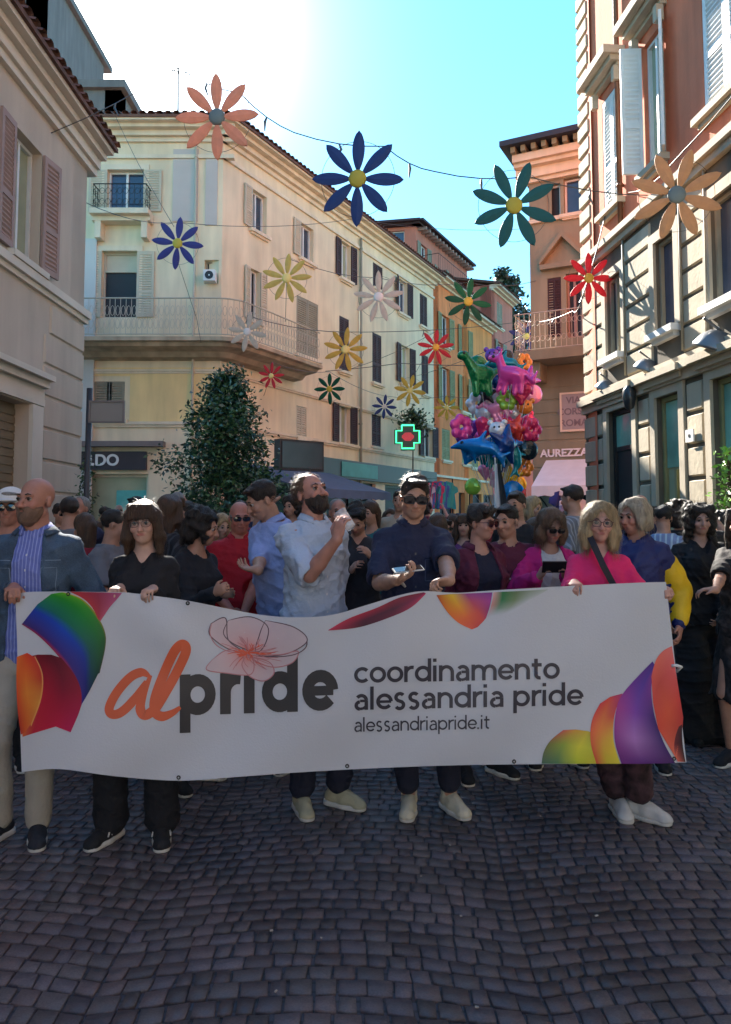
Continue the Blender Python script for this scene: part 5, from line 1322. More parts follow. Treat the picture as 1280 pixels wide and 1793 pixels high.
# ================================================================ pharmacy cross
c = FS.uz(714, 765); root = empty('pharmacy_sign', FS.p(c[0] - .0, c[1], .0)); tag(root, 'glowing green pharmacy cross with a red centre on the cream facade', 'pharmacy sign')
cc = P(714, 765, 27.2); root.location = cc; S_ = 22 / FPX * 27.2
def cross_pts(s, a=.52): return [(-a * s, s), (a * s, s), (a * s, a * s), (s, a * s), (s, -a * s), (a * s, -a * s), (a * s, -s), (-a * s, -s), (-a * s, -a * s), (-s, -a * s), (-s, a * s), (-a * s, a * s)]
mb = MB(); pts = cross_pts(S_ * 1.08); n = 12
mb.add([(x, .12, z) for x, z in pts] + [(x, -.04, z) for x, z in pts], [tuple(range(n)), tuple(range(2 * n - 1, n - 1, -1))] + [(i, n + i, n + (i + 1) % n, (i + 1) % n) for i in range(n)])
mb.build('case', mat('dark_green_case', (.005, .06, .03), .4, .1), root)
mb = MB(); pts = cross_pts(S_ * .93); mb.tube([(x, -.05, z) for x, z in pts] + [(pts[0][0], -.05, pts[0][1])], .028, 6); mb.build('neon_outline', mat('green_neon', (.1, .9, .4), .4, 0, emit=(.05, 1, .35), estr=.55), root)
led = mat('red_led', (.6, .05, .08), .5, 0, emit=(1, .04, .08), estr=.20); ht = mat('red_led_dim', (.2, .02, .03), .5, 0, emit=(1, .04, .08), estr=.05)
mb = MB()
for i in range(-6, 7):
    for j in range(-4, 5):
        if (i / 6.5) ** 2 + (j / 4.6) ** 2 < 1: x, z = i * S_ * .075, j * S_ * .075; mb.add([(x - .008, -.045, z - .008), (x + .012, -.045, z - .008), (x + .012, -.045, z + .012), (x - .008, -.045, z + .012)], [(0, 1, 2, 3)])
mb.build('red_led_display', led, root)
mb = MB(); mb.tube([(.1, .12, S_ * .6), Vector(FS.p(FS.uz(714, 740)[0] - .3, cc.z + S_ * .6, 0)) - cc], .03, 6); mb.build('bracket', ST['iron'], root)
# foliage on the small balcony above the cross
# ================================================================ street sign seen from behind, wall lamps, spotlights
root = empty('street_sign', (P(150, 880, 9).x, 9, 0)); tag(root, 'blank grey back of a street sign on a slim dark pole at left', 'sign'); L0 = root.location
mb = MB(); mb.tube([(0, 0, 0), Vector(P(157, 680, 9.05)) - L0], .035, 8); mb.build('pole', mat('dark_grey_pole', (.06, .06, .065), .5, .2, metal=.3), root, True)
a = P(161, 705, 9.0) - L0; b_ = P(216, 738, 9.0) - L0
mb = MB(); mb.box(a.x, b_.x, -.03, -.012, b_.z, a.z); mb.build('plate', mat('grey_sign_back', srgb(140, 134, 128), .5, .06, metal=.2), root)
mb = MB(); e = .02
for (x0, x1, z0, z1) in ((a.x - e, b_.x + e, a.z, a.z + e), (a.x - e, b_.x + e, b_.z - e, b_.z), (b_.x, b_.x + e, b_.z, a.z), (a.x - e, a.x, b_.z, a.z)): mb.box(x0, x1, -.045, -.008, z0, z1)
mb.build('rim', mat('sign_rim', srgb(120, 112, 108), .5, .06), root)
def floodlight(px, py, Y, label, s=1.0):
    root = empty('floodlight', P(px, py, Y)); tag(root, label, 'floodlight', 'floodlights on the stone palazzo'); wall_pt = FR.p(FR.uz(px + 8, py + 8)[0], P(px, py, Y).z - .1, .0) - root.location
    mb = MB(); mb.lathe([(0, -.10), (.09, -.09), (.16, -.02), (.20, .06), (.20, .08), (.17, .085), (0, .06)], n=18, axis=(-.25, .3, -.9)); mb.build('lamp_head', mat('grey_lamp_metal', (.22, .22, .22), .4, .1, metal=.5), root, True); 
    mb = MB(); mb.tube([(0, 0, .1 * s), wall_pt + Vector((0, 0, .15))], .02 * s, 6); mb.tube([(-.12, 0, .22), (.1, 0, .05), wall_pt], .014, 5); mb.build('arm', MATS['grey_lamp_metal'], root); root.scale = (s, s, s)
for (px, py, du, lb) in ((1063, 676, .42, 'round grey floodlight nearest the palazzo corner'), (1134, 640, .45, 'grey floodlight under the second sill of the palazzo'), (1256, 598, .6, 'wide round floodlight at the right edge of the photo')):
    u, z = FR.uz(px, py); q = FR.p(u, z, du); d = ray(px, py); floodlight(px, py, q.y - .1, lb, .9 if px < 1200 else 1.25)
u, z = FR.uz(1121, 695); root = empty('wall_lamp', FR.p(u, z, .16)); tag(root, 'small dark egg-shaped wall lamp between the two shop doors', 'wall lamp')
mb = MB(); mb.lathe([(.0, -.2), (.06, -.16), (.10, -.02), (.09, .1), (.03, .17), (0, .18)], n=16); mb.build('shade', mat('dark_lamp', (.05, .055, .06), .3, .1, metal=.4), root, True)
mb = MB(); mb.tube([(0, 0, .1), (.1, .0, .12), (.19, 0, .05)], .018, 6); mb.build('arm', ST['iron'], root)
# ================================================================ trees and plants
def leaf_cloud(rr, n, fn, s0, s1, cols):
    V = []; F = []; C = []
    for i in range(n):
        p, nn = fn(rr); s = rr.uniform(s0, s1); a = unit(np.array([rr.gauss(0, 1), rr.gauss(0, 1), rr.gauss(-.3, .7)])); b_ = unit(np.cross(a, [rr.gauss(0, 1), rr.gauss(0, 1), rr.gauss(0, 1)]))
        k = len(V); c = vec(cols[rr.randrange(len(cols))]) * rr.uniform(.7, 1.3); n2 = np.cross(a, b_) * s * .12
        for q in (p, p + a * s * .5 + b_ * s * .24 + n2, p + a * s, p + a * s * .5 - b_ * s * .24 + n2): V.append(q); C.append(c)
        F.append((k, k + 1, k + 2, k + 3))
    return np.array(V), np.array(F), np.array(C)
LEAF = mat('leaf', attr='tint', rough=.35, var=0, spec=.6)
def shrub_tree(X, Y, H, Rm, label, n=9000, seed=1, name='potted_tree', base=.55, pot=True, cols=((.030, .075, .030), (.045, .10, .035), (.02, .055, .028), (.07, .13, .05)), s=(.05, .10), cat='tree', shape='cone'):
    rr = random.Random(seed); root = empty(name, (X, Y, 0)); tag(root, label, cat)
    # limbs
    mb = MB(); mb.tube([(0, 0, .3 if pot else 0), (.02, .01, H * .3), (-.02, 0, H * .6), (0, .01, H * .93)], [.05, .045, .03, .008], 8)
    tips = []
    for i in range(64):
        z = base + (H - base) * (i + .5) / 64; a = i * 2.4 + rr.uniform(-.4, .4); t = (z - base) / (H - base)
        prof_ = (min(1, .45 + t * 2.6) * (1 - t ** 1.7) + .10) if shape == 'cone' else (math.sin(math.pi * min(.97, t + .08)) ** .6)
        L_ = Rm * prof_ * rr.uniform(.35, 1.3); e = np.array([math.cos(a) * L_, math.sin(a) * L_, z + L_ * rr.uniform(.05, .45)])
        mb.tube([(0, 0, z), tuple(e * vec((.5, .5, 1)) + vec((0, 0, -.05))), tuple(e)], [.016, .01, .004], 4, caps=False); tips.append((np.array([0, 0, z]), e))
        for q in range(2): a2 = a + rr.uniform(-.9, .9); e2 = e * vec((.6, .6, 1)) + np.array([math.cos(a2), math.sin(a2), rr.uniform(-.2, .6)]) * L_ * .45; tips.append((e * .6 + np.array([0, 0, z * .4]), e2))
    tr = mb.build('trunk', mat('bark', (.09, .065, .045), .9, .3, 12, .5, 30), root, True)
    def fn(r):
        b0, e = tips[r.randrange(len(tips))]; t = r.uniform(.35, 1.08); g = .10 * Rm + .03
        return b0 + (e - b0) * t + np.array([r.gauss(0, g), r.gauss(0, g), r.gauss(0, g)]), None
    V, F, C = leaf_cloud(rr, n, fn, s[0], s[1], cols); np_mesh('crown', V, F, LEAF, root, C, smooth=False)
    if pot:
        mb = MB(); mb.lathe([(0, .0), (.24, 0), (.26, .03), (.32, .5), (.35, .52), (.35, .58), (.30, .58), (.29, .5), (0, .48)], n=24); mb.build('pot', mat('grey_planter', (.15, .14, .13), .8, .1), root, True)
    return root
tp_ = P(395, 668, 14.5); shrub_tree(P(397, 800, 14.5).x, 14.5, tp_.z + .05, 1.02, 'dense leafy laurel tree in a planter before the cream corner', 14500, 5, s=(.07, .135), cols=((.030, .078, .036), (.05, .12, .045), (.018, .05, .028), (.085, .16, .055)))
shrub_tree(P(151, 850, 10.5).x, 10.5, P(151, 806, 10.5).z + .05, .17, 'slim potted shrub beside the street sign pole', 700, 8, s=(.04, .07), base=.6)
shrub_tree(P(1277, 830, 7.6).x, 7.6, P(1277, 790, 7.6).z, .17, 'bright green young plant at the right edge by the stone wall', 420, 4, cols=((.16, .34, .05), (.2, .4, .07), (.12, .27, .05)), s=(.05, .09), base=1.2)
for k, (px, py, Y, rm, lb) in enumerate(((882, 475, 50, 1.4, 'tall dark cypress behind the far chimney'), (899, 488, 52, 1.2, 'second slimmer cypress right of the chimney'), (848, 555, 46, 1.8, 'dark green treetop rising over the amber house'), (912, 545, 60, 2.2, 'dark round treetop over the street end'))):
    q = P(px, py, Y); shrub_tree(q.x, Y, q.z, rm, lb, 2600, 20 + k, name='tree', base=q.z * .45, pot=False, s=(.28, .5), cols=((.03, .055, .035), (.045, .075, .04), (.05, .06, .045)), shape='round' if k > 1 else 'cone')
q = P(716, 722, 28.0); fl = FS.uz(716, 722)
# balcony plant above the cross
root = shrub_tree(q.x + .15, 27.9, q.z + .0, .55, 'bushy green balcony plant over the pharmacy cross', 900, 31, name='balcony_plant', base=q.z - .85, pot=False, s=(.10, .18), cat='plant', shape='round')
u_ = FS.uz(715, 735)[0]; mb = MB(); zq = FS.uz(715, 740)[1]; FS.box(mb, u_ - .9, u_ + .9, zq - .2, zq - .05, .003, .7); o = mb.build('small_balcony', ST['stone_trim'], CB)
# clothes hanging under the white awning
def garment(px, py, Y, c, label, seed):
    root = P(px, py, Y); rr = np.random.default_rng(seed); V = []; F = []; n, m = 10, 12
    for j in range(m + 1):
        for i in range(n + 1):
            w = (.2 + .06 * (j / m)) * (1 + (.5 if 1 < j < 5 and (i in (0, n)) else 0)); x = (i / n - .5) * 2 * w; y = .05 * math.sin(i * 1.9 + j * .3 + seed); z = -j / m * .75 + .06 * (1 - abs(i / n - .5) * 2)
            V.append((x, y - .02, z))
    k = len(V); V += [(x, y + .05, z) for (x, y, z) in V]
    for j in range(m):
        for i in range(n):
            a = j * (n + 1) + i; F.append((a, a + 1, a + n + 2, a + n + 1)); F.append((k + a, k + a + n + 1, k + a + n + 2, k + a + 1))
    o = np_mesh('hanging_garment', np.array(V), np.array(F), c, None); o.location = root; tag(o, label, 'garment', 'clothes hanging outside the shops'); return o
garment(986, 862, 18.2, cloth('blue_cloth', srgb(44, 60, 130)), 'deep blue garment hanging under the white awning', 1)
garment(1004, 868, 18.0, cloth('white_cloth', (.7, .7, .72)), 'white garment hanging right of the deep blue one', 2)
garment(995, 886, 17.8, cloth('lightblue_cloth', srgb(130, 150, 200)), 'pale blue garment hanging lowest under the white awning', 3)
for i, (px, c, lb) in enumerate(((742, srgb(200, 200, 205), 'white'), (752, srgb(30, 110, 120), 'teal'), (762, srgb(200, 70, 110), 'pink'), (772, srgb(70, 110, 180), 'blue'), (782, srgb(60, 170, 165), 'turquoise'))):
    garment(px, 846, 22.0, cloth('rack_' + lb, c), lb + ' garment on the shop rail behind the sunglasses man', 10 + i)
root = empty('clothes_rail', (P(762, 900, 22.05).x, 22.05, 0)); tag(root, 'metal clothes rail with coloured garments before the far shop', 'clothes rail'); w_ = .5
mb = MB(); zt_ = P(762, 842, 22.05).z + .06; mb.tube([(-w_, 0, 0), (-w_, 0, zt_), (w_, 0, zt_), (w_, 0, 0)], .02, 6); mb.build('frame', ST['iron'], root)
# ================================================================ foil balloons
def foil(name, c): return mat('foil_' + name, c, .22, .08, 3, .25, 9, metal=.25, spec=.8)
BC = dict(green=srgb(0, 122, 66), pink=srgb(240, 70, 160), palepink=srgb(246, 150, 190), blue=srgb(0, 120, 190), deepblue=srgb(14, 62, 130), teal=srgb(0, 130, 140), red=srgb(226, 60, 50), crimson=srgb(214, 40, 100), yellow=srgb(240, 190, 40), orange=srgb(246, 140, 50), white=srgb(235, 225, 225), dark=srgb(24, 40, 48), purple=srgb(130, 60, 160), lime=srgb(150, 200, 70), silver=srgb(190, 190, 200))
def balloon_shape(kind):
    g = Grid((-.62, -.24, -.62), (.62, .24, .62), .022); Y0 = 0
    def c(a, b, ra, rb, k=.05): g.cone((a[0], 0, a[1]), (b[0], 0, b[1]), ra, rb, k)
    if kind == 'dinosaur':      # plump long-necked animal
        g.ell((0, 0, 0), (.26, .14, .19)); c((-.15, .08), (-.30, .34), .12, .08); g.ell((-.36, 0, .38), (.13, .09, .09)); c((.2, 0), (.48, .10), .11, .02); c((-.14, -.1), (-.16, -.38), .09, .07); c((.12, -.1), (.13, -.38), .09, .07); c((-.02, -.1), (0, -.3), .07, .06)
    elif kind == 'pony':
        g.ell((.02, 0, 0), (.28, .13, .17)); c((-.18, .06), (-.30, .28), .10, .08); g.ell((-.38, 0, .26), (.14, .08, .08)); c((-.29, .33), (-.27, .5), .035, .01); c((.26, .06), (.46, -.1), .06, .05); c((.44, -.06), (.5, .12), .05, .02)
        for x, z in ((-.2, -.36), (-.08, -.40), (.14, -.38), (.26, -.34)): c((x * .8, -.08), (x, z), .07, .045)
    elif kind == 'dolphin':
        g.ell((0, 0, 0), (.36, .13, .15)); c((-.3, 0), (-.5, -.08), .09, .03); c((.25, .0), (.46, -.16), .10, .04); c((.44, -.14), (.58, -.04), .05, .02); c((.44, -.14), (.52, -.32), .05, .02); c((.02, .1), (.1, .3), .08, .02); c((-.08, -.08), (-.02, -.3), .07, .02)
    elif kind == 'star':
        for i in range(5): a = math.pi / 2 + i * 1.2566; c((0, 0), (.38 * math.cos(a), .38 * math.sin(a)), .17, .04)
    elif kind == 'heart':
        c((-.13, .1), (0, -.28), .18, .05); c((.13, .1), (0, -.28), .18, .05)
    elif kind == 'round': g.ell((0, 0, 0), (.28, .14, .28))
    elif kind == 'bear':
        g.ell((0, 0, 0), (.25, .14, .23)); g.ell((-.2, 0, .2), (.09, .06, .09)); g.ell((.2, 0, .2), (.09, .06, .09)); g.ell((0, -.1, -.05), (.1, .06, .08))
    elif kind == 'flower':
        for i in range(6): a = i * 1.047; g.ell((.2 * math.cos(a), 0, .2 * math.sin(a)), (.14, .09, .14), k=.03)
    # crimped foil seam
    q = g.noise(.004, 26, 3)
    return g.mesh()
BM = {k: balloon_shape(k) for k in ('dinosaur', 'pony', 'dolphin', 'star', 'heart', 'round', 'bear', 'flower')}
BME = {}
hold = P(868, 905, 13.0)
def balloon(px, py, Y, size, kind, col, label, rot=0, yaw=0):
    size = size * (1.25 if size < .6 else 1.05)
    root = empty('balloon', P(px, py, Y)); tag(root, label, 'balloon', 'foil balloons in the seller\'s bunch')
    key = (kind, col); V, F = BM[kind]
    if key not in BME: o = np_mesh('body', V, F, foil(col, BC[col]), None); BME[key] = o.data; bpy.data.objects.remove(o)
    o = bpy.data.objects.new('foil_body', BME[key]); COL.objects.link(o); o.parent = root; o.scale = (size,) * 3; o.rotation_euler = (0, rot, yaw)
    if kind in ('bear', 'pony', 'dinosaur', 'dolphin'):
        fx, fz = dict(bear=(0, .06), pony=(-.4, .29), dinosaur=(-.38, .42), dolphin=(-.3, .03))[kind]; mb = MB()
        for dx in ((-.07, .07) if kind == 'bear' else (0,)):
            for s_ in (-1, 1):
                yy = s_ * (.135 if kind == 'bear' else .085); mb.lathe([(0, .012), (.03, .008), (.034, 0)], (fx + dx, yy, fz), 10, axis=(0, s_, 0))
        e = mb.build('eyes', ST['black'], root, True); e.scale = (size,) * 3; e.rotation_euler = (0, rot, yaw)
    h = hold - root.location; mb = MB(); mb.tube([(0, .0, -.2 * size), tuple(h * .5 + Vector((0, .0, -.1))), tuple(h)], .004, 4, caps=False); mb.build('string', mat('balloon_string', (.5, .5, .5), .5, 0), root)
BL = [
 (843, 655, 12.9, .82, 'dinosaur', 'green', 'green long-necked animal balloon at the top left of the bunch', -.1),
 (895, 655, 12.7, .80, 'pony', 'pink', 'hot pink pony balloon at the top of the bunch', .2),
 (925, 665, 13.0, .60, 'star', 'pink', 'pink star balloon at the right of the pony', .3),
 (880, 636, 13.3, .55, 'dolphin', 'teal', 'small teal dolphin balloon behind the pony', .0),
 (862, 622, 13.4, .42, 'bear', 'purple', 'small purple bear balloon at the very top', .0),
 (888, 624, 13.5, .34, 'round', 'dark', 'small dark round balloon at the very top', 0),
 (918, 633, 13.4, .38, 'flower', 'orange', 'small orange flower balloon at the top right', 0),
 (866, 668, 13.4, .7, 'dolphin', 'deepblue', 'deep blue dolphin balloon behind the green one', .5),
 (852, 690, 13.2, .40, 'star', 'dark', 'dark green star balloon under the green animal', 0),
 (912, 688, 13.0, .5, 'heart', 'crimson', 'crimson heart balloon under the pink star', 0),
 (888, 700, 13.1, .45, 'flower', 'lime', 'lime flower balloon in the middle of the bunch', 0),
 (919, 712, 13.1, .45, 'bear', 'orange', 'orange bear balloon in the middle right', .1),
 (903, 722, 13.3, .35, 'round', 'white', 'white round balloon between orange and red', 0),
 (870, 712, 13.2, .5, 'pony', 'palepink', 'pale pink pony balloon in the middle of the bunch', -.5),
 (846, 722, 13.3, .42, 'round', 'silver', 'silver round balloon at the middle left', 0),
 (808, 748, 13.0, .55, 'flower', 'pink', 'pink flower balloon sticking out on the left', .3),
 (828, 748, 13.2, .38, 'heart', 'purple', 'purple heart balloon on the left', 0),
 (849, 750, 12.9, .5, 'heart', 'crimson', 'crimson heart balloon above the big blue dolphin', .4),
 (871, 752, 12.7, .46, 'bear', 'white', 'white bear balloon at the centre of the bunch', 0),
 (901, 750, 12.9, .50, 'star', 'red', 'red star balloon right of the white bear', .4),
 (930, 752, 13.0, .62, 'flower', 'crimson', 'crimson flower balloon at the right rim', 0),
 (838, 782, 12.6, .85, 'dolphin', 'blue', 'big bright blue dolphin balloon at the lower left', .15),
 (885, 778, 12.6, .80, 'star', 'deepblue', 'deep blue star balloon at the lower middle', .2),
 (902, 795, 12.8, .62, 'dolphin', 'teal', 'teal dolphin balloon hanging at the lower right', 1.3),
 (925, 788, 13.0, .5, 'round', 'dark', 'dark round balloon at the lower right rim', 0),
 (822, 795, 12.8, .45, 'heart', 'blue', 'blue heart balloon at the lower left rim', .4),
 (868, 800, 13.1, .45, 'pony', 'teal', 'teal pony balloon underneath the deep blue star', .3),
 (918, 818, 13.2, .42, 'flower', 'orange', 'orange flower balloon below the dark round one', 0),
 (893, 836, 13.2, .45, 'star', 'yellow', 'yellow star balloon near the bottom', 0),
 (850, 826, 13.3, .35, 'heart', 'palepink', 'pale pink heart balloon near the bottom left', 0),
 (898, 862, 12.9, .55, 'round', 'blue', 'blue round balloon low on the right', 0),
 (912, 882, 12.8, .50, 'star', 'red', 'red star balloon lowest on the right', .3),
 (828, 852, 13.3, .42, 'round', 'lime', 'lime round balloon lowest on the left', 0),
]
fb = random.Random(77)
for i, (px, py, kd, cn) in enumerate(((836, 640, 'round', 'green'), (872, 650, 'flower', 'pink'), (905, 676, 'heart', 'pink'), (880, 682, 'bear', 'palepink'), (933, 690, 'round', 'palepink'), (858, 704, 'heart', 'silver'), (836, 706, 'flower', 'white'), (893, 738, 'round', 'pink'), (860, 735, 'flower', 'palepink'), (815, 765, 'round', 'purple'),
        (838, 764, 'star', 'pink'), (915, 768, 'heart', 'red'), (862, 782, 'round', 'blue'), (900, 784, 'pony', 'deepblue'), (850, 800, 'star', 'teal'), (912, 802, 'round', 'blue'), (880, 812, 'heart', 'deepblue'), (876, 838, 'flower', 'palepink'), (905, 848, 'round', 'yellow'), (885, 880, 'heart', 'purple'), (925, 740, 'bear', 'crimson'), (847, 676, 'round', 'teal'))):
    BL.append((px, py, 13.75 + .02 * i, .62, kd, cn, '%s %s balloon at the back of the bunch, %s down' % (dict(palepink='pale pink', deepblue='deep blue').get(cn, cn), kd, ['topmost', 'second', 'third', 'fourth', 'fifth', 'sixth', 'seventh', 'eighth', 'ninth', 'tenth', 'eleventh', 'twelfth', '13th', '14th', '15th', '16th', '17th', '18th', '19th', '20th', '21st', '22nd'][i]), fb.uniform(-.6, .6)))
for k, t in enumerate(BL): balloon(*t[:7], rot=t[7], yaw=random.Random(k).uniform(-.5, .5))
root = empty('flag', (P(868, 900, 12.4).x, 12.4, 0)); tag(root, 'furled white and black flag held up before the balloons', 'flag')
mb = MB(); z1_ = P(868, 812, 12.4).z; mb.tube([(0, 0, 1.2), (0, 0, z1_ + .1)], .012, 6); mb.build('pole', ST['white'], root)
V = []; F = []; C = []
for j in range(15):
    for i in range(9):
        t = j / 14; x = (.02 + (i / 8 - .2) * (.06 + .20 * t)); V.append((x, .035 * math.sin(i * 2.1 + t * 2), z1_ - t * .85)); C.append((.7, .68, .7) if i < 4 else (.03, .03, .035))
for j in range(14):
    for i in range(8): a = j * 9 + i; F.append((a, a + 1, a + 10, a + 9))
np_mesh('cloth', np.array(V), np.array(F), mat('flag_cloth', attr='tint', rough=.8, var=.1, vscale=5), root, np.array(C))
# ================================================================ the banner
def interp(pts, x):
    xs = [p[0] for p in pts]; ys = [p[1] for p in pts]; return float(np.interp(x, xs, ys))
def smooth_curve(pts, k=4):
    P_ = [vec(p) for p in pts]; out_ = []
    for i in range(len(P_) - 1):
        p0, p1, p2, p3 = P_[max(0, i - 1)], P_[i], P_[i + 1], P_[min(len(P_) - 1, i + 2)]
        for j in range(k):
            t = j / k; out_.append(.5 * ((2 * p1) + (-p0 + p2) * t + (2 * p0 - 5 * p1 + 4 * p2 - p3) * t * t + (-p0 + 3 * p1 - 3 * p2 + p3) * t ** 3))
    out_.append(P_[-1]); return out_
B_TOP = [(27, 1042), (60, 1036), (205, 1037), (235, 1039), (275, 1044), (330, 1052), (400, 1066), (460, 1077), (520, 1081), (580, 1077), (640, 1060), (700, 1042), (742, 1035), (800, 1038), (860, 1034), (980, 1027), (1100, 1021), (1166, 1019)]
B_BOT = [(38, 1352), (80, 1347), (120, 1348), (200, 1359), (313, 1367), (420, 1360), (530, 1352), (660, 1345), (800, 1340), (950, 1338), (1100, 1337), (1202, 1335)]
_bt = smooth_curve(B_TOP, 5); _bb = smooth_curve(B_BOT, 5)
BY0 = 3.60
def bdepth(px, py):
    t = (py - 1040) / 310
    d = BY0 + .10 * (px / 1280) + .020 * math.sin(px / 62 + 1.1 + t * 1.2) * (1 - .55 * t) + .014 * math.sin(px / 31 + t * 3) * max(0, 1 - t * 1.5) + .018 * math.sin(px / 140 - t * 2.2)
    d += .05 * math.exp(-((px - 500) / 130) ** 2) * (1 - t) - .04 * t * math.exp(-((px - 1150) / 90) ** 2) + .010 * math.sin((px + py * 1.3) / 45) * t
    d += .012 * math.sin((px * .6 - py) / 24) * math.exp(-((px - 300) / 70) ** 2) * max(0, 1 - t * 1.8)
    return d
def bxy(s, t):
    xt = 27 + (1166 - 27) * s; xb = 38 + (1202 - 38) * s
    yt = interp(_bt, xt); yb = interp(_bb, xb); return xt + (xb - xt) * t, yt + (yb - yt) * t
def bpt(px, py, off=0.0): q = P(px, py, bdepth(px, py)); return q - Vector((0, off, 0))
bo = P(640, 1340, BY0 + .05); bo.z = P(640, 1360, 3.6).z
ban = empty('banner', bo); tag(ban, 'long white parade banner with rainbow ribbons and pride lettering held by the front row', 'banner')
NX, NY = 230, 56; V = []; F = []
for j in range(NY + 1):
    for i in range(NX + 1): x, y = bxy(i / NX, j / NY); V.append(bpt(x, y) - bo)
for j in range(NY):
    for i in range(NX): a = j * (NX + 1) + i; F.append((a, a + NX + 1, a + NX + 2, a + 1))
BM_W = mat('banner_vinyl', (.60, .60, .62), .42, .04, 2, .1, 120, spec=.4)
np_mesh('sheet', np.array([tuple(v) for v in V]), np.array(F), BM_W, ban)
PRINT = mat('banner_print', attr='tint', rough=.42, var=.05, vscale=6, spec=.4); INK = mat('banner_ink', srgb(62, 58, 66), .42, .03, 5, spec=.4)
_off = [.0022]
def nextoff(): _off[0] += .00009; return _off[0]
def rails(rl, name='ribbon_print', k=6, n=26):
    """rl: list of (points, colour or list of colours along) - lofted with blended colours"""
    def samp(pts):
        c = smooth_curve(pts, 6) if len(pts) > 2 else [vec(p) for p in pts]; c = np.array(c); d = np.r_[0, np.cumsum(np.linalg.norm(np.diff(c, axis=0), axis=1))]; t = np.linspace(0, d[-1], n + 1)
        return np.stack([np.interp(t, d, c[:, 0]), np.interp(t, d, c[:, 1])], 1)
    def cs(c):
        if not isinstance(c, list): c = [c]
        c = np.array([srgb(*q) for q in c]); return np.stack([np.interp(np.linspace(0, 1, n + 1), np.linspace(0, 1, len(c)), c[:, q]) for q in range(3)], 1)
    R_ = [(samp(p), cs(c)) for p, c in rl]; V = []; C = []; rows = 0; o = nextoff()
    for (a, ca), (b, cb) in zip(R_, R_[1:]):
        for q in range(k + (1 if b is R_[-1][0] else 0)):
            t = q / k; X = a * (1 - t) + b * t; CC = ca * (1 - t) + cb * t
            for i in range(n + 1): V.append(tuple(bpt(X[i, 0], X[i, 1], o) - bo)); C.append(CC[i])
            rows += 1
    F = [(r * (n + 1) + i, r * (n + 1) + i + 1, (r + 1) * (n + 1) + i + 1, (r + 1) * (n + 1) + i) for r in range(rows - 1) for i in range(n)]
    return np_mesh(name, np.array(V), np.array(F), PRINT, ban, np.array(C))
W_ = (205, 206, 210)
# left ribbon
rails([([(38, 1093), (66, 1112), (100, 1146), (128, 1186), (141, 1240)], [(150, 30, 60), (190, 40, 60), (170, 40, 90)]),
       ([(40, 1091), (68, 1107), (104, 1140), (132, 1180), (144, 1232)], [(60, 40, 110), (70, 50, 140)]),
       ([(58, 1068), (90, 1085), (124, 1116), (148, 1154), (150, 1222)], [(20, 60, 170), (30, 80, 190), (20, 50, 150), (30, 30, 110)]),
       ([(66, 1058), (100, 1075), (134, 1104), (158, 1140), (158, 1208)], [(20, 110, 110), (30, 120, 90), (10, 90, 80), (20, 50, 90)]),
       ([(90, 1040), (124, 1056), (154, 1086), (174, 1124), (166, 1192)], [(40, 150, 40), (30, 140, 50), (10, 100, 40), (10, 60, 60)]),
       ([(108, 1037), (140, 1050), (166, 1078), (183, 1118), (172, 1180)], [(110, 190, 40), (60, 150, 40), (20, 90, 40), (20, 60, 50)]),
       ([(112, 1037), (144, 1049), (170, 1077), (186, 1118), (175, 1178)], [(240, 180, 40), (190, 160, 40), (90, 100, 40), (60, 60, 50)])])
rails([([(122, 1036), (146, 1048), (162, 1064), (172, 1084)], [(200, 60, 60), (190, 40, 50)]), ([(170, 1037), (174, 1052), (174, 1066), (174, 1086)], [(150, 40, 70), (180, 50, 70)]), ([(214, 1038), (206, 1048), (192, 1064), (176, 1088)], [(170, 70, 120), (200, 90, 110)])])
rails([([(48, 1150), (40, 1190), (36, 1240), (40, 1290)], [(200, 60, 40), (210, 90, 40), (220, 110, 60)]), ([(66, 1146), (74, 1190), (70, 1240), (58, 1284)], [(120, 10, 30), (190, 20, 50), (200, 40, 60)]),
       ([(90, 1146), (108, 1184), (108, 1240), (98, 1272)], [(90, 10, 30), (140, 20, 50), (210, 30, 70)]), ([(108, 1152), (136, 1190), (143, 1232), (124, 1282)], [(110, 20, 40), (170, 30, 60), (200, 30, 90)])])
rails([([(30, 1150), (29, 1190), (31, 1240), (37, 1286)], [(240, 120, 40), (220, 70, 30), (190, 50, 40)]), ([(48, 1143), (46, 1190), (50, 1240), (44, 1282)], [(230, 60, 30), (240, 140, 50), (220, 90, 40)]), ([(60, 1150), (72, 1180), (70, 1220), (54, 1268)], [(220, 60, 50), (200, 60, 40), (230, 150, 60), (230, 120, 60)]), ([(62, 1149), (75, 1180), (73, 1222), (55, 1272)], [(240, 190, 120), (240, 170, 90), (240, 180, 100)])])
# top middle swoosh
rails([([(575, 1103), (610, 1083), (660, 1064), (700, 1046), (742, 1037)], [(210, 60, 90), (190, 30, 60), (150, 20, 50), (120, 20, 50)]), ([(575, 1103), (620, 1092), (672, 1072), (712, 1056), (744, 1038)], [(200, 50, 80), (90, 20, 50), (80, 10, 50), (150, 30, 80)]), ([(575, 1104), (630, 1098), (690, 1078), (722, 1062), (746, 1039)], [(190, 60, 80), (60, 20, 40), (120, 20, 60), (210, 60, 100)])])
rails([([(764, 1042), (782, 1070), (802, 1090), (826, 1102)], [(190, 70, 40), (230, 120, 40), (240, 110, 50), (240, 90, 60)]), ([(790, 1040), (804, 1062), (818, 1080), (836, 1098)], [(230, 190, 50), (240, 160, 40), (240, 100, 40), (220, 60, 50)]), ([(816, 1039), (828, 1056), (838, 1072), (846, 1088)], [(150, 50, 130), (200, 60, 90), (220, 70, 60), (220, 60, 50)]), ([(862, 1037), (860, 1050), (857, 1064), (851, 1082)], [(130, 30, 130), (170, 40, 140), (150, 30, 110), (190, 40, 90)])])
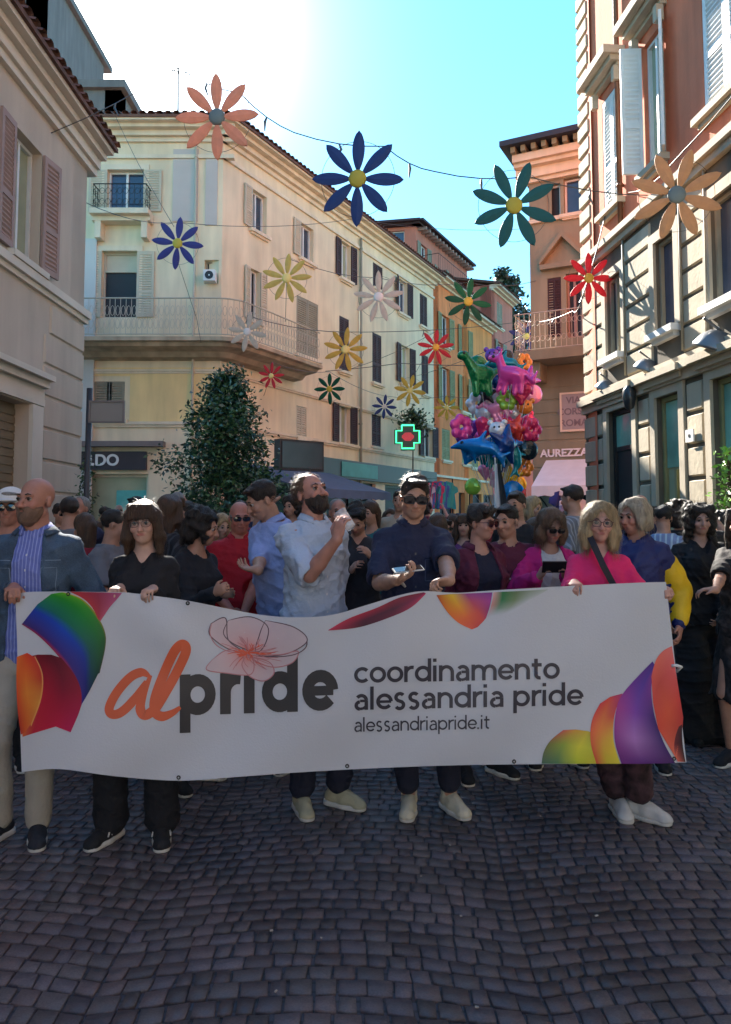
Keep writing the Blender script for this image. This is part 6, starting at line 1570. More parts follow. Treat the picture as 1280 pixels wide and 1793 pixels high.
rails([([(864, 1037), (862, 1050), (858, 1066), (852, 1082)], [(230, 170, 160), (220, 140, 130), W_]), ([(880, 1036), (878, 1052), (872, 1066), (866, 1078)], [(30, 110, 40), (40, 120, 60), (120, 150, 120), W_]), ([(905, 1035), (902, 1048), (894, 1062), (880, 1076)], [(100, 120, 70), (120, 140, 90), (160, 168, 150), W_]), ([(960, 1032), (940, 1044), (918, 1058), (896, 1072)], [(180, 186, 176), W_, W_])])
# bottom right ribbon
rails([([(948, 1337), (952, 1316), (964, 1296), (986, 1278)], [(60, 100, 80), (120, 120, 60), (220, 90, 90)]), ([(975, 1337), (982, 1312), (994, 1292), (1008, 1277)], [(70, 120, 80), (150, 170, 60), (230, 160, 60)]), ([(1010, 1337), (1012, 1312), (1022, 1294), (1030, 1280)], [(190, 200, 50), (230, 220, 60), (210, 180, 60)]), ([(1046, 1337), (1040, 1316), (1038, 1298), (1036, 1282)], [(220, 200, 60), (200, 200, 60), (150, 150, 50)])])
rails([([(1044, 1337), (1034, 1300), (1036, 1262), (1050, 1232)], [(220, 70, 60), (240, 100, 60), (230, 60, 70)]), ([(1064, 1337), (1054, 1296), (1056, 1256), (1068, 1220)], [(220, 200, 60), (240, 140, 60), (230, 70, 60)]), ([(1086, 1337), (1074, 1296), (1076, 1250), (1090, 1214)], [(240, 220, 70), (240, 200, 60), (220, 70, 60), (180, 40, 120)])])
rails([([(1088, 1337), (1076, 1296), (1078, 1246), (1092, 1212), (1142, 1158)], [(120, 50, 130), (150, 50, 140), (180, 50, 140), (110, 40, 150), (80, 40, 130)]), ([(1128, 1337), (1112, 1300), (1112, 1252), (1122, 1208), (1146, 1164)], [(90, 30, 120), (190, 130, 200), (130, 60, 170), (90, 50, 160), (70, 40, 140)]), ([(1182, 1336), (1162, 1300), (1146, 1254), (1140, 1204), (1148, 1162)], [(70, 20, 90), (60, 40, 110), (60, 30, 110), (130, 40, 140), (150, 60, 140)])])
rails([([(1140, 1184), (1148, 1156), (1160, 1140), (1176, 1131)], [(230, 90, 80), (240, 110, 90), (240, 120, 110)]), ([(1143, 1230), (1152, 1200), (1168, 1180), (1182, 1170)], [(220, 70, 60), (210, 70, 60), (230, 90, 90)]), ([(1152, 1276), (1166, 1250), (1182, 1232), (1189, 1214)], [(230, 80, 60), (230, 90, 60), (220, 60, 60)]), ([(1186, 1332), (1190, 1300), (1194, 1276), (1196, 1256)], [(240, 120, 90), (200, 70, 60), (210, 60, 60)])])
rails([([(1186, 1333), (1180, 1312), (1182, 1290), (1188, 1272)], [(240, 110, 90), (120, 40, 50), (90, 40, 50)]), ([(1200, 1334), (1196, 1312), (1194, 1290), (1194, 1268)], [(20, 15, 25), (30, 20, 30), (60, 30, 40)])])
# ---- lettering: a rounded geometric sans drawn by strokes
def arc(cx, cy, r, a0, a1, n=14): return [(cx + r * math.cos(R(a0 + (a1 - a0) * i / n)), cy + r * math.sin(R(a0 + (a1 - a0) * i / n))) for i in range(n + 1)]
def glyph(ch, w):
    h = w / 2; r = .5 - h
    if ch == 'o': return 1.0, [arc(.5, .5, r, 0, 360, 26)]
    if ch == 'c': return .90, [arc(.5, .5, r, 42, 318, 20)]
    if ch == 'e': return .98, [arc(.5, .5, r, 0, 322, 22), [(h * .9, .49), (1 - h * .9, .49)]]
    if ch == 'd': return 1.06, [arc(.5, .5, r, 0, 360, 26), [(1.0 - h, 0), (1.0 - h, 1.45)]]
    if ch == 'p': return 1.06, [arc(.5, .5, r, 0, 360, 26), [(h, 1), (h, -.42)]]
    if ch == 'a': return .92, [[(.84 - h, 0), (.84 - h, .60)] , arc(.44, .60, .40 - h, 0, 145, 12), [(.84 - h, .56), (.36, .56)] , arc(.35, .28 + .0, .28 - h * .55, 90, 270, 12), [(.35, h * .55 + .0), (.55, .03 + h * .6), (.84 - h, .20)]]
    if ch == 'n': return .96, [[(h, 0), (h, 1)], arc(.46, .55, .46 - h, 180, 0, 12) + [(.92 - h, 0)]]
    if ch == 'm': return 1.56, [[(h, 0), (h, 1)], arc(.43, .57, .43 - h, 180, 0, 12) + [(.86 - h, 0)], [(.86 - h, .5)] + arc(1.10, .57, .43 - h, 180, 0, 12) + [(1.53 - h, 0)]]
    if ch == 'r': return .60, [[(h, 0), (h, 1)], arc(.50, .52, .50 - h, 180, 78, 9)]
    if ch == 'i': return w + .10, [[(h, 0), (h, 1)], [(h, 1.22), (h, 1.22 + w * 1.0)]]
    if ch == 'I': return w + .14, [[(h, 0), (h, .98)]]
    if ch == 'l': return w + .10, [[(h, 0), (h, 1.45)]]
    if ch == 't': return .68, [[(.28, 1.28), (.28, .30)] + arc(.28 + .22, .30, .22, 180, 285, 6), [(.02, 1 - h), (.62, 1 - h)]]
    if ch == 's': return .80, [arc(.40, .73, .27 - h * .3, 35, 200, 10) + [(.28, .54), (.52, .45)] + arc(.38, .27, .27 - h * .3, 20, -150, 10)]
    if ch == '.': return w + .16, [[(h, 0), (h, w * 1.05)]]
    return .42, []
def stroke_text(s, x0, y0, x1, tilt, xh, w, name='lettering', m=None, gap=.10):
    """x0..x1 in photo pixels of the banner, baseline y0 at x0, tilt in px/px"""
    adv = sum(glyph(c, w)[0] + gap for c in s) - gap; sx = (x1 - x0) / adv; V = []; F = []; cur = 0; base = nextoff(); q = 0
    for c in s:
        a, strokes = glyph(c, w)
        for st in strokes:
            q += 1; off = base + (q % 5) * .00018; pts = [vec(p) for p in st]; dense = []
            for p, r in zip(pts, pts[1:]):
                n = max(1, int(np.linalg.norm(r - p) / .25))
                for i in range(n): dense.append(p + (r - p) * i / n)
            dense.append(pts[-1]); k = len(V)
            closed = np.linalg.norm(pts[0] - pts[-1]) < 1e-6
            for i, p in enumerate(dense):
                a_ = dense[i - 1] if i > 0 else (dense[-2] if closed else p); b_ = dense[i + 1] if i < len(dense) - 1 else (dense[1] if closed else p)
                d = unit(b_ - a_); nn = vec((-d[1], d[0])) * w / 2 * (.78 if (c in 'ae' and len(st) < 10 and abs(d[0]) > .9) else 1)
                for sg in (1, -1):
                    e = p + nn * sg; X = x0 + (cur + e[0]) * sx; Y_ = y0 + (X - x0) * tilt - e[1] * xh; V.append(tuple(bpt(X, Y_, off) - bo))
            for i in range(len(dense) - 1): F.append((k + 2 * i, k + 2 * i + 1, k + 2 * i + 3, k + 2 * i + 2))
        cur += a + gap
    return np_mesh(name, np.array(V), np.array(F), m or INK, ban, smooth=False)
INKB = mat('banner_black_ink', srgb(58, 54, 54), .42, .03, 5, spec=.4)
stroke_text('prIde', 315, 1253, 591, -.035, 72, .30, m=INKB, gap=.06)
stroke_text('coordinamento', 620, 1196, 980, -.022, 28, .215, gap=.045)
stroke_text('alessandria pride', 620, 1243, 1021, -.022, 28, .215, gap=.045)
stroke_text('alessandriapride.it', 620, 1281, 858, -.022, 17.5, .17, gap=.05)
def brush(paths, name, col, m=None):
    V = []; F = []; C = []
    for path, wd, cl in paths:
        c = smooth_curve(path, 7); k = len(V); o = nextoff(); n = len(c)
        for i, p in enumerate(c):
            d = unit(c[min(i + 1, n - 1)] - c[max(i - 1, 0)]); t = i / (n - 1); w = wd * (min(1, .35 + 5 * t, .35 + 5 * (1 - t))) / 2
            for sg in (1, -1): e = p + vec((-d[1], d[0])) * w * sg; V.append(tuple(bpt(e[0], e[1], o) - bo)); C.append(srgb(*cl))
        for i in range(n - 1): F.append((k + 2 * i, k + 2 * i + 1, k + 2 * i + 3, k + 2 * i + 2))
    return np_mesh(name, np.array(V), np.array(F), m or PRINT, ban, np.array(C), smooth=False)
OR = (222, 98, 58)
brush([([(262, 1184), (248, 1177), (228, 1186), (205, 1212), (192, 1238), (196, 1250), (212, 1247), (234, 1226), (256, 1192)], 16, OR), ([(264, 1182), (252, 1215), (246, 1240), (254, 1252), (272, 1240), (290, 1212), (310, 1176), (326, 1140), (320, 1128), (306, 1140), (288, 1178), (272, 1222), (272, 1246), (284, 1254), (302, 1248), (316, 1238)], 17, OR)], 'script_lettering', OR)
# the poppy: washed petals with thin outlines
pet = [[(369, 1092), (395, 1082), (400, 1120), (425, 1140), (398, 1135), (368, 1112)], [(400, 1086), (440, 1080), (470, 1100), (455, 1140), (415, 1130), (392, 1110)], [(465, 1086), (515, 1098), (538, 1122), (500, 1145), (450, 1145), (455, 1110)], [(372, 1155), (400, 1138), (440, 1150), (440, 1180), (395, 1178), (362, 1172)], [(430, 1150), (470, 1158), (480, 1178), (462, 1192), (438, 1184), (424, 1165)], [(440, 1146), (490, 1146), (522, 1140), (512, 1160), (480, 1168), (448, 1158)]]
for pl_ in pet:
    c = vec((sum(p[0] for p in pl_) / 6, sum(p[1] for p in pl_) / 6)); ring = smooth_curve(pl_ + [pl_[0]], 6); ring = np.array(ring)
    ctr = vec((430, 1142)); V = []; C = []; o = nextoff()
    for r_ in range(5):
        f = r_ / 4
        for q in ring: e = c + (q - c) * max(f, .02); V.append(tuple(bpt(e[0], e[1], o) - bo)); dd = np.linalg.norm(e - ctr); k_ = math.exp(-dd / 22); C.append(np.array(srgb(206, 188, 190)) * (1 - k_) + np.array(srgb(232, 110, 80)) * k_)
    n = len(ring); F = [(r_ * n + i, r_ * n + i + 1, (r_ + 1) * n + i + 1, (r_ + 1) * n + i) for r_ in range(4) for i in range(n - 1)]
    np_mesh('petal_print', np.array(V), np.array(F), PRINT, ban, np.array(C))
GR, PK, RD = (110, 86, 92), (196, 128, 130), (226, 92, 62); L_ = []
for pl_ in pet: L_.append((pl_ + [pl_[0]], 1.8, GR if pl_[0][1] < 1100 else PK))
L_ += [([(372, 1090), (368, 1108), (378, 1128), (400, 1140), (426, 1143)], 1.6, PK), ([(538, 1118), (535, 1134), (515, 1146), (480, 1150), (446, 1148)], 1.8, GR)]
rr = random.Random(5)
for i in range(46):
    a = rr.uniform(0, 6.28); l0, l1 = rr.uniform(3, 12), rr.uniform(18, 46); c = (432 + rr.uniform(-8, 14), 1142 + rr.uniform(-3, 5)); sx = 1.5 if math.cos(a) > 0 else 1
    L_.append(([(c[0] + math.cos(a) * l0, c[1] + math.sin(a) * l0 * .5), (c[0] + math.cos(a + .1) * (l0 + l1) * .5 * sx, c[1] + math.sin(a + .1) * (l0 + l1) * .36), (c[0] + math.cos(a) * l1 * sx, c[1] + math.sin(a) * l1 * .72)], 1.1, RD if l1 < 30 else PK))
for i in range(14): a = rr.uniform(0, 6.28); L_.append(([(434, 1143), (434 + 9 * math.cos(a), 1143 + 4 * math.sin(a)), (434 + 20 * math.cos(a + .2), 1143 + 9 * math.sin(a + .2))], 2.2, RD))
brush(L_, 'flower_drawing', GR)
# hems and eyelets
for (px, py) in ((329, 1056), (313, 1361), (608, 1341), (120, 1040), (900, 1333), (1180, 1328)):
    mb = MB(); mb.lathe([(.004, .003), (.0075, .004), (.010, .001)], bpt(px, py, .002) - bo, 12, axis=(0, -1, 0)); mb.build('eyelet', mat('brass_eyelet', (.05, .045, .04), .4, .1, metal=.6), ban, True)
mb = MB(); q = bpt(1176, 1166) - bo; mb.tube([q, q + Vector((.02, -.01, .004)), q + Vector((.045, 0, -.004)), q + Vector((.03, .02, -.03))], .008, 6); mb.build('cord', ST['white'], ban, True)
# ================================================================ the people
def GY(n, c): return (math.sin(0), 0)
def wr_at(px, py, Y): return P(px, py, Y)
GRIP = lambda px, py, Y=3.60, dx=0: dict(wrist=P(px, py, Y + .105), dir=(dx, -1, .0), normal=(0, 0, -1), curl=(62, 48, 25), thumb='under', pole=(0, .35, -1))
def fold(a, sd):
    a = dict(a); a['pole'] = (sd * .30, .6, -1); return a
SKd, SKm, SKl, SKr = (.36, .19, .125), (.47, .25, .17), (.54, .32, .235), (.46, .215, .15)
HD = hairmat('hair_black', (.012, .009, .008)); HB = hairmat('hair_brown', (.07, .035, .018)); HBL = hairmat('hair_blonde', (.42, .29, .15)); HDB = hairmat('hair_dark_brown', (.028, .017, .012)); HG = hairmat('hair_grey', (.24, .22, .20)); HLB = hairmat('hair_light_brown', (.15, .085, .05))
BLK = cloth('black_jersey', (.010, .010, .013)); SOLE = mat('white_rubber', (.62, .60, .55), .6, .1, 20); SUNL = mat('dark_lens', (.008, .007, .007), .06, 0, spec=.8); FRM = mat('dark_frame', (.02, .015, .015), .3, 0); CLR = mat('clear_lens', (.5, .5, .5), .03, 0, alpha=.12, spec=.8)
def X_(px, Y): return (px - 640) / FPX * Y
# 1 bald man, far left
p = Person(X_(66, 3.86), 3.86, R(4), 1.745, w=1.02, sex='m', label='bald bearded man in an open denim jacket over a blue shirt at the banner end', skin=SKr, head=(R(-22), R(-2), 0),
           arms={-1: fold(GRIP(24, 1030, 3.58, .3), -1), 1: dict(wrist=P(112, 1120, 3.80), dir=(-.4, -.5, -.6), normal=(-.5, .3, -.6), pole=(.8, .4, -.8))}, legs={-1: (-.13, .0, -.35), 1: (.06, -.03, .25)})
p.beard(mat('beard_stubble', (.20, .115, .075), .8, .3, 30, .6, 200))
shb = mat('blue_striped_shirt', srgb(104, 116, 184), .8, .05, 7, .4, 45, stripes=(srgb(150, 158, 210), 60.0, .3))
sh_ = p.top('shirt', shb, off=.012, sleeve=.5, neck='collar', hem=.84); p.collar(shb, r=.07, z=1.495)
p.deco(sh_, [(0, .9), (0, 1.40)], .026, shb, 'placket', .003); p.buttons(sh_, .0, [.98, 1.06, 1.14, 1.22, 1.30, 1.37], mat('pearl_button', (.6, .6, .62), .3, 0), .005)
DEN = mat('denim', srgb(72, 92, 112), .85, .35, 9, .5, 160, fine=.25)
jk_ = p.top('jacket', DEN, off=.022, sleeve=1.9, neck='round', hem=.86, loose=.016, wr=.006, open_w=(.10, .055), open_z=(.82, 1.52)); p.collar(DEN, r=.086, z=1.485, open_a=.75, h=.03, name='jacket_collar')
ST_ = mat('pale_stitching', srgb(120, 138, 156), .8, .1)
for sx in (-1, 1):
    p.deco(jk_, [(.075 * sx, 1.31), (.135 * sx, 1.31), (.135 * sx, 1.20), (.105 * sx, 1.185), (.075 * sx, 1.20), (.075 * sx, 1.31)], .003, ST_, 'pocket_stitching'); p.deco(jk_, [(.073 * sx, 1.345), (.15 * sx, 1.345)], .004, ST_, 'yoke_seam')
p.trousers(cloth('beige_trousers', srgb(170, 162, 148)), off=.014, wide=.008); p.shoes(cloth('navy_trainer', (.02, .022, .03)), SOLE)
# 2 man in the white cap
q = Person(X_(20, 4.9), 4.9, R(10), 1.72, label='man in a white cap and dark sunglasses half hidden at the left edge', skin=SKr, vox=.0085)
q.hair('short', HG); g = Grid(q.hc - .2, q.hc + .22, .006); g.ell(q.hl((0, .015, .058)), vec((.092, .108, .082)) * q.hs, q.Hm); g.ell(q.hl((0, 0, -.02)), vec((.2, .2, .05)) * q.hs, q.Hm, .004, 's'); g.ell(q.hl((0, -.11, .045)), vec((.07, .07, .012)) * q.hs, q.Hm, .01); g.build('cap', cloth('white_cap', (.72, .71, .68)), q.root)
q.glasses(FRM, SUNL, .03, .022, name='sunglasses'); m_ = cloth('white_cotton', (.66, .65, .64)); q.top('shirt', m_, neck='round', sleeve=.8); q.trousers(BLK); q.shoes(BLK, SOLE)
# 3 woman with the fringe
p = Person(X_(256, 3.87), 3.87, R(2), 1.625, w=.97, sex='f', label='woman with brown fringe and glasses in a black V-neck top holding the banner', skin=(.60, .36, .27), head=(R(3), R(2), R(-3)),
           arms={-1: fold(GRIP(210, 1030, 3.60, -.1), -1), 1: fold(GRIP(268, 1032, 3.60, -.1), 1)}, legs={-1: (-.13, -.03, -.35), 1: (.12, -.04, .15)})
p.hair('bangs', HB, 1700, seed=3, length=.165); p.glasses(mat('thin_red_frame', (.12, .03, .02), .3, 0), CLR, .0255, .018, thick=.0016)
p.top('top', BLK, off=.014, sleeve=1.88, neck='v', hem=.82, flare=.03); p.trousers(BLK, off=.016, wide=.03, hem=.11); p.shoes(cloth('black_trainer', (.012, .012, .014)), SOLE, logo=SOLE)
# 4 dark curly haired person turned right
p = Person(X_(335, 4.6), 4.6, R(62), 1.60, sex='f', label='person with bushy black hair and black clothes turned sideways behind the banner', skin=SKm, head=(R(22), R(8), 0), lean=R(5), vox=.008,
           arms={-1: dict(wrist=P(376, 1038, 4.25), pole=(0, .6, -1), curl=(60, 60, 40)), 1: dict(wrist=P(385, 1040, 4.7), pole=(0, .6, -1))})
p.hair('curly', HD, 2400, seed=7); p.top('sweater', cloth('black_knit', (.012, .014, .02)), sleeve=1.9, neck='round', off=.02); p.trousers(BLK); p.shoes(BLK, SOLE)
# 5 bald man in red
p = Person(X_(420, 5.3), 5.3, R(8), 1.655, w=1.06, label='bald man in a red polo shirt and sunglasses behind the banner', skin=(.50, .20, .145), head=(R(10), R(6), 0), vox=.008,
           arms={-1: dict(wrist=P(405, 1070, 5.05), pole=(-.8, .4, -1)), 1: dict(wrist=P(425, 1080, 5.0), pole=(.8, .4, -1))})
p.hair('ring', HG); p.glasses(FRM, SUNL, .028, .018, name='sunglasses'); m_ = cloth('red_cotton', srgb(176, 24, 40)); p.top('polo_shirt', m_, off=.02, sleeve=.85, neck='collar', belly=.05); p.collar(m_); p.trousers(cloth('dark_jeans', (.02, .025, .045))); p.shoes(BLK, SOLE)
# 6 man in light blue leaning left
p = Person(X_(497, 4.95), 4.95, R(-48), 1.80, label='dark-haired man in a pale blue shirt leaning to talk, arm stretched to the left', skin=SKm, head=(R(-14), R(18), 0), lean=R(9), vox=.008,
           arms={-1: dict(wrist=P(452, 1000, 4.5), pole=(-.2, .3, -1), dir=(-.9, -.3, .1), normal=(0, 0, 1), curl=(20, 25, 15)), 1: dict(wrist=P(540, 1060, 4.9), pole=(.5, .6, -1))})
p.hair('short', HDB, 900, seed=5); m_ = cloth('pale_blue_cotton', srgb(150, 166, 214)); p.top('shirt', m_, off=.02, sleeve=1.3, neck='collar', loose=.02); p.collar(m_); p.trousers(cloth('blue_jeans', (.06, .09, .2))); p.shoes(BLK, SOLE)
# 7 tall bearded man drinking
p = Person(X_(553, 4.28), 4.28, R(32), 1.80, w=.97, label='tall bearded man in a pale shirt with hand raised to a clear cup', skin=(.50, .235, .17), head=(R(10), R(-14), R(-4)), lean=R(-3),
           arms={-1: dict(wrist=P(590, 945, 3.93), dir=(.1, -.15, 1), normal=(.8, .3, 0), curl=(35, 40, 25), pole=(-.15, -.25, -1)), 1: dict(wrist=P(566, 1110, 4.35), pole=(.6, .6, -1))}, legs={-1: (-.10, -.04, -.2), 1: (.10, -.08, .45)})
p.hair('receding', HLB, 2000, seed=2); p.beard(HDB); m_ = cloth('pale_grey_blue_linen', srgb(176, 188, 206), bscale=70); g7 = p.top('shirt', m_, off=.018, sleeve=.98, neck='collar', loose=.02, wr=.008, puff=.004, hem=.80); p.collar(m_); p.deco(g7, [(0, .84), (0, 1.40)], .03, m_, 'placket', .004); p.buttons(g7, 0, [.92, 1.01, 1.10, 1.19, 1.28, 1.36], mat('pearl_button', (.6, .6, .62), .3, 0)); p.deco(g7, [(-.11, 1.30), (-.045, 1.30), (-.045, 1.2), (-.11, 1.2), (-.11, 1.30)], .004, mat('grey_stitching', srgb(128, 138, 156), .8, .1), 'pocket_stitching'); p.trousers(cloth('navy_cotton', (.014, .016, .035)), off=.016, wide=.012, hem=.13); p.shoes(cloth('beige_suede', srgb(176, 168, 140)), SOLE)
c_ = p.to_world(p.wr[-1] + p.hand[-1][0] * .10 + p.hand[-1][1] * .045); cup = empty('plastic_cup', c_); cup.rotation_euler = (R(-20), R(-38), 0); tag(cup, 'clear crumpled plastic cup in the tall bearded man\'s hand', 'cup')
mb = MB(); mb.lathe([(0, -.05), (.026, -.05), (.028, -.045), (.036, .05), (.038, .055), (.036, .055)], n=20); mb.build('body', mat('clear_plastic', (.8, .82, .85), .12, .05, alpha=.45, spec=.9), cup, True)
# 8 dark person looking at phone
p = Person(X_(628, 5.6), 5.6, R(-5), 1.66, sex='f', label='dark-haired person in black looking down at both hands behind the bearded man', skin=SKm, head=(R(-8), R(32), 0), vox=.009,
           arms={-1: dict(wrist=P(614, 1000, 5.25), pole=(-.8, .3, -1), dir=(.4, -.6, .5)), 1: dict(wrist=P(650, 975, 5.25), pole=(.8, .3, -1), dir=(-.4, -.6, .5))})
p.hair('up', HD, 500); m_ = cloth('charcoal_knit', (.022, .022, .028)); p.top('cardigan', m_, off=.022, sleeve=1.9, neck='v'); p.trousers(BLK); p.shoes(BLK, SOLE)
# 9 man in the middle with the phone
p = Person(X_(722, 4.24), 4.24, R(3), 1.785, w=.99, label='man in sunglasses and a navy short-sleeved shirt holding phone and banner', skin=(.52, .29, .20), head=(R(-2), R(14), R(3)), neckfwd=.02,
           arms={-1: dict(wrist=P(694, 1016, 3.80), dir=(.75, -.5, .35), normal=(-.1, -.25, 1), curl=(30, 45, 35), thumb='side', pole=(-.5, .5, -1)), 1: dict(wrist=P(788, 1022, 3.70), dir=(-.88, -.42, -.05), normal=(-.2, -.5, -.9), curl=(62, 62, 40), pole=(.5, .5, -1))}, legs={-1: (-.03, -.05, -.15), 1: (.19, -.05, .35)})
p.hair('short', HDB, 450, seed=11); p.glasses(FRM, SUNL, .031, .021, sq=3.2, name='sunglasses', thick=.003);
m_ = cloth('navy_linen', srgb(36, 40, 66)); g9 = p.top('shirt', m_, off=.015, sleeve=.84, neck='collar', loose=.014, wr=.006, puff=.003); p.collar(m_); p.deco(g9, [(0, .90), (0, 1.38)], .03, m_, 'placket', .004); p.buttons(g9, 0, [.98, 1.07, 1.16, 1.25, 1.33], mat('dark_button', (.06, .06, .08), .3, 0)); p.deco(g9, [(.05, 1.30), (.115, 1.30), (.115, 1.19), (.05, 1.19), (.05, 1.30)], .004, mat('navy_stitching', srgb(70, 76, 104), .8, .1), 'pocket_stitching'); p.trousers(MATS['navy_cotton'], off=.014, wide=.008, hem=.15); p.shoes(cloth('pale_leather', srgb(206, 196, 172), rough=.6), SOLE, style='boot')
mb = MB(); c_ = p.tp((-.085 * p.s, -.156 * p.s, 1.21 * p.s)); mb.tube([c_ + vec((0, 0, .05)), c_ + vec((.008, -.004, .02)), c_ + vec((.004, -.004, -.02)), c_ + vec((.03, -.006, -.05))], [.012, .018, .012, .006], 6); mb.build('lapel_ribbon', mat('cream_ribbon', (.6, .55, .45), .6, .1, 20), p.root, True)
c_ = p.to_world(p.wr[-1] + p.hand[-1][0] * .085 + p.hand[-1][1] * .028); ph = empty('phone', c_); ph.rotation_euler = (R(14), R(-6), R(10)); tag(ph, 'pale smartphone held flat by the man in sunglasses', 'phone')
mb = MB(); mb.box(-.074, .074, -.036, .036, -.004, .004); o = mb.build('case', mat('phone_case', (.55, .55, .53), .4, .05), ph); o.modifiers.new('bevel', 'BEVEL').width = .003
mb = MB(); mb.box(-.068, .068, -.032, .032, .0042, .0055); mb.build('screen', mat('phone_screen', (.02, .02, .025), .08, 0), ph)
# 10 woman with hair up, maroon jacket
p = Person(X_(836, 4.75), 4.75, R(22), 1.62, sex='f', label='dark-haired woman in reddish sunglasses and maroon jacket looking to the right', skin=(.52, .27, .20), head=(R(28), R(4), 0), vox=.008)
p.hair('up', HDB, 900, seed=4); p.glasses(mat('red_frame', (.10, .02, .02), .3, 0), mat('red_brown_lens', (.05, .012, .012), .08, 0), .031, .024, name='sunglasses'); p.top('shirt', cloth('navy_tee', srgb(26, 28, 50)), off=.012, sleeve=.5, neck='round'); mj = cloth('maroon_fabric', srgb(92, 28, 52)); p.top('jacket', mj, off=.026, sleeve=1.9, neck='round', loose=.02, wr=.007, open_w=(.11, .06), open_z=(.80, 1.5)); p.collar(mj, r=.085, z=1.48, open_a=.8, name='jacket_collar'); p.trousers(BLK); p.shoes(BLK, SOLE)
pt_ = P(888, 1019, 4.42)
# person carrying a maroon lettered sweatshirt behind her
p2 = Person(X_(888, 5.05), 5.05, R(-6), 1.63, sex='m', w=.98, label='person with dark hair in a maroon sweatshirt with white letters, between two women', skin=SKm, head=(R(-30), R(6), 0), vox=.009)
p2.hair('short', HD, 500); p2.top('sweatshirt', mj, off=.03, sleeve=1.9, neck='round', wr=.008); p2.trousers(BLK); p2.shoes(BLK, SOLE)
lt = text_obj('lettering', 'LOU', .085, mat('faded_white_print', (.55, .5, .52), .7, .2, 20), None, .001, .002, Matrix(((1, 0, 0, 0), (0, 0, -1, 0), (0, 1, 0, 0), (0, 0, 0, 1)))); lt.parent = p2.root; lt.location = Vector(p2.tp((0.0, -.168, 1.135)))
# 11 woman in magenta cardigan
p = Person(X_(958, 5.0), 5.0, R(8), 1.61, w=1.0, sex='f', label='brown-haired woman in a magenta cardigan and white tee holding a dark phone', skin=(.42, .22, .16), head=(R(4), R(22), 0), vox=.008,
           arms={-1: dict(wrist=P(944, 1010, 4.65), pole=(-.8, .2, -1), dir=(.3, -.6, .7), curl=(50, 50, 30)), 1: dict(wrist=P(990, 1008, 4.65), pole=(.8, .2, -1), dir=(-.3, -.6, .7), curl=(50, 50, 30))})
p.hair('bob', HLB, 2600, seed=6, length=.12); p.glasses(FRM, SUNL, .029, .02, name='sunglasses'); p.top('tee_shirt', cloth('white_tee', (.55, .55, .57)), off=.014, sleeve=.5, neck='round'); mg = cloth('magenta_wool', srgb(190, 24, 112)); p.top('cardigan', mg, off=.026, sleeve=1.85, neck='round', loose=.02, wr=.007, open_w=(.13, .07), open_z=(.80, 1.5)); p.trousers(BLK); p.shoes(BLK, SOLE)
c_ = (p.to_world(p.wr[-1]) + p.to_world(p.wr[1])) / 2 + vec((0, -.07, .06)); ph = empty('phone', c_); ph.rotation_euler = (R(-60), 0, 0); tag(ph, 'dark smartphone held by the woman in the magenta cardigan', 'phone')
mb = MB(); mb.box(-.075, .075, -.038, .038, -.005, .005); mb.build('case', mat('black_phone', (.015, .015, .018), .3, .05), ph); mb = MB(); mb.lathe([(0, .002), (.008, .001)], (-.055, .02, -.0055), 10, axis=(0, 0, -1)); mb.build('lens', FRM, ph)
# 12 blonde woman in pink
p = Person(X_(1046, 4.16), 4.16, R(-6), 1.625, w=.96, sex='f', label='blonde woman with glasses in a bright pink top holding the banner\'s right end', skin=(.56, .30, .23), head=(R(-2), R(2), R(2)),
           arms={-1: fold(GRIP(1006, 1022, 3.66, -.1), -1), 1: dict(wrist=P(1150, 1028, 3.80), dir=(.5, -.8, -.1), normal=(.1, 0, -1), curl=(62, 48, 25), thumb='under', pole=(.35, .6, -1))}, legs={-1: (.08, .02, .10), 1: (.17, -.04, .85)})
p.hair('bob', HBL, 3000, seed=8, length=.145); p.glasses(mat('dark_red_frame', (.10, .02, .02), .3, 0), CLR, .027, .020, thick=.0024); mp = cloth('pink_cotton', srgb(232, 40, 104)); p.top('top', mp, off=.012, sleeve=1.8, neck='v', loose=.012, hem=.82, flare=.02)
p.trousers(mat('patterned_trousers', (.06, .028, .035), .85, .9, 16, .4, 45), off=.018, wide=.02, hem=.16); p.shoes(mat('white_canvas_shoe', (.60, .58, .55), .7, .2, 15), SOLE, style='low')
mb = MB(); s_ = p.s; pts = [p.tp(v) for v in ((-.075, .02, 1.475), (-.062, -.06, 1.462), (-.045, -.125, 1.40), (-.01, -.165, 1.30), (.05, -.17, 1.18), (.13, -.15, 1.05))]
for a, b_ in zip(pts, pts[1:]): d_ = unit(b_ - a); sdv = unit(np.cross(d_, (0, -1, 0))); mb.obox((a + b_) / 2, (b_ - a) / 2 * 1.06, sdv * .016, np.cross(d_, sdv) * .002)
mb.build('bag_strap', mat('dark_webbing', (.02, .015, .02), .7, .1, 30), p.root)
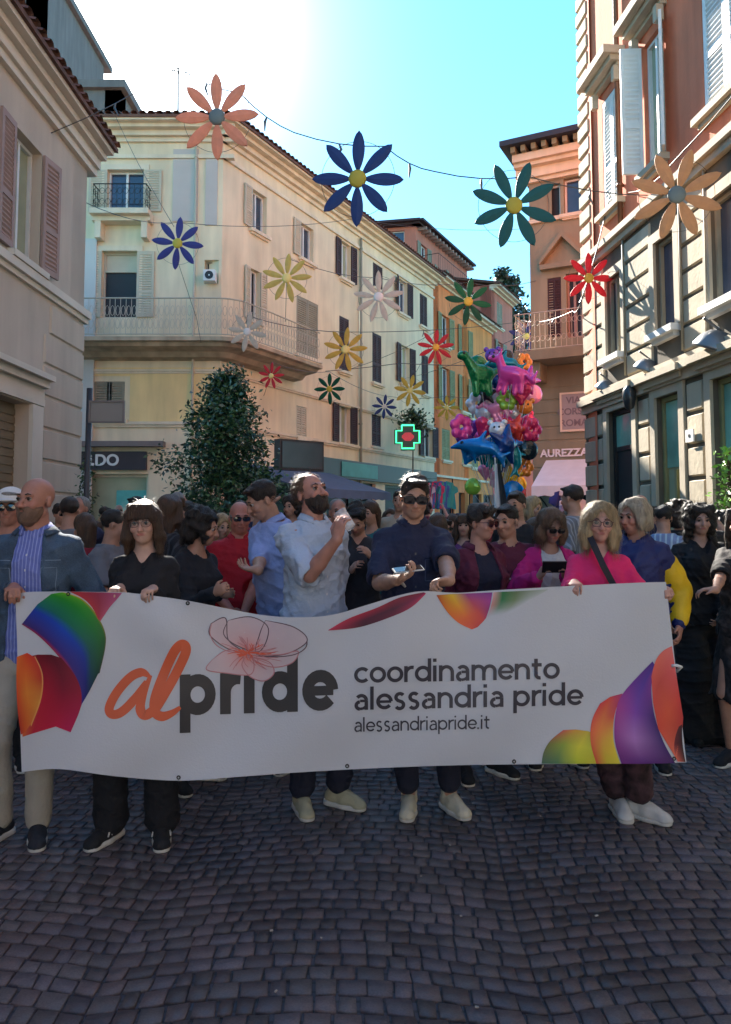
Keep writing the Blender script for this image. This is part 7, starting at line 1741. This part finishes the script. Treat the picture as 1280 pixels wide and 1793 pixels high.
# 13 blue and yellow jacket
p = Person(X_(1112, 4.95), 4.95, R(-28), 1.66, w=.96, sex='m', label='grey-blond person in a navy and yellow jacket right behind the pink woman', skin=SKr, head=(R(-30), R(4), 0), vox=.008)
p.hair('bob', hairmat('hair_ash', (.40, .32, .22)), 700, seed=9, length=.07); my = cloth('navy_nylon', srgb(24, 34, 92), rough=.6)
jk = p.top('jacket', my, off=.024, sleeve=1.9, neck='round', loose=.03); p.collar(my, r=.085, z=1.48, h=.05); p.trousers(BLK); p.shoes(BLK, SOLE)
g = p.grid(.8, 1.42); a, e, w_ = p.sh[1], p.elb[1], p.wr[1]; g.cone(a + (e - a) * .3, e, .080, .074, .02); g.cone(e, w_ - (w_ - e) * .2, .074, .055, .02); zz, rx, ry, cy = p.torso_prof(.030, .86, 1.22); g.loft(zz, rx, ry, cy, p.piv, p.T, .02); g.noise(.006, 30, 4); g.build('jacket_panel', cloth('yellow_nylon', srgb(232, 186, 24), rough=.6), p.root)
# 16 woman in long black
p = Person(X_(1222, 5.5), 5.5, R(-4), 1.635, w=1.04, sex='f', label='woman with long curly black hair in loose long black clothes standing at right', skin=(.50, .29, .22), head=(R(-4), R(4), 0),
           arms={-1: dict(wrist=P(1172, 1080, 5.35), pole=(-.9, .4, -1)), 1: dict(wrist=P(1262, 1075, 5.3), pole=(.9, .4, -1))}, legs={-1: (-.09, -.03, -.1), 1: (.13, -.05, .1)})
p.hair('curlylong', HD, 3000, seed=12, length=.20); p.top('blouse', BLK, off=.03, sleeve=1.85, neck='v', loose=.03, puff=.03, wr=.010, flare=.06); p.trousers(BLK, off=.03, wide=.09, hem=.11, wr=.010); p.shoes(cloth('black_boot', (.012, .012, .012)), BLK, style='boot')
# 17 person cut by the right edge
p = Person(X_(1300, 4.9), 4.9, R(-40), 1.62, sex='f', label='person in a dark flowered dress cut off by the right edge, forearm stretched forward', skin=SKm, head=(R(-6), R(8), 0), vox=.008,
           arms={-1: dict(wrist=P(1250, 1046, 4.5), pole=(-.2, .5, -1), dir=(-.8, -.4, 0), normal=(0, 0, -1)), 1: dict(wrist=P(1330, 1060, 4.8), pole=(.6, .5, -1))})
p.hair('bangs', HDB, 500, seed=3, length=.2); fl = mat('flowered_cloth', srgb(46, 40, 40), .85, 1.4, 22, .4, 45); p.top('blouse', fl, off=.02, sleeve=.9, neck='v'); p.skirt(fl, .45, 1.02, .24); p.shoes(BLK, SOLE)
# ---------------------------------------------------------------- the crowd behind
protos = []
def proto(sex, H, style, hm, head, yaw, sleeve, neck, seed, arms=None, glass=None, w=1.0, sk=SKm, length=.15, lean=0):
    p = Person(0, 0, 0, H, sex=sex, w=w, vox=.0145, skin=sk, head=head, arms=arms, label='x', lean=lean)
    p.face(); p.hair(style, hm, 0, seed, length)
    if glass: p.glasses(FRM, SUNL, .029, .02, name='sunglasses')
    p.top('shirt', BLK, off=.02, sleeve=sleeve, neck=neck, vox=.016); p.trousers(BLK, vox=.018); p.shoes(BLK, SOLE)
    protos.append((p.root, yaw, hm.name)); p.root['category'] = 'person'; return p
hp = dict(wrist=(-.12, -.32, 1.15), world=False, pole=(-.8, .3, -1), dir=(.3, -.7, .5)); hp2 = dict(wrist=(.12, -.32, 1.15), world=False, pole=(.8, .3, -1), dir=(-.3, -.7, .5)); up_a = dict(wrist=(-.22, -.25, 1.62), world=False, pole=(-.8, -.2, -.6))
proto('m', 1.76, 'short', HDB, (0, .05, 0), 0, .8, 'round', 1)
proto('m', 1.72, 'short', HD, (.5, .1, 0), .4, .8, 'collar', 2, {-1: hp})
proto('f', 1.64, 'bob', HB, (-.3, 0, 0), 0, 1.8, 'v', 3)
proto('f', 1.60, 'curlylong', HD, (.3, .1, 0), -.3, .7, 'v', 4, {-1: hp, 1: hp2})
proto('m', 1.78, 'receding', HG, (-.5, 0, 0), 0, 1.9, 'collar', 5, sk=SKr)
proto('f', 1.62, 'back', HB, (0, .1, 0), 0, 1.8, 'round', 6, length=.24)
proto('f', 1.66, 'up', HDB, (.7, 0, 0), 0, .6, 'round', 7, glass=True)
proto('m', 1.70, 'ring', HG, (.2, 0, 0), 0, .8, 'collar', 8, glass=True, sk=SKr, w=1.1)
proto('f', 1.68, 'bob', HBL, (0, .2, 0), .2, 1.8, 'v', 9, {1: hp2}, sk=SKl, length=.17)
proto('m', 1.74, 'curly', HDB, (-.6, 0, 0), 0, .8, 'round', 10, {-1: up_a})
proto('f', 1.61, 'bangs', HB, (.1, 0, 0), 0, .8, 'round', 11, sk=SKl, length=.2)
protos = protos[:]
CC_ = [('black', (.012, .012, .015)), ('dark red', srgb(130, 26, 44)), ('navy', srgb(32, 38, 66)), ('white', (.55, .55, .56)), ('grey', srgb(110, 112, 118)), ('pink', srgb(196, 60, 110)), ('light blue', srgb(130, 150, 190)), ('olive', srgb(84, 84, 56)), ('purple', srgb(96, 56, 110)), ('teal', srgb(30, 96, 100)), ('orange', srgb(206, 110, 50)), ('beige', srgb(170, 152, 130)), ('maroon', srgb(90, 26, 44)), ('yellow', srgb(216, 180, 60))]
used = set(); HN = {'hair_black': 'black-haired', 'hair_brown': 'brown-haired', 'hair_blonde': 'blonde', 'hair_dark_brown': 'dark-haired', 'hair_grey': 'grey-haired', 'hair_light_brown': 'light-brown-haired'}
cr = random.Random(21)
def crowd(px, Y, k, col, label, yaw=0, back=False, hs=1.0, group='bystanders crowding behind the banner', y_top=None):
    root, yw, hn = protos[k]; o = root if k not in used else copy_tree(root); used.add(k)
    if o is root:
        pass
    o.location = (X_(px, Y), Y, 0); o.rotation_euler = (0, 0, yw + yaw + (math.pi if back else 0)); o.scale = (hs,) * 3; tag(o, label, 'person', group)
    cn, c = CC_[col]; st_ = (int(px) + k) % 3 == 0; m = cloth('crowd_' + cn.replace(' ', '_') + ('_striped' if st_ else ''), c, **(dict(stripes=(tuple(min(.7, q * 1.8 + .03) for q in c), 22.0, .35)) if st_ else {})); lo_ = cloth('crowd_' + ('dark_jeans' if k % 2 else 'black_cotton'), (.025, .03, .05) if k % 2 else (.012, .012, .015))
    for ch in o.children:
        b_ = ch.name.split('.')[0]
        if b_ in ('shirt', 'trousers'): ch.material_slots[0].link = 'OBJECT'; ch.material_slots[0].material = m if b_ == 'shirt' else lo_
# people one can pick out in the photograph
crowd(122, 6.2, 0, 4, 'black-haired person in grey directly right of the bald man, behind', back=True, hs=.97)
crowd(152, 5.6, 5, 1, 'brown-haired person in a dark red top right of the bald man\'s shoulder', .8, back=True, hs=.97)
crowd(196, 5.3, 1, 4, 'dark-haired young man in a grey vest looking right, left of the fringe woman', .9, hs=.93)
crowd(296, 5.7, 10, 0, 'tall brown-haired person in black right behind the fringe woman', 2.4, hs=1.06)
crowd(684, 9.0, 2, 5, 'brown-haired person in a pink top framed between two men', 0)
crowd(766, 5.9, 5, 0, 'brown-haired person in black seen from behind beside the sunglasses man', 0, back=True, hs=.97)
crowd(905, 6.4, 0, 0, 'short-haired person in a black tee between the maroon and magenta clothes', -.6)
crowd(1120, 7.6, 7, 2, 'bald person in navy turned away before the dark shop door', 2.7, hs=1.04)
crowd(1160, 6.6, 1, 6, 'black-haired person in pale blue turned away left of the woman in long black', 2.2, hs=.96)
crowd(1192, 6.8, 9, 0, 'curly-haired person in black right behind the woman in long black', 2.6, hs=.97)
crowd(1268, 7.4, 3, 7, 'black curly-haired person in olive by the right edge', .3)
crowd(868, 13.0, 9, 13, 'balloon seller in yellow holding up the bunch of balloons', 0, group='street sellers')
rows_ = [(7.1, 'nearest', [(145, 4, 2), (228, 3, 0), (330, 0, 12), (384, 8, 4), (455, 6, 0), (545, 1, 3), (590, 4, 0), (655, 5, 9), (812, 10, 8), (940, 2, 2), (1003, 0, 4)]),
         (8.4, 'second', [(104, 6, 0), (172, 10, 5), (252, 7, 6), (345, 2, 0), (425, 5, 1), (512, 9, 2), (610, 3, 4), (705, 0, 11), (780, 6, 3), (852, 4, 1), (925, 8, 8), (1012, 5, 0), (1082, 1, 9), (1140, 3, 0)]),
         (10.2, 'third', [(112, 5, 2), (185, 8, 0), (245, 1, 1), (310, 4, 4), (372, 6, 10), (440, 0, 2), (492, 10, 0), (560, 7, 6), (628, 2, 5), (690, 9, 0), (748, 3, 3), (800, 5, 2), (880, 1, 12), (948, 10, 0), (1000, 7, 4), (1060, 6, 9)]),
         (12.2, 'fourth', [(180, 0, 0), (232, 2, 4), (288, 6, 1), (352, 9, 0), (470, 4, 3), (525, 3, 2), (580, 5, 8), (640, 1, 0), (688, 8, 2), (735, 7, 5), (790, 2, 0), (925, 0, 6), (975, 6, 0), (1020, 3, 11)]),
         (15.2, 'farthest', [(210, 7, 0), (250, 4, 2), (320, 1, 6), (500, 10, 0), (548, 0, 4), (600, 5, 1), (650, 2, 3), (700, 6, 0), (745, 9, 12), (800, 3, 10), (845, 8, 0), (900, 1, 2), (950, 7, 0), (990, 4, 5)])]
ORD = ['first', 'second', 'third', 'fourth', 'fifth', 'sixth', 'seventh', 'eighth', 'ninth', 'tenth', 'eleventh', 'twelfth', 'thirteenth', 'fourteenth', 'fifteenth', 'sixteenth']
for Y, rn, L_ in rows_:
    for i, (px, k, c) in enumerate(sorted(L_)):
        hn = protos[k][2]; crowd(px + cr.uniform(-5, 5), Y + cr.uniform(-.3, .3), k, c, '%s person in a %s top, %s from left in the %s crowd row' % (HN[hn], CC_[c][0], ORD[i], rn), yaw=cr.uniform(-.8, .8), back=(i * 7 + k) % 5 in (0,), hs=cr.uniform(.90, 1.06))
